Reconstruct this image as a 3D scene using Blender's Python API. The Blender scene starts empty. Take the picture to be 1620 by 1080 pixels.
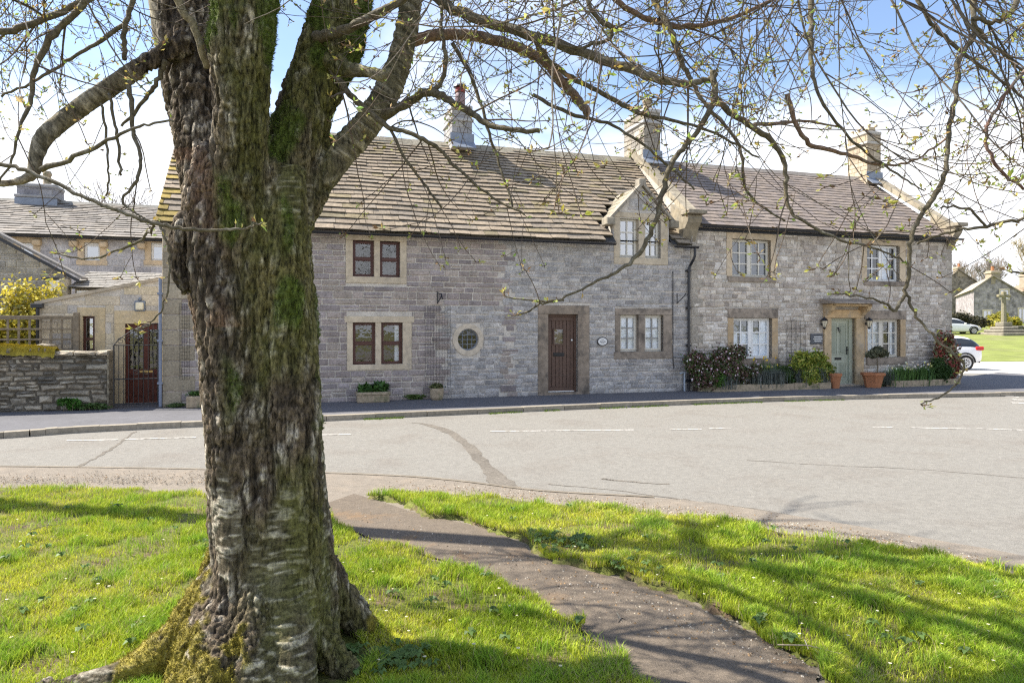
import bpy, math, random
import numpy as np
from mathutils import Vector, Matrix
R = math.radians
rnd = random.Random(7)
nr = np.random.default_rng(11)
scene = bpy.context.scene
COL = scene.collection
# ------------------------------------------------------------------ camera
CAMZ, F, CX, HY = 1.7, 1080.0, 810.0, 518.0      # focal length in photo pixels, horizon row
cd = bpy.data.cameras.new('camera'); cam = bpy.data.objects.new('camera', cd); COL.objects.link(cam)
cd.sensor_width = 36; cd.lens = 24; cd.shift_y = -(540-HY)/1620.0
cam.location = (0, 0, CAMZ); cam.rotation_euler = (R(90), 0, 0)
cd.clip_end = 3000; cd.clip_start = 0.05
scene.camera = cam
scene.view_settings.view_transform = 'Standard'; scene.view_settings.look = 'None'
scene.render.engine = 'CYCLES'; scene.cycles.use_denoising = False; scene.cycles.filter_width = 1.25; scene.cycles.sample_clamp_indirect = 4
scene.view_settings.gamma = 1; scene.view_settings.exposure = 1.2
# ------------------------------------------------------------------ sun + sky
SUN_AZ = R(180-12)       # direction towards the sun, counter-clockwise from +X
SUN_EL = R(49)
ts = Vector((math.cos(SUN_EL)*math.cos(SUN_AZ), math.cos(SUN_EL)*math.sin(SUN_AZ), math.sin(SUN_EL)))
sd = bpy.data.lights.new('sun', 'SUN'); sd.energy = 4.9; sd.angle = R(0.4); sd.color = (1.0, 0.93, 0.82)
so = bpy.data.objects.new('sun', sd); COL.objects.link(so); so.rotation_euler = ts.to_track_quat('Z', 'Y').to_euler()
so.location = (0, 0, 30)
world = bpy.data.worlds.new('World'); scene.world = world; world.use_nodes = True
wn = world.node_tree; wn.nodes.clear()
def N(t, typ, **kw):
    n = t.nodes.new(typ)
    for k, v in kw.items(): setattr(n, k, v)
    return n
wo = N(wn, 'ShaderNodeOutputWorld'); bg = N(wn, 'ShaderNodeBackground'); bg.inputs[1].default_value = 0.115
sky = N(wn, 'ShaderNodeTexSky', sky_type='NISHITA'); sky.sun_disc = False
sky.sun_elevation = SUN_EL; sky.sun_rotation = R(90) - SUN_AZ
sky.air_density = 1.0; sky.dust_density = 0.6; sky.ozone_density = 1.5
tc = N(wn, 'ShaderNodeTexCoord'); sep = N(wn, 'ShaderNodeSeparateXYZ'); wn.links.new(tc.outputs['Generated'], sep.inputs[0])
zc = N(wn, 'ShaderNodeMath', operation='MAXIMUM'); wn.links.new(sep.outputs[2], zc.inputs[0]); zc.inputs[1].default_value = 0.0
za = N(wn, 'ShaderNodeMath', operation='ADD'); wn.links.new(zc.outputs[0], za.inputs[0]); za.inputs[1].default_value = 0.22
dx = N(wn, 'ShaderNodeMath', operation='DIVIDE'); wn.links.new(sep.outputs[0], dx.inputs[0]); wn.links.new(za.outputs[0], dx.inputs[1])
dy = N(wn, 'ShaderNodeMath', operation='DIVIDE'); wn.links.new(sep.outputs[1], dy.inputs[0]); wn.links.new(za.outputs[0], dy.inputs[1])
cmb = N(wn, 'ShaderNodeCombineXYZ'); wn.links.new(dx.outputs[0], cmb.inputs[0]); wn.links.new(dy.outputs[0], cmb.inputs[1])
cn = N(wn, 'ShaderNodeTexNoise'); cn.inputs['Scale'].default_value = 1.15; cn.inputs['Detail'].default_value = 7; cn.inputs['Roughness'].default_value = 0.52
cn.inputs['Distortion'].default_value = 0.25
wn.links.new(cmb.outputs[0], cn.inputs['Vector'])
# cloud amount = noise + bank near the horizon
hz = N(wn, 'ShaderNodeMapRange'); hz.inputs['From Min'].default_value = 0.14; hz.inputs['From Max'].default_value = 0.34
hz.inputs['To Min'].default_value = 0.30; hz.inputs['To Max'].default_value = -0.04
wn.links.new(sep.outputs[2], hz.inputs['Value'])
ad = N(wn, 'ShaderNodeMath', operation='ADD'); wn.links.new(cn.outputs[0], ad.inputs[0]); wn.links.new(hz.outputs[0], ad.inputs[1])
mr = N(wn, 'ShaderNodeMapRange', interpolation_type='SMOOTHSTEP'); mr.inputs['From Min'].default_value = 0.40; mr.inputs['From Max'].default_value = 0.70
wn.links.new(ad.outputs[0], mr.inputs['Value'])
n2 = N(wn, 'ShaderNodeTexNoise'); n2.inputs['Scale'].default_value = 2.2; n2.inputs['Detail'].default_value = 5
wn.links.new(cmb.outputs[0], n2.inputs['Vector'])
cr = N(wn, 'ShaderNodeMix', data_type='RGBA'); cr.inputs['A'].default_value = (4.0, 4.35, 5.0, 1); cr.inputs['B'].default_value = (6.9, 6.85, 6.8, 1)
wn.links.new(n2.outputs[0], cr.inputs['Factor'])
bl = N(wn, 'ShaderNodeMix', data_type='RGBA', blend_type='MULTIPLY'); bl.inputs['Factor'].default_value = 1.0
bl.inputs['B'].default_value = (1.02, 0.99, 1.0, 1); wn.links.new(sky.outputs[0], bl.inputs['A'])
mx = N(wn, 'ShaderNodeMix', data_type='RGBA'); wn.links.new(mr.outputs[0], mx.inputs['Factor'])
wn.links.new(bl.outputs['Result'], mx.inputs['A']); wn.links.new(cr.outputs['Result'], mx.inputs['B'])
wn.links.new(mx.outputs['Result'], bg.inputs[0]); wn.links.new(bg.outputs[0], wo.inputs[0])

# ------------------------------------------------------------------ geometry helpers
def P(px, py, d): return Vector(((px-CX)*d/F, d, CAMZ-(py-HY)*d/F))
def G(px, py, z=0.0):
    d = (CAMZ-z)*F/(py-HY); return Vector(((px-CX)*d/F, d, z))
AY = CAMZ*F/106.0; AX = 80.0/F*AY
TH = math.atan2(1080, 3400); CT, ST = math.cos(TH), math.sin(TH)
def L(px, py, n=0.0):      # photo pixel -> (s, z) on the plane n metres behind the facade line
    a = (px-CX)/F; c = (HY-py)/F
    t = (n - AX*ST + AY*CT)/(CT-a*ST)
    return ((a*t-AX)*CT+(t-AY)*ST, CAMZ+c*t)
def LS(px, n=0.0): return L(px, 518, n)[0]
def W(s, n, z=0.0): return Vector((AX+s*CT-n*ST, AY+s*ST+n*CT, z))

def hashn(i, j, k, seed=0):
    h = (i.astype(np.int64)*374761393 + j.astype(np.int64)*668265263 + k.astype(np.int64)*1274126177 + seed*974711) & 0xffffffff
    h = ((h ^ (h >> 13))*1103515245) & 0xffffffff
    h = ((h ^ (h >> 16))*2246822519) & 0xffffffff
    return ((h ^ (h >> 15)) & 0xffffff)/float(0xffffff)
def vn(p, seed=0):
    i = np.floor(p).astype(np.int64); f = p-i; f = f*f*(3-2*f)
    x, y, z = i[:, 0], i[:, 1], i[:, 2]; fx, fy, fz = f[:, 0], f[:, 1], f[:, 2]
    def h(a, b, c): return hashn(x+a, y+b, z+c, seed)
    return ((h(0,0,0)*(1-fx)+h(1,0,0)*fx)*(1-fy)+(h(0,1,0)*(1-fx)+h(1,1,0)*fx)*fy)*(1-fz) + \
           ((h(0,0,1)*(1-fx)+h(1,0,1)*fx)*(1-fy)+(h(0,1,1)*(1-fx)+h(1,1,1)*fx)*fy)*fz
def fbm(p, o=3, seed=0):
    s = 0; a = 1; t = 0
    for q in range(o):
        s = s+a*vn(p*(2.03**q), seed+q*17); t += a; a *= .5
    return s/t
def sst(a, b, x):
    t = np.clip((x-a)/(b-a), 0, 1); return t*t*(3-2*t)

class MB:
    def __init__(s): s.v = []; s.f = []; s.c = []; s.m = []; s.cur = 0; s.col = (1, 1, 1)
    def vert(s, p, c=None): s.v.append(tuple(p)); s.c.append(c or s.col); return len(s.v)-1
    def face(s, idx): s.f.append(tuple(idx)); s.m.append(s.cur)
    def poly(s, pts, c=None): s.face([s.vert(p, c) for p in pts])
    def box(s, x0, x1, y0, y1, z0, z1, c=None, b=0.0):
        if b <= 0:
            i = [s.vert(p, c) for p in ((x0,y0,z0),(x1,y0,z0),(x1,y1,z0),(x0,y1,z0),(x0,y0,z1),(x1,y0,z1),(x1,y1,z1),(x0,y1,z1))]
            for q in ((0,3,2,1),(4,5,6,7),(0,1,5,4),(1,2,6,5),(2,3,7,6),(3,0,4,7)): s.face([i[k] for k in q])
            return
        # chamfered box
        idx = {}
        for ax in range(3):
            for sx in (0, 1):
                for sy in (0, 1):
                    for sz in (0, 1):
                        p = [x0 if not sx else x1, y0 if not sy else y1, z0 if not sz else z1]; sg = (sx, sy, sz)
                        for a2 in range(3):
                            if a2 != ax: p[a2] += b if not sg[a2] else -b
                        idx[(ax, sx, sy, sz)] = s.vert(p, c)
        def I(ax, a, b_, c_): return idx[(ax, a, b_, c_)]
        s.face([I(0,0,0,0), I(0,0,0,1), I(0,0,1,1), I(0,0,1,0)]); s.face([I(0,1,0,0), I(0,1,1,0), I(0,1,1,1), I(0,1,0,1)])
        s.face([I(1,0,0,0), I(1,1,0,0), I(1,1,0,1), I(1,0,0,1)]); s.face([I(1,0,1,0), I(1,0,1,1), I(1,1,1,1), I(1,1,1,0)])
        s.face([I(2,0,0,0), I(2,0,1,0), I(2,1,1,0), I(2,1,0,0)]); s.face([I(2,0,0,1), I(2,1,0,1), I(2,1,1,1), I(2,0,1,1)])
        for a in (0, 1):
            for b_ in (0, 1):
                s.face([I(0,a,b_,0), I(0,a,b_,1), I(1,a,b_,1), I(1,a,b_,0)])
                s.face([I(0,a,0,b_), I(0,a,1,b_), I(2,a,1,b_), I(2,a,0,b_)])
                s.face([I(1,0,a,b_), I(1,1,a,b_), I(2,1,a,b_), I(2,0,a,b_)])
        for sx in (0, 1):
            for sy in (0, 1):
                for sz in (0, 1): s.face([I(0,sx,sy,sz), I(1,sx,sy,sz), I(2,sx,sy,sz)])
    def prism(s, pts, y0, y1, c=None, axis='y'):      # polygon in two axes, extruded along the third
        def mk(p, t):
            if axis == 'y': return (p[0], t, p[1])
            if axis == 'x': return (t, p[0], p[1])
            return (p[0], p[1], t)
        a = [s.vert(mk(p, y0), c) for p in pts]; b = [s.vert(mk(p, y1), c) for p in pts]
        s.face(a); s.face(b[::-1]); n = len(pts)
        for i in range(n): s.face([a[i], b[i], b[(i+1) % n], a[(i+1) % n]])
    def tube(s, pts, rad, n=6, c=None, cap=True, jit=0.0):
        pts = [Vector(p) for p in pts]
        if not hasattr(rad, '__len__'): rad = [rad]*len(pts)
        prev = None; rings = []
        up = Vector((0, 0, 1))
        for i, p in enumerate(pts):
            d = (pts[min(i+1, len(pts)-1)]-pts[max(i-1, 0)])
            if d.length < 1e-9: d = Vector((0, 0, 1))
            d.normalize()
            if prev is None:
                u = d.cross(up if abs(d.z) < .95 else Vector((1, 0, 0))).normalized()
            else:
                u = (prev-d*prev.dot(d))
                u = u.normalized() if u.length > 1e-6 else d.orthogonal().normalized()
            prev = u; w = d.cross(u)
            ring = []
            for k in range(n):
                a = 2*math.pi*k/n; r = rad[i]*(1+(rnd.uniform(-jit, jit) if jit else 0))
                ring.append(s.vert(p+u*(math.cos(a)*r)+w*(math.sin(a)*r), c))
            rings.append(ring)
        for i in range(len(rings)-1):
            a, b = rings[i], rings[i+1]
            for k in range(n): s.face([a[k], a[(k+1) % n], b[(k+1) % n], b[k]])
        if cap: s.face(rings[0][::-1]); s.face(rings[-1])
    def lathe(s, prof, cx=0, cy=0, n=16, c=None, z0=0):
        rings = []
        for r, z in prof:
            rings.append([s.vert((cx+r*math.cos(2*math.pi*k/n), cy+r*math.sin(2*math.pi*k/n), z0+z), c) for k in range(n)])
        for i in range(len(rings)-1):
            a, b = rings[i], rings[i+1]
            for k in range(n): s.face([a[k], a[(k+1) % n], b[(k+1) % n], b[k]])
        s.face(rings[0][::-1]); s.face(rings[-1])
    def stone(s, x0, x1, z0, z1, yb, yf, c, j=.008, bev=.012):
        """a roughly squared stone whose face is at y=yf (in front, smaller) and whose back is at y=yb"""
        J = lambda: rnd.uniform(-j, j)
        o = [(x0+J(), z0+J()), (x1+J(), z0+J()), (x1+J(), z1+J()), (x0+J(), z1+J())]
        cx, cz = (x0+x1)/2, (z0+z1)/2
        bx = min(bev, (x1-x0)*.3); bz = min(bev, (z1-z0)*.3)
        bk = [s.vert((p[0], yb, p[1]), c) for p in o]
        mid = [s.vert((p[0], yf+.45*(yb-yf), p[1]), c) for p in o]
        fr = [s.vert((p[0]+(bx if p[0] < cx else -bx), yf+rnd.uniform(0, .35)*(yb-yf)*.5, p[1]+(bz if p[1] < cz else -bz)), c) for p in o]
        ce = s.vert((cx+J(), yf-abs(yb-yf)*rnd.uniform(0, .25), cz+J()), c)
        for a, b in ((bk, mid), (mid, fr)):
            for k in range(4): s.face([a[k], a[(k+1) % 4], b[(k+1) % 4], b[k]])
        for k in range(4): s.face([fr[k], fr[(k+1) % 4], ce])
    def build(s, name, mats, parent=None, smooth=False, loc=None, rot=None):
        me = bpy.data.meshes.new(name); me.from_pydata(s.v, [], s.f)
        if not isinstance(mats, (list, tuple)): mats = [mats]
        for m in mats: me.materials.append(m)
        if len(mats) > 1: me.polygons.foreach_set('material_index', s.m)
        at = me.color_attributes.new('Col', 'FLOAT_COLOR', 'POINT')
        c = np.ones((len(s.v), 4), np.float32); 
        if len(s.v): c[:, :3] = np.array(s.c, np.float32)
        at.data.foreach_set('color', c.ravel())
        if smooth: me.polygons.foreach_set('use_smooth', [True]*len(me.polygons))
        me.update()
        o = bpy.data.objects.new(name, me); COL.objects.link(o)
        if parent is not None: o.parent = parent
        if loc is not None: o.location = loc
        if rot is not None: o.rotation_euler = rot
        return o
def tag(o, label=None, cat=None, group=None, kind=None):
    if label: o['label'] = label
    if cat: o['category'] = cat
    if group: o['group'] = group
    if kind: o['kind'] = kind
    return o
def thing(name, label, cat, loc=(0, 0, 0), rz=0, group=None):
    o = bpy.data.objects.new(name, None); COL.objects.link(o); o.empty_display_size = .2
    o.location = loc; o.rotation_euler = (0, 0, rz)
    return tag(o, label, cat, group)
def FT(name, label, cat, s=0, n=0, z=0, group=None):    # a thing in the facade frame
    return thing(name, label, cat, W(s, n, z), TH, group)
def dup(o, loc=None, rz=None, label=None):
    c = o.copy(); COL.objects.link(c)
    if loc is not None: c.location = loc
    if rz is not None: c.rotation_euler = (0, 0, rz)
    if label: c['label'] = label
    for ch in list(o.children):
        k = dup(ch); k.parent = c
    return c

# ------------------------------------------------------------------ materials
def MAT(name, col, rough=.85, ns=14, amp=.25, bump=.3, bs=60, vcol=False, metal=0, big=0.0, col2=None, c2s=3.0, c2lo=.5, c2hi=.65, spec=.3, trans=0, dist=.01, ao=False):
    m = bpy.data.materials.new(name); m.use_nodes = True; t = m.node_tree
    b = t.nodes['Principled BSDF']; b.inputs['Roughness'].default_value = rough; b.inputs['Metallic'].default_value = metal
    b.inputs['Specular IOR Level'].default_value = spec
    tc = N(t, 'ShaderNodeTexCoord')
    base = N(t, 'ShaderNodeRGB'); base.outputs[0].default_value = (*col, 1); out = base.outputs[0]
    def mixc(bt, a, bb, fac):
        x = N(t, 'ShaderNodeMix', data_type='RGBA', blend_type=bt)
        if hasattr(fac, 'node'): t.links.new(fac, x.inputs['Factor'])
        else: x.inputs['Factor'].default_value = fac
        for inp, s_ in (('A', a), ('B', bb)):
            if hasattr(s_, 'node'): t.links.new(s_, x.inputs[inp])
            else: x.inputs[inp].default_value = (*s_, 1)
        return x.outputs['Result']
    def noise(sc, det=4, ro=.6):
        x = N(t, 'ShaderNodeTexNoise'); x.inputs['Scale'].default_value = sc; x.inputs['Detail'].default_value = det; x.inputs['Roughness'].default_value = ro
        t.links.new(tc.outputs['Object'], x.inputs['Vector']); return x.outputs[0]
    def rng(src, a, b_, c_, d_):
        x = N(t, 'ShaderNodeMapRange'); t.links.new(src, x.inputs['Value'])
        for k, v in zip(('From Min', 'From Max', 'To Min', 'To Max'), (a, b_, c_, d_)): x.inputs[k].default_value = v
        return x.outputs[0]
    def grey(src):
        x = N(t, 'ShaderNodeCombineColor'); [t.links.new(src, x.inputs[i]) for i in range(3)]; return x.outputs[0]
    if vcol:
        vc = N(t, 'ShaderNodeAttribute', attribute_name='Col')
        out = mixc('MULTIPLY', out, vc.outputs['Color'], 1.0)
    if col2 is not None:
        out = mixc('MIX', out, col2, rng(noise(c2s, 6, .65), c2lo, c2hi, 0, 1))
    if amp: out = mixc('MULTIPLY', out, grey(rng(noise(ns), .3, .7, 1-amp, 1+amp)), 1.0)
    if big: out = mixc('MULTIPLY', out, grey(rng(noise(ns*.12, 3), .3, .7, 1-big, 1+big)), 1.0)
    t.links.new(out, b.inputs['Base Color'])
    if bump:
        bp = N(t, 'ShaderNodeBump'); bp.inputs['Strength'].default_value = bump; bp.inputs['Distance'].default_value = dist
        t.links.new(noise(bs, 5, .65), bp.inputs['Height']); t.links.new(bp.outputs[0], b.inputs['Normal'])
    if trans:
        tr = N(t, 'ShaderNodeBsdfTranslucent'); t.links.new(out, tr.inputs[0]); mxs = N(t, 'ShaderNodeMixShader'); mxs.inputs[0].default_value = trans
        t.links.new(b.outputs[0], mxs.inputs[1]); t.links.new(tr.outputs[0], mxs.inputs[2])
        t.links.new(mxs.outputs[0], t.nodes['Material Output'].inputs[0])
    return m
def GLASS(name, fac=.3, tint=(.9, .95, 1.0)):
    m = bpy.data.materials.new(name); m.use_nodes = True; t = m.node_tree; t.nodes.remove(t.nodes['Principled BSDF'])
    tr = N(t, 'ShaderNodeBsdfTransparent'); tr.inputs[0].default_value = (*tint, 1)
    gl = N(t, 'ShaderNodeBsdfAnisotropic'); gl.inputs['Roughness'].default_value = .015; gl.inputs[0].default_value = (.95, .97, 1, 1)
    tcn = N(t, 'ShaderNodeTexCoord'); nz = N(t, 'ShaderNodeTexNoise'); nz.inputs['Scale'].default_value = 6; t.links.new(tcn.outputs['Object'], nz.inputs['Vector'])
    bp = N(t, 'ShaderNodeBump'); bp.inputs['Strength'].default_value = .12; bp.inputs['Distance'].default_value = .02
    t.links.new(nz.outputs[0], bp.inputs['Height']); t.links.new(bp.outputs[0], gl.inputs['Normal'])
    ms = N(t, 'ShaderNodeMixShader'); ms.inputs[0].default_value = fac
    t.links.new(tr.outputs[0], ms.inputs[1]); t.links.new(gl.outputs[0], ms.inputs[2]); t.links.new(ms.outputs[0], t.nodes['Material Output'].inputs[0])
    return m
m_stone = MAT('stone', (1, 1, 1), .9, 26, .28, .6, 45, vcol=True, big=.14, dist=.012)
m_lime = MAT('limestone', (1, 1, 1), .9, 40, .36, .9, 38, vcol=True, big=.2, dist=.02)
m_mortar = MAT('mortar', (.54, .50, .44), .95, 30, .25, .5, 80, big=.2)
m_mortar2 = MAT('lime_mortar', (.50, .46, .40), .95, 30, .3, .6, 80, big=.25)
m_dress = MAT('dressed_gritstone', (.56, .49, .39), .85, 9, .16, .25, 120, vcol=True, big=.15, col2=(.38, .33, .26), c2s=2.2, c2lo=.52, c2hi=.75)
m_cope = MAT('coping_stone', (.30, .27, .22), .88, 9, .25, .4, 90, vcol=True, big=.25, col2=(.22, .20, .16), c2s=4, c2lo=.5, c2hi=.7)
m_dressd = MAT('weathered_gritstone', (.30, .25, .20), .88, 8, .25, .35, 110, vcol=True, big=.25, col2=(.14, .12, .10), c2s=2.5)
m_slate = MAT('stone_slate', (1, 1, 1), .82, 16, .28, .55, 50, vcol=True, big=.16, col2=(.20, .18, .13), c2s=7, c2lo=.60, c2hi=.80)
m_slate2 = MAT('stone_slate_fine', (1, 1, 1), .8, 16, .2, .4, 50, vcol=True, big=.1)
m_lead = MAT('lead', (.22, .25, .30), .5, 10, .15, .2, 30, metal=.3)
m_black = MAT('black_paint', (.012, .014, .02), .35, 10, .1, .05, 80, spec=.5)
m_iron = MAT('wrought_iron', (.03, .03, .03), .5, 10, .2, .2, 80)
m_brownw = MAT('brown_window_paint', (.085, .028, .02), .4, 20, .15, .1, 60, spec=.5)
m_white = MAT('cream_paint', (.66, .63, .55), .45, 12, .05, .08, 60, spec=.5)
m_pvc = MAT('white_paint', (.8, .8, .78), .4, 12, .04, .05, 60, spec=.5)
m_door = MAT('brown_door_paint', (.115, .068, .048), .55, 12, .18, .2, 60, spec=.4)
m_sage = MAT('sage_green_paint', (.44, .47, .37), .5, 12, .06, .1, 60, spec=.4)
m_saged = MAT('sage_green_moulding', (.31, .34, .26), .5, 12, .06, .1, 60, spec=.4)
m_glass = GLASS('window_glass', .42)
m_glassb = GLASS('window_glass_plain', .13)
m_dark = MAT('dark_room', (.02, .018, .016), .9, 4, .3, 0)
m_bar = MAT('shaded_cream_bar', (.30, .29, .27), .5, 12, .05, .05, 60)  # cream bars toned grey: their shade against the white blind is painted in
m_netg = MAT('grey_blind', (.13, .135, .145), .9, 9, .12, .15, 30)
m_net = MAT('net_curtain', (.92, .91, .90), .9, 9, .06, .15, 30)
m_asph = MAT('asphalt', (.214, .204, .182), .92, 110, .32, .8, 240, big=.12, col2=(.188, .172, .150), c2s=.9, c2lo=.50, c2hi=.72, dist=.008)
m_asph2 = MAT('old_asphalt', (.205, .178, .145), .93, 90, .32, .9, 160, big=.12, col2=(.25, .21, .165), c2s=2.6, c2lo=.5, c2hi=.7, dist=.006)
m_pave = MAT('footway_asphalt', (.12, .12, .13), .9, 8, .12, .5, 220, big=.12, dist=.004)
m_kerb = MAT('kerb_stone', (.27, .245, .205), .9, 14, .2, .4, 80, vcol=True)
m_patch = MAT('patch_asphalt', (.15, .134, .112), .93, 22, .3, .9, 130, big=.15, dist=.008)
m_line = MAT('road_paint', (.55, .53, .49), .75, 40, .2, .3, 120, col2=(.24, .22, .19), c2s=11, c2lo=.46, c2hi=.62)
m_soil = MAT('soil', (.085, .062, .042), .95, 18, .4, .9, 60)
m_lawn = MAT('turf', (.12, .135, .03), .95, 45, .5, 1.0, 60, col2=(.12, .085, .055), c2s=4.5, c2lo=.48, c2hi=.62, big=.2)
m_far = MAT('meadow', (.17, .16, .06), .95, .6, .2, 0)
m_gravel = MAT('pale_gravel', (.52, .49, .44), .95, 25, .2, .6, 90)
m_grass = MAT('grass_blades', (1, 1, 1), .6, 3, 0, 0, vcol=True, trans=.32, spec=.3)
m_leaf = MAT('leaf', (1, 1, 1), .55, 3, 0, 0, vcol=True, trans=.3, spec=.3)
m_petal = MAT('petal', (1, 1, 1), .7, 3, 0, 0, vcol=True, trans=.25)
m_moss = MAT('moss', (1, 1, 1), .95, 40, .3, .5, 120, vcol=True)
m_twig = MAT('twig_bark', (1, 1, 1), .8, 60, .45, .6, 120, vcol=True, col2=(.20, .19, .15), c2s=14, c2lo=.52, c2hi=.7)
m_terra = MAT('terracotta', (.40, .17, .08), .85, 12, .2, .3, 80, col2=(.42, .30, .2), c2s=5, c2lo=.6, c2hi=.8)
m_trough = MAT('trough_stone', (.36, .29, .20), .9, 14, .25, .6, 50, col2=(.18, .17, .10), c2s=5)
m_carw = MAT('white_car_paint', (.78, .79, .80), .25, 5, 0, 0, spec=.6)
m_carg = MAT('car_glass', (.02, .025, .03), .08, 5, 0, 0, spec=.8)
m_tyre = MAT('tyre', (.02, .02, .02), .8, 20, .2, .2)
m_rim = MAT('alloy', (.55, .56, .58), .35, 20, 0, 0, metal=.7)
m_red = MAT('red_lens', (.5, .02, .02), .25, 20, .1, 0, spec=.6)
m_redm = MAT('red_enamel', (.22, .04, .03), .5, 20, .2, .1)
m_wood = MAT('weathered_timber', (.20, .165, .12), .85, 12, .3, .4, 60)
m_dwood = MAT('red_brown_timber', (.11, .03, .018), .5, 12, .2, .2, 60)
m_lampg = MAT('frosted_lamp_glass', (.75, .68, .5), .3, 6, .1, 0, spec=.6)
m_plaq = MAT('plaque_white', (.72, .72, .70), .4, 10, .04, 0)
m_ink = MAT('plaque_ink', (.10, .11, .13), .6, 10, 0, 0)
m_rslate = MAT('blue_slate', (.10, .105, .115), .7, 14, .2, .3, 60, vcol=False)
m_rub = MAT('rubble_wall', (1, 1, 1), .92, 20, .35, .8, 12, vcol=True, big=.2, dist=.05)

# ================================================================== SETTING: ground, road, pavement
def inpoly(x, y, poly):
    ins = np.zeros(len(x), bool); j = len(poly)-1
    for i in range(len(poly)):
        xi, yi = poly[i]; xj, yj = poly[j]
        c = ((yi > y) != (yj > y)) & (x < (xj-xi)*(y-yi)/((yj-yi) if yj != yi else 1e-9)+xi)
        ins ^= c; j = i
    return ins
def smooth_line(pts, k=6):
    out = []
    n = len(pts)
    for i in range(n-1):
        p0 = pts[max(i-1, 0)]; p1 = pts[i]; p2 = pts[i+1]; p3 = pts[min(i+2, n-1)]
        for q in range(k):
            t = q/k
            out.append(tuple(.5*((2*p1[a])+(-p0[a]+p2[a])*t+(2*p0[a]-5*p1[a]+4*p2[a]-p3[a])*t*t+(-p0[a]+3*p1[a]-3*p2[a]+p3[a])*t**3) for a in range(len(p1))))
    out.append(tuple(pts[-1])); return out
def g2(px, py, z=0.0): v = G(px, py, z); return (v.x, v.y)
RZ = -.09
mb = MB()
for x0, x1, y0, y1 in ((-600, 600, -300, 900),):
    mb.poly([(x0, y0, -.14), (x1, y0, -.14), (x1, y1, -.14), (x0, y1, -.14)])
tag(mb.build('ground', m_far), kind='structure')
mb = MB(); n = 60
mb.poly([(-60, -20, RZ), (60, -20, RZ), (70, 62, RZ), (-60, 62, RZ)])
tag(mb.build('road', m_asph), kind='structure')
def sheet(name, outline, z, mat, thick=.0):
    mb = MB(); mb.prism(outline, z-thick, z, axis='z') if thick else mb.poly([(p[0], p[1], z) for p in outline])
    return tag(mb.build(name, mat), kind='structure')
# pavement in front of the houses (facade frame)
kerb = smooth_line([(-40, -4.2), (-20, -3.7), (-14, -3.5), (-11, -2.95), (-9.7, -2.62), (-5.9, -2.42), (-.9, -2.18), (3, -2.1), (6, -2.25), (8.9, -2.6), (11.5, -2.95), (13.8, -3.0), (16, -2.3), (18, -.5), (19, 2)], 5)
pave_out = [tuple(W(s, n)[:2]) for s, n in kerb] + [tuple(W(s, n)[:2]) for s, n in ((19, 3), (13.0, .6), (13.0, .2), (-9.2, .2), (-9.2, 1.4), (-40, 1.4))]
sheet('pavement', pave_out, 0.0, m_pave, .12)
mb = MB()
rnd.seed(5)
acc = 0
for i in range(len(kerb)-1):
    a, b = Vector(kerb[i]), Vector(kerb[i+1]); seg = b-a; k = max(1, int(seg.length/.8))
    nn = Vector((seg.y, -seg.x)).normalized()
    for q in range(k):
        p = a+seg*(q/k); r = a+seg*((q+1)/k); r = r-(r-p)*.012
        h = .012+rnd.uniform(-.006, .006); g = rnd.uniform(.85, 1.15); c = (g, g*.98, g*.93)
        pts = [(p.x, p.y), (r.x, r.y), (r.x+nn.x*.17, r.y+nn.y*.17), (p.x+nn.x*.17, p.y+nn.y*.17)]
        w3 = [W(x, y, h) for x, y in pts]; w2 = [W(x, y, RZ-.03) for x, y in pts]
        i3 = [mb.vert(v, c) for v in w3]; i2 = [mb.vert(v, c) for v in w2]
        mb.face(i3); 
        for e in range(4): mb.face([i2[e], i2[(e+1) % 4], i3[(e+1) % 4], i3[e]])
tag(mb.build('kerb', m_kerb), kind='structure')
# near apron of old asphalt between the road and the lawns, and the footpath
ap_far = smooth_line([g2(-700, 748, RZ), g2(-200, 744, RZ), g2(0, 743, RZ), g2(330, 748, RZ), g2(600, 757, RZ), g2(720, 766, RZ), g2(860, 783, RZ), g2(1080, 797, RZ), g2(1300, 830, RZ), g2(1480, 862, RZ), g2(1650, 895, RZ), (4.6, 3.9), (6.5, 2.2), (9, -1), (12, -6)], 5)
ap = ap_far + [(-2, -12), (-25, -12), (-25, ap_far[0][1])]
sheet('verge', ap, RZ+.045, m_asph2)
mb = MB(); 
for i in range(8, 34):       # flush kerb edging along the apron
    a, b = Vector(ap_far[i]), Vector(ap_far[i+1]); d = b-a; nn = Vector((-d.y, d.x)).normalized()*.028
    k = max(1, int(d.length/.6))
    for q in range(k):
        p = a+d*(q/k); r = a+d*((q+.985)/k); g = rnd.uniform(.6, .85)
        mb.poly([(p.x-nn.x, p.y-nn.y, RZ+.052), (r.x-nn.x, r.y-nn.y, RZ+.052), (r.x+nn.x, r.y+nn.y, RZ+.052), (p.x+nn.x, p.y+nn.y, RZ+.052)], (g, g*.95, g*.88))
tag(mb.build('edging', m_kerb), kind='structure')
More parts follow.
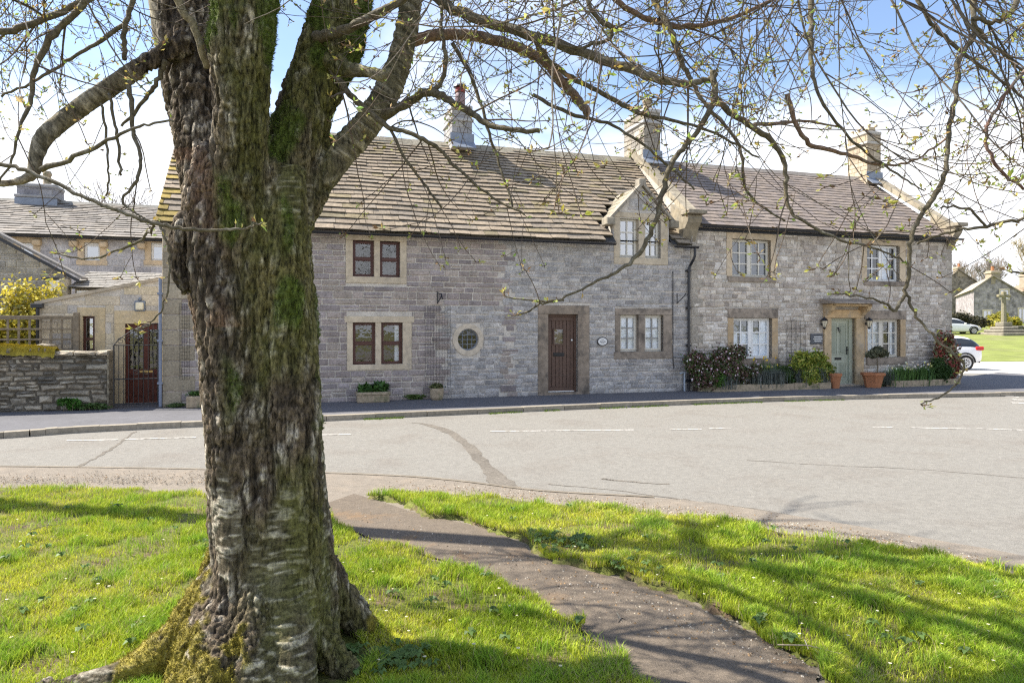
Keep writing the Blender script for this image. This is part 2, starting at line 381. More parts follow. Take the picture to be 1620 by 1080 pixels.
# path: left and right edges
pl = smooth_line([g2(490, 800), g2(520, 815), g2(600, 850), g2(720, 885), g2(800, 920), g2(880, 960), g2(960, 1020), g2(1020, 1080), (1.15, 2.7), (2.0, 1.6), (3.2, 0), (5, -3)], 5)
pr = smooth_line([g2(560, 776), g2(600, 787), g2(660, 806), g2(760, 828), g2(822, 852), g2(850, 872), g2(960, 903), g2(1060, 928), g2(1130, 965), g2(1210, 1002), g2(1290, 1050), g2(1315, 1080), (2.1, 2.7), (3.0, 1.8), (4.2, .2), (6, -2.8)], 5)
m_path = MAT('path_asphalt', (.145, .118, .09), .93, 120, .35, .9, 170, big=.12, col2=(.19, .125, .07), c2s=1.8, c2lo=.56, c2hi=.72, dist=.006)
lw_in = [g2(490, 790)]+pl[4:]
left_top = [(-25, g2(0, 768)[1]+.6), g2(-600, 772), g2(-100, 768), g2(0, 769), g2(120, 770), g2(230, 772), g2(300, 778), g2(380, 788), g2(470, 800)]
LPOLY = left_top + pl[2:] + [(5, -8), (-25, -8)]
right_top = smooth_line([g2(585, 784), g2(612, 778), g2(680, 779), g2(760, 785), g2(900, 796), g2(1000, 806), g2(1080, 813), g2(1220, 832), g2(1350, 852), g2(1480, 880), g2(1640, 912), (4.1, 3.7), (5.6, 2.2), (8, -1), (10, -5)], 4)
RPOLY = right_top + [(6.2, -3)] + pr[::-1][:-6]
sheet('path', [(p[0], p[1]) for p in pl] + [(p[0], p[1]) for p in pr[::-1]], RZ+.06, m_path)

def lawn_h(x, y):
    p = np.stack([x, y, np.zeros_like(x)], 1)
    return .002+.05*(fbm(p*1.1, 2, 3)-.5)+.03*(fbm(p*5, 2, 9)-.5)
def clumps(x, y):
    p = np.stack([x, y, np.zeros_like(x)], 1)
    return fbm(p*1.6, 3, 21), fbm(p*7, 2, 33)
def lawn(name, poly, x0, x1, y0, y1, st=.07):
    xs = np.arange(x0, x1, st); ys = np.arange(y0, y1, st)
    X, Y = np.meshgrid(xs, ys, indexing='ij'); sh = X.shape
    jx = X.ravel()+nr.uniform(-.3, .3, X.size)*st; jy = Y.ravel()+nr.uniform(-.3, .3, X.size)*st
    q = np.stack([jx, jy, jx*0], 1)
    wob = (vn(q*4, 5)-.5)*.14
    ins = inpoly(jx+wob, jy+wob, poly)
    z = np.where(ins, lawn_h(jx, jy), RZ-.02)
    I = np.arange(X.size).reshape(sh)
    a, b, c, d = I[:-1, :-1].ravel(), I[1:, :-1].ravel(), I[1:, 1:].ravel(), I[:-1, 1:].ravel()
    keep = ins[a] | ins[b] | ins[c] | ins[d]
    f = np.stack([a, b, c, d], 1)[keep]
    me = bpy.data.meshes.new(name)
    me.from_pydata(np.stack([jx, jy, z], 1).tolist(), [], f.tolist()); me.materials.append(m_lawn)
    me.polygons.foreach_set('use_smooth', [True]*len(me.polygons)); me.update()
    o = bpy.data.objects.new(name, me); COL.objects.link(o); tag(o, kind='structure')
lawn('lawn', LPOLY, -9, 4, -1, 8, .07)
lawn('green', RPOLY, -2, 8, -1, 7.3, .07)

def blades(name, xy, hgt, wid, label, yellow=0.0, green=(.35, .47, .034)):
    n = len(xy); x, y = xy[:, 0], xy[:, 1]
    z = lawn_h(x, y); cl, cf = clumps(x, y)
    h = hgt*(nr.uniform(.4, 1.3, n))*(.45+.7*cl+.75*sst(.4, .75, cf))
    w = wid*nr.uniform(.7, 1.3, n)
    a = nr.uniform(0, 2*np.pi, n); lean = nr.uniform(.1, .95, n)*h; la = nr.uniform(0, 2*np.pi, n)
    dx, dy = np.cos(a)*w/2, np.sin(a)*w/2; lx, ly = np.cos(la)*lean, np.sin(la)*lean
    V = np.empty((n, 5, 3))
    V[:, 0] = np.stack([x-dx, y-dy, z-.01], 1); V[:, 1] = np.stack([x+dx, y+dy, z-.01], 1)
    V[:, 2] = np.stack([x+dx*.8+lx*.35, y+dy*.8+ly*.35, z+h*.6], 1); V[:, 3] = np.stack([x-dx*.8+lx*.35, y-dy*.8+ly*.35, z+h*.6], 1)
    V[:, 4] = np.stack([x+lx, y+ly, z+h*.93], 1)
    base = np.arange(n)*5
    me = bpy.data.meshes.new(name); me.vertices.add(n*5); me.vertices.foreach_set('co', V.astype(np.float32).ravel())
    lp = np.stack([base, base+1, base+2, base+3, base+3, base+2, base+4], 1).ravel()
    me.loops.add(n*7); me.loops.foreach_set('vertex_index', lp.astype(np.int32))
    me.polygons.add(n*2); st = np.stack([np.arange(n)*7, np.arange(n)*7+4], 1).ravel(); me.polygons.foreach_set('loop_start', st.astype(np.int32))
    me.update(calc_edges=True); me.validate()
    g = np.array(green); yl = np.array((.72, .70, .08)); dk = np.array((.13, .26, .025)); st_ = np.array((.50, .43, .22))
    t = np.clip(nr.normal(.35, .22, n)+(cl-.5)*-1.3, 0, 1)[:, None]
    col = g*(1-t)+yl*t
    t2 = np.clip((cf-.50)*3.5+nr.normal(0, .2, n), 0, 1)[:, None]; col = col*(1-t2*.7)+dk*1.5*t2*.7; col = col*nr.uniform(.7, 1.25, (n, 1))
    dry = (nr.random(n) < .08+.15*(cl < .42))[:, None]; col = np.where(dry, st_*nr.uniform(.6, 1.1, (n, 1)), col)
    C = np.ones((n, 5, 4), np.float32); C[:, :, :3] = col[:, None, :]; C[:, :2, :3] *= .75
    at = me.color_attributes.new('Col', 'FLOAT_COLOR', 'POINT'); at.data.foreach_set('color', C.ravel())
    me.materials.append(m_grass)
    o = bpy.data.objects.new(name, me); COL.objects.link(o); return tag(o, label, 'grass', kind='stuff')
def scatter(poly, n, x0, x1, y0, y1, pw=2.0, view=1.0):
    # density falls with distance, only in and around the field of view
    y = y0*(y1/y0)**nr.random(n*6); x = nr.uniform(-1, 1, n*6)*(y*1.0+.5)*view
    k = nr.random(n*6) < (y0/y)**(.35); x, y = x[k], y[k]
    q = np.stack([x, y, x*0], 1); wob = (vn(q*4, 5)-.5)*.14
    k = inpoly(x+wob, y+wob, poly); x, y = x[k], y[k]
    cl, cf = clumps(x, y); q = np.stack([x, y, x*0], 1)
    bare = fbm(q*2.1, 3, 77)
    keep = nr.random(len(x)) < np.clip((.645-bare)*12, .14, 1)
    keep &= ((x+1.22)**2/.50**2+(y-3.42)**2/.42**2 > 1)
    x, y = x[keep][:n], y[keep][:n]; print('blades', len(x))
    return np.stack([x, y], 1)
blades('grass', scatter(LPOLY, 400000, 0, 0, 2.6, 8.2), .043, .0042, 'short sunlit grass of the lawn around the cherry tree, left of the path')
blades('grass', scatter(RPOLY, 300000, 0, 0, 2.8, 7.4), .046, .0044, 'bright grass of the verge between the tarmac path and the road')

# road markings and repairs
mb = MB()
def dash(p, q, w=.07, z=RZ+.006):
    p, q = Vector(p), Vector(q); d = (q-p); nn = Vector((-d.y, d.x)).normalized()*w/2
    k = 8
    for i in range(k):
        a = p+d*(i/k); b = p+d*((i+1)/k); mb.poly([(a.x-nn.x, a.y-nn.y, z), (b.x-nn.x, b.y-nn.y, z), (b.x+nn.x, b.y+nn.y, z), (a.x+nn.x, a.y+nn.y, z)])
for a in ((105, 697, 186, 695.5), (197, 695, 310, 692), (340, 691.5, 420, 690.5), (480, 688.5, 556, 687), (775, 682.5, 1003, 680), (1060, 679.5, 1110, 679), (1122, 678, 1156, 677),
          (1380, 675.5, 1412, 676), (1440, 676.5, 1535, 678.5), (1545, 678, 1602, 680), (1606, 680, 1660, 681), (1590, 627, 1612, 628), (1602, 632, 1640, 633), (1600, 637, 1660, 639)):
    dash(g2(a[0], a[1], RZ), g2(a[2], a[3], RZ), .075 if a[1] > 650 else .2)
tag(mb.build('road_marking', m_line), kind='structure')
mb = MB()
pa = [(650, 668), (672, 672), (700, 683), (722, 697), (742, 716), (756, 736), (768, 752), (775, 768)]
pb = [(655, 668), (686, 672), (720, 684), (742, 700), (765, 722), (785, 742), (806, 757), (822, 772)]
A = smooth_line([g2(*p, RZ) for p in pa], 4); B = smooth_line([g2(*p, RZ) for p in pb], 4)
for i in range(len(A)-1):
    w = lambda p: (p[0]+rnd.uniform(-.03, .03), p[1]+rnd.uniform(-.03, .03), RZ+.004)
    if i == 0: a0, b0 = w(A[0]), w(B[0])
    a1, b1 = w(A[i+1]), w(B[i+1]); mb.poly([a0, b0, b1, a1]); a0, b0 = a1, b1
tag(mb.build('trench_patch', m_patch), kind='structure')
mb = MB()
def crack(pts, w=.02):
    pts = smooth_line([g2(p[0], p[1], RZ) for p in pts], 8)
    pts = [Vector((p[0]+rnd.uniform(-.02, .02), p[1]+rnd.uniform(-.02, .02))) for p in pts]
    for i in range(len(pts)-1):
        d = pts[i+1]-pts[i]; nn = Vector((-d.y, d.x)).normalized()*w*rnd.uniform(.2, .7)
        mb.poly([(*(pts[i]-nn), RZ+.003), (*(pts[i+1]-nn), RZ+.003), (*(pts[i+1]+nn), RZ+.003), (*(pts[i]+nn), RZ+.003)])
crack([(108, 744), (150, 725), (190, 700), (215, 682)], .05)
crack([(0, 741), (120, 739), (330, 746)], .03); crack([(1080, 790), (1200, 806), (1330, 832), (1430, 850)], .05); crack([(870, 766), (960, 774), (1080, 790)], .03)
crack([(1180, 728), (1300, 735), (1450, 742), (1620, 756)], .02); crack([(950, 757), (1000, 762), (1060, 766)], .05)
tag(mb.build('road_crack', m_patch), kind='structure')

# ================================================================== HOUSES
def panel_holes(mb, s0, s1, z0, z1, holes, n=0.0, c=(1, 1, 1), rev=.25):
    """vertical sheet with rectangular holes and their reveals"""
    xs = sorted({s0, s1, *[h[0] for h in holes], *[h[1] for h in holes]}); zs = sorted({z0, z1, *[h[2] for h in holes], *[h[3] for h in holes]})
    xs = [x for x in xs if s0 <= x <= s1]; zs = [z for z in zs if z0 <= z <= z1]
    for i in range(len(xs)-1):
        for j in range(len(zs)-1):
            cx, cz = (xs[i]+xs[i+1])/2, (zs[j]+zs[j+1])/2
            if any(h[0] < cx < h[1] and h[2] < cz < h[3] for h in holes): continue
            mb.poly([(xs[i], n, zs[j]), (xs[i+1], n, zs[j]), (xs[i+1], n, zs[j+1]), (xs[i], n, zs[j+1])], c)
    for h in holes:
        a, b, z_0, z_1 = h
        mb.poly([(a, n, z_0), (a, n, z_1), (a, n+rev, z_1), (a, n+rev, z_0)], c); mb.poly([(b, n, z_1), (b, n, z_0), (b, n+rev, z_0), (b, n+rev, z_1)], c)
        mb.poly([(a, n, z_1), (b, n, z_1), (b, n+rev, z_1), (a, n+rev, z_1)], c); mb.poly([(b, n, z_0), (a, n, z_0), (a, n+rev, z_0), (b, n+rev, z_0)], c)
def stones(mb, s0, s1, z0, z1, hmin, hmax, wmin, wmax, pal, skip=(), n=0.0, proud=.014, gap=.014, j=.006, bev=.012, zone=None, top=None, wav=.0):
    z = z0
    while z < z1-.04:
        h = rnd.uniform(hmin, hmax)
        if z+h > z1-.04: h = z1-z
        s = s0-rnd.uniform(0, wmax*.6); ph = rnd.uniform(0, 6)
        while s < s1:
            w = rnd.uniform(wmin, wmax); a, b = max(s, s0), min(s+w, s1); s += w
            if b-a < .05: continue
            segs = [(a, b)]
            for k in skip:
                if k[2] < z+h-.01 and k[3] > z+.01:
                    ns = []
                    for (p, q) in segs:
                        if q <= k[0] or p >= k[1]: ns.append((p, q)); continue
                        if p < k[0]: ns.append((p, k[0]))
                        if q > k[1]: ns.append((k[1], q))
                    segs = ns
            for (p, q) in segs:
                if q-p < .04: continue
                cx, cz = (p+q)/2, z+h/2
                if zone and not zone(cx, cz): continue
                if top and z+h > top(cx)-.01: continue
                c0 = rnd.choice(pal); g = rnd.uniform(.82, 1.16)
                dz = wav*math.sin(cx*2.1+ph)
                # sometimes split a tall stone in two thin ones
                if h > .8*hmax and rnd.random() < .22 and h > .13:
                    hh = h*rnd.uniform(.4, .6)
                    mb.stone(p+gap/2, q-gap/2, z+gap/2+dz, z+hh-gap/2+dz, n, n-proud*rnd.uniform(.6, 1.3), [x*g for x in c0], j, bev)
                    g = rnd.uniform(.82, 1.18); c0 = rnd.choice(pal)
                    mb.stone(p+gap/2, q-gap/2, z+hh+gap/2+dz, z+h-gap/2+dz, n, n-proud*rnd.uniform(.6, 1.3), [x*g for x in c0], j, bev)
                else:
                    mb.stone(p+gap/2, q-gap/2, z+gap/2+dz, z+h-gap/2+dz, n, n-proud*rnd.uniform(.6, 1.4), [x*g for x in c0], j, bev)
        z += h
GRIT = [(0.33, 0.281, 0.26), (0.3, 0.256, 0.24), (0.345, 0.295, 0.265), (0.27, 0.236, 0.23), (0.315, 0.276, 0.27), (0.365, 0.315, 0.275)]
LIME = [(.40, .385, .37), (.37, .36, .35), (.45, .43, .40), (.34, .325, .315), (.42, .39, .36)]
LIME2 = [(.53, .475, .405), (.47, .42, .365), (.60, .55, .475), (.40, .35, .30), (.50, .44, .365), (.56, .51, .45), (.62, .58, .52)]
def rect(x0, y0, x1, y1, n=0.0):          # photo rectangle -> local (s0,s1,z0,z1)
    ym = (y0+y1)/2; a = L(x0, y1, n); b = L(x1, y0, n); c = L(x0, y0, n); d = L(x1, y1, n)
    return [a[0], b[0], (a[1]+d[1])/2, (b[1]+c[1])/2]
def surround(mb, o, i, proud=.022, depth=.16, c=(1, 1, 1), head=None, sill=None, jambs=True):
    """stone frame: o outer rect, i inner rect; separate head, sill and jamb stones"""
    y0, y1 = -proud, depth
    jit = lambda: (lambda q: tuple(x*q for x in c))(rnd.uniform(.93, 1.07))
    hs = head or (o[0], o[1]); ss = sill or (o[0], o[1])
    if o[3]-i[3] > .02: mb.box(hs[0], hs[1], y0-.004, y1, i[3], o[3], jit(), .006)
    if i[2]-o[2] > .02: mb.box(ss[0], ss[1], y0-.008, y1, o[2], i[2], jit(), .008)
    if jambs:
        mb.box(o[0], i[0], y0, y1, i[2]+.002, i[3]-.002, jit(), .006); mb.box(i[1], o[1], y0, y1, i[2]+.002, i[3]-.002, jit(), .006)
def window(parent, op, lights, style, outer, sill=None, head=None, mullions=(), recess=.11, curtain=None, surmat=None, sillmat=None, nx=1, nz=2, frw=.045, cc=(1, 1, 1), gl=None, casew=.035, bars=None):
    """op: opening rect; lights: list of (s0,s1,z0,z1) frames; returns the window part (its frame)"""
    fm = m_brownw if style == 'brown' else (m_white if style == 'cream' else m_pvc)
    f = MB(); g = MB(); gbs = []
    for (a, b, z0, z1) in lights:
        gb2 = MB(); gbs.append(gb2)
        w = frw; y0, y1 = recess, recess+.06
        f.box(a, b, y0, y1, z0, z0+w, b=.004); f.box(a, b, y0, y1, z1-w, z1, b=.004)
        f.box(a, a+w, y0, y1, z0+w, z1-w, b=.004); f.box(b-w, b, y0, y1, z0+w, z1-w, b=.004)
        A, B_, Z0, Z1 = a+w, b-w, z0+w, z1-w
        bw = .034 if style != 'brown' else .04
        cwid = casew
        if style == 'brown':                         # sliding-sash look: two equal panes, thick meeting rail
            zm = (Z0+Z1)/2
            f.box(A, B_, y0-.012, y1-.02, zm-.028, zm+.028, b=.004)
            for (p, q) in ((Z0, zm-.028), (zm+.028, Z1)):
                f.box(A, A+.028, y0+.01, y1-.02, p, q); f.box(B_-.028, B_, y0+.01, y1-.02, p, q)
                f.box(A+.028, B_-.028, y0+.01, y1-.02, p, p+.02); f.box(A+.028, B_-.028, y0+.01, y1-.02, q-.02, q)
        else:
            if cwid:
                f.box(A, A+cwid, y0-.015, y1-.015, Z0, Z1, b=.004); f.box(B_-cwid, B_, y0-.015, y1-.015, Z0, Z1, b=.004)
                f.box(A+cwid, B_-cwid, y0-.015, y1-.015, Z0, Z0+cwid, b=.004); f.box(A+cwid, B_-cwid, y0-.015, y1-.015, Z1-cwid, Z1, b=.004)
                A += cwid; B_ -= cwid; Z0 += cwid; Z1 -= cwid
            for k in range(1, nx+1):
                x = A+(B_-A)*k/(nx+1); gb2.box(x-bw/2, x+bw/2, y0+.003, y0+.025, Z0, Z1)
            for k in range(1, nz+1):
                z = Z0+(Z1-Z0)*k/(nz+1); gb2.box(A, B_, y0+.005, y0+.023, z-bw/2, z+bw/2)
        g.poly([(a+w*.5, recess+.03, z0+w*.5), (b-w*.5, recess+.03, z0+w*.5), (b-w*.5, recess+.03, z1-w*.5), (a+w*.5, recess+.03, z1-w*.5)])
    wo_ = f.build('window', fm, parent)
    for gb2 in gbs:
        if gb2.v: gb2.build('glazing_bars', bars or fm, wo_)
    g.build('pane', gl or (m_glassb if curtain else m_glass), wo_)
    if sillmat and outer[3]-op[3] < .02 and outer[2] >= op[2]-.02:
        for (x0, x1) in ((outer[0], op[0]), (op[1], outer[1])):
            s = MB(); s.box(x0, x1, -.022, recess+.02, op[2]+.002, op[3]-.002, cc, .006); s.build('jamb', surmat or m_dress, wo_)
        s = MB()
    else:
        s = MB(); surround(s, outer, op, head=head, sill=None if sillmat else sill, c=cc, depth=recess+.02)
    for m_ in mullions: s.box(m_[0], m_[1], -.015, recess+.07, op[2], op[3], tuple(x*.97 for x in cc), .006)
    if s.v: s.build('surround', surmat or m_dress, wo_)
    if sillmat:
        q = MB(); q.box(sill[0], sill[1], -.05, recess, sill[2], sill[3], b=.008); q.build('sill', sillmat, wo_)
    d = MB(); a, b, z0, z1 = op
    d.box(a-.05, b+.05, .42, .44, z0-.05, z1+.05); d.box(a-.07, a-.05, .26, .42, z0, z1); d.box(b+.05, b+.07, .26, .42, z0, z1)
    d.build('room_behind', m_dark, wo_)
    if curtain: curtain(wo_, a, b, z0, z1, recess)
    return wo_
def cur_net(fr=1.0, mat=None):
    def f(par, a, b, z0, z1, rc):
        m = MB(); k = 40; zt = z1; zb = z1-(z1-z0)*fr
        for i in range(k):
            x0 = a+(b-a)*i/k; x1 = a+(b-a)*(i+1)/k; y = lambda x: rc+.07+.004*math.sin(x*16)
            m.poly([(x0, y(x0), zb), (x1, y(x1), zb), (x1, y(x1), zt), (x0, y(x0), zt)])
        m.build('curtain', mat or m_net, par, smooth=True)
    return f
def cur_side(w=.35, spans=None):
    def f(par, a, b, z0, z1, rc):
        m = MB()
        for (p, q) in (spans or ((0, w), (1-w, 1))):
            x0, x1 = a+(b-a)*p, a+(b-a)*q; k = 12
            for i in range(k):
                u0 = x0+(x1-x0)*i/k; u1 = x0+(x1-x0)*(i+1)/k; y = lambda x: rc+.11+.01*math.sin(x*30)
                m.poly([(u0, y(u0), z0), (u1, y(u1), z0), (u1, y(u1), z1), (u0, y(u0), z1)])
        m.build('curtain', m_net, par, smooth=True)
    return f
def slates(mb, s0, s1, n0, z0, n1, z1, rows, ex0, ex1, wmin, wmax, th, pal, ends=None, cut=None, jit=.5, side=1, moss=None, under=None, sag=.0):
    """slabs laid in courses up a slope from (n0,z0) at the eave to (n1,z1) at the ridge"""
    D = Vector((n1-n0, z1-z0)); Ln = D.length; d = D/Ln; nn = Vector((-d.y, d.x)) if d.x > 0 else Vector((d.y, -d.x))
    ex = [ex0+(ex1-ex0)*(i/(rows-1)) for i in range(rows)]; sc = Ln/sum(ex); ex = [e*sc for e in ex]
    p = 0
    def pt(s, q, h):
        h += sag*(math.sin(s*1.15+.6)*math.sin(q*1.4)+.4*math.sin(s*3.1+q*2)); return (s, n0+d.x*q+nn.x*h, z0+d.y*q+nn.y*h)
    for r in range(rows):
        e = ex[r]; s = s0-rnd.uniform(0, wmax*.5)
        while s < s1:
            w = rnd.uniform(wmin, wmax)*(1-.35*r/rows); a, b = max(s, s0), min(s+w, s1); s += w
            if b-a < .04: continue
            cs = (a+b)/2
            if cut and cut(cs, p+e/2, Ln): continue
            c0 = rnd.choice(pal); g = rnd.uniform(.88, 1.1); c = [x*g for x in c0]
            if moss: c = moss(cs, p/Ln, c)
            t = th*rnd.uniform(1-jit*.5, 1+jit*.5); q0 = p-rnd.uniform(0, .018)*jit*2; tl = rnd.uniform(-.006, .006)*jit*2
            q1 = min(p+e*1.3, Ln+.02); g_ = .004
            f0, f1 = pt(a+g_, q0, t+.012+tl), pt(b-g_, q0, t+.012-tl); u0, u1 = pt(a+g_, q1, .012), pt(b-g_, q1, .012); l0, l1 = pt(a+g_, q0+.01, -.01), pt(b-g_, q0+.01, -.01); k0, k1 = pt(a+g_, q1, -.01), pt(b-g_, q1, -.01)
            I = [mb.vert(v, [x*(.9 if q__ < 2 else 1.0) for x in c]) for q__, v in enumerate((f0, f1, u1, u0))]; dk = (.085, .075, .055); J = [mb.vert(v, dk) for v in (f0, f1, u1, u0, l0, l1, k1, k0)]  # slab edges coloured dark to draw the shadow lines between courses
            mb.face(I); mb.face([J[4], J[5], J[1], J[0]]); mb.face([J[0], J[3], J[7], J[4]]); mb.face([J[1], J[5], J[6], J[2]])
        p += e
    # boards under the slates
    for (u0, u1, q0) in (under or [(s0, s1, 0)]):
        a, b = pt(u0, .02+q0*Ln, -.03), pt(u1, .02+q0*Ln, -.03); c_, d_ = pt(u1, Ln, -.03), pt(u0, Ln, -.03)
        mb.poly([a, b, c_, d_], (.05, .05, .05))
def gutter(mb, s0, s1, n, z, r=.055):
    k = 5
    prof = [(n+r*math.cos(a), z+r*math.sin(a)) for a in [math.pi+math.pi*i/k for i in range(k+1)]] + [(n+r*.8*math.cos(a), z+r*.8*math.sin(a)) for a in [math.pi*2-math.pi*i/k for i in range(k+1)]]
    mb.prism(prof, s0, s1, axis='x')
def chimney(parent, s0, s1, n0, n1, zb, zt, pal, mort, caps=.06, pots=(), cc=(1, 1, 1), lead=True, shape='pot'):
    m = MB(); m.cur = 1; e = .02
    m.box(s0+e, s1-e, n0+e, n1-e, zb, zt, (1, 1, 1)); m.cur = 0
    z = zb
    while z < zt-.02:
        h = min(rnd.uniform(.13, .2), zt-z)
        for face in range(4):
            Lh = (s1-s0) if face % 2 == 0 else (n1-n0); p = -rnd.uniform(0, .2)
            while p < Lh:
                w = rnd.uniform(.22, .42); a, b = max(p, 0), min(p+w, Lh); p += w
                if b-a < .05: continue
                q_ = rnd.uniform(.85, 1.15); c = [x*q_ for x in rnd.choice(pal)]; g = .006
                if face == 0: m.box(s0+a+g, s0+b-g, n0, n0+e+.01, z+g, z+h-g, c, .006)
                elif face == 2: m.box(s0+a+g, s0+b-g, n1-e-.01, n1, z+g, z+h-g, c, .006)
                elif face == 1: m.box(s1-e-.01, s1, n0+a+g, n0+b-g, z+g, z+h-g, c, .006)
                else: m.box(s0, s0+e+.01, n0+a+g, n0+b-g, z+g, z+h-g, c, .006)
        z += h
    m.cur = 0
    c = tuple(x*.42 for x in cc)
    m.box(s0-caps, s1+caps, n0-caps, n1+caps, zt-.34, zt-.25, c, .015)
    m.box(s0-caps*.4, s1+caps*.4, n0-caps*.4, n1+caps*.4, zt, zt+.13, c, .03)
    ch = m.build('chimney', [m_stone, m_mortar], parent)
    for (x, y, r, h, kind) in pots:
        q = MB()
        if kind == 'flue':
            q.lathe([(r, 0), (r*.97, h*.62), (r*.85, h*.66), (r*.85, h*.70)], x, y, 16, z0=zt+.12)
            o = q.build('chimney_pot', MAT('flue_metal', (.20, .15, .16), .6, 10, .2, .2, metal=.2), ch, smooth=True)
            q = MB(); q.lathe([(r*1.0, h*.68), (r*1.02, h*.72), (r*.9, h*.86), (r*.5, h*.87)], x, y, 16, z0=zt+.12); q.build('cowl', m_redm, o)
            q = MB(); q.lathe([(r*.5, h*.86), (r*1.35, h*.9), (r*1.2, h*.97), (r*.4, h*1.02)], x, y, 16, z0=zt+.12); q.build('cap', m_black, o)
        elif kind == 'castle':
            q.box(x-r, x+r, y-r, y+r, zt+.12, zt+.12+h*.7, (.9, .85, .72), .015)
            for ax in (-1, 1):
                for ay in (-1, 1): q.box(x+ax*r-.05, x+ax*r+.05, y+ay*r-.05, y+ay*r+.05, zt+.12+h*.7, zt+.12+h, (.9, .85, .72), .01)
            q.build('chimney_pot', m_dress, ch)
        else:
            q.lathe([(r*1.1, 0), (r*.95, h*.1), (r*.85, h*.7), (r*1.05, h*.75), (r*1.05, h*.88), (r*.9, h*.92), (r*.9, h)], x, y, 14, z0=zt+.12)
            q.build('chimney_pot', m_trough, ch, smooth=True)
    if lead:
        q = MB(); q.box(s0-.03, s1+.03, n0-.02, n0+.3, zb, zb+.001+.0, b=0); 
        q = MB(); q.prism([(n0-.30, zb-.06), (n0-.02, zb+.17), (n0-.02, zb+.42), (n0-.025, zb+.42), (n0-.03, zb+.19), (n0-.31, zb-.04)], s0-.05, s1+.05, axis='x'); q.build('flashing', m_lead, ch)
    return ch
RN, RZR = 3.2, 6.95        # ridge line
SL0, SJ, SE = LS(258), 3.73, LS(1505)
SLT = [(0.296, 0.239, 0.174), (0.276, 0.223, 0.163), (0.312, 0.254, 0.185), (0.256, 0.212, 0.159), (0.304, 0.246, 0.178), (0.264, 0.223, 0.174)]
SRT = [(0.24, 0.2, 0.175), (0.224, 0.189, 0.167), (0.264, 0.219, 0.186), (0.208, 0.177, 0.16), (0.248, 0.204, 0.171)]
# ---------------------------------------------------------------- left cottage
c1 = FT('stone_cottage', 'low stone cottage with mossy roof, brown windows, round window and small gabled dormer', 'cottage', 0, 0, 0)
ZE = 3.98
r_w1 = rect(558, 381, 633, 438); o_w1 = rect(547, 368, 643, 448)
r_w2 = rect(558, 510, 637, 576); o_w2 = rect(549, 500, 651, 585)
r_w3 = rect(981, 498, 1049, 556); o_w3 = rect(973, 488, 1063, 567)
r_w4 = rect(980, 345, 1045, 408); o_w4 = rect(971, 337, 1056, 418)
r_dr = rect(867, 497, 914, 621); o_dr = rect(851, 483, 932, 622)
r_dr[2] = .06; o_dr[2] = -.02
rc = L(740.5, 537); rc_r = .265; rc_o = .385
hole = [rc[0]-.27, rc[0]+.27, rc[1]-.27, rc[1]+.27]
wall = MB()
panel_holes(wall, SL0, SJ, -.12, ZE, [r_w1, r_w2, r_w3, [r_w4[0], r_w4[1], r_w4[2], ZE], r_dr, hole])
# gable of the dormer, flush with the wall
dm0, dm1 = L(970, 345)[0], L(1058, 345)[0]; dmc = (dm0+dm1)/2; DZ = 4.55; DA = 5.42
panel_holes(wall, dm0, dm1, ZE, DZ, [[r_w4[0], r_w4[1], ZE, r_w4[3]]])
wall.poly([(dm0, 0, DZ), (dm1, 0, DZ), (dmc, 0, DA)])
wall.poly([(dm0, 0, ZE), (dm0, 0, DZ), (dm0, 1.2, DZ), (dm0, .6, ZE)]); wall.poly([(dm1, 0, DZ), (dm1, 0, ZE), (dm1, .6, ZE), (dm1, 1.2, DZ)])
# left gable end and back
wall.poly([(SL0, 0, -.12), (SL0, 0, ZE), (SL0, RN, RZR-.05), (SL0, 2*RN, ZE), (SL0, 2*RN, -.12)]); wall.poly([(SL0, 2*RN, -.12), (SL0, 2*RN, ZE), (SJ, 2*RN, ZE), (SJ, 2*RN, -.12)])
wall.cur = 1
zb1, zb2 = L(700, 487)[0], L(797, 500)[0]
def gritzone(s, z):
    lim = -.42+.16*math.sin(int(z/.16)*2.4)       # toothed boundary right of the round window
    zz = L(740, 487)[1]
    if z > zz: return s < L(800, 400)[0]+.10*math.sin(int(z/.17)*5.1)
    if s < zb1+.04*math.sin(int(z/.16)*3.0): return True
    return L(797, 560)[0]+.08*math.sin(int(z/.15)*4) < s < L(812, 560)[0]+.06*math.sin(int(z/.15)*3)
skips = [o_w1, o_w2, o_w3, o_w4, o_dr, [rc[0]-rc_o, rc[0]+rc_o, rc[1]-.22, rc[1]+.22], [rc[0]-.3, rc[0]+.3, rc[1]-rc_o, rc[1]+rc_o]]
rnd.seed(21)
stones(wall, SL0+.05, SJ-.02, -.02, ZE-.02, .115, .19, .2, .48, GRIT, skips, zone=gritzone, proud=.02, gap=.026, bev=.010)
# big quoins at the left end
for k, z in enumerate(np.arange(0, 3.9, .33)):
    w = .62 if k % 2 else .36; q_ = rnd.uniform(.85, 1.15); cq = [x*q_ for x in (.33, .285, .21)]
    wall.stone(SL0-.012, SL0+w, z+.008, z+.322, 0, -.035, cq, .004, .012)
wall.cur = 2
stones(wall, -3.6, SJ-.02, -.02, ZE-.02, .075, .135, .12, .36, LIME, skips, zone=lambda s, z: not gritzone(s, z), proud=.016, gap=.010, j=.01, bev=.02, wav=.012)
stones(wall, dm0+.02, dm1-.02, r_w4[3]+.1, DA, .09, .13, .14, .3, LIME, [o_w4], proud=.012, gap=.010, j=.008, bev=.02, top=lambda s: DA-abs(s-dmc)/(dmc-dm0)*(DA-DZ)-.05)
wall.build('wall', [m_mortar, m_stone, m_lime], c1)
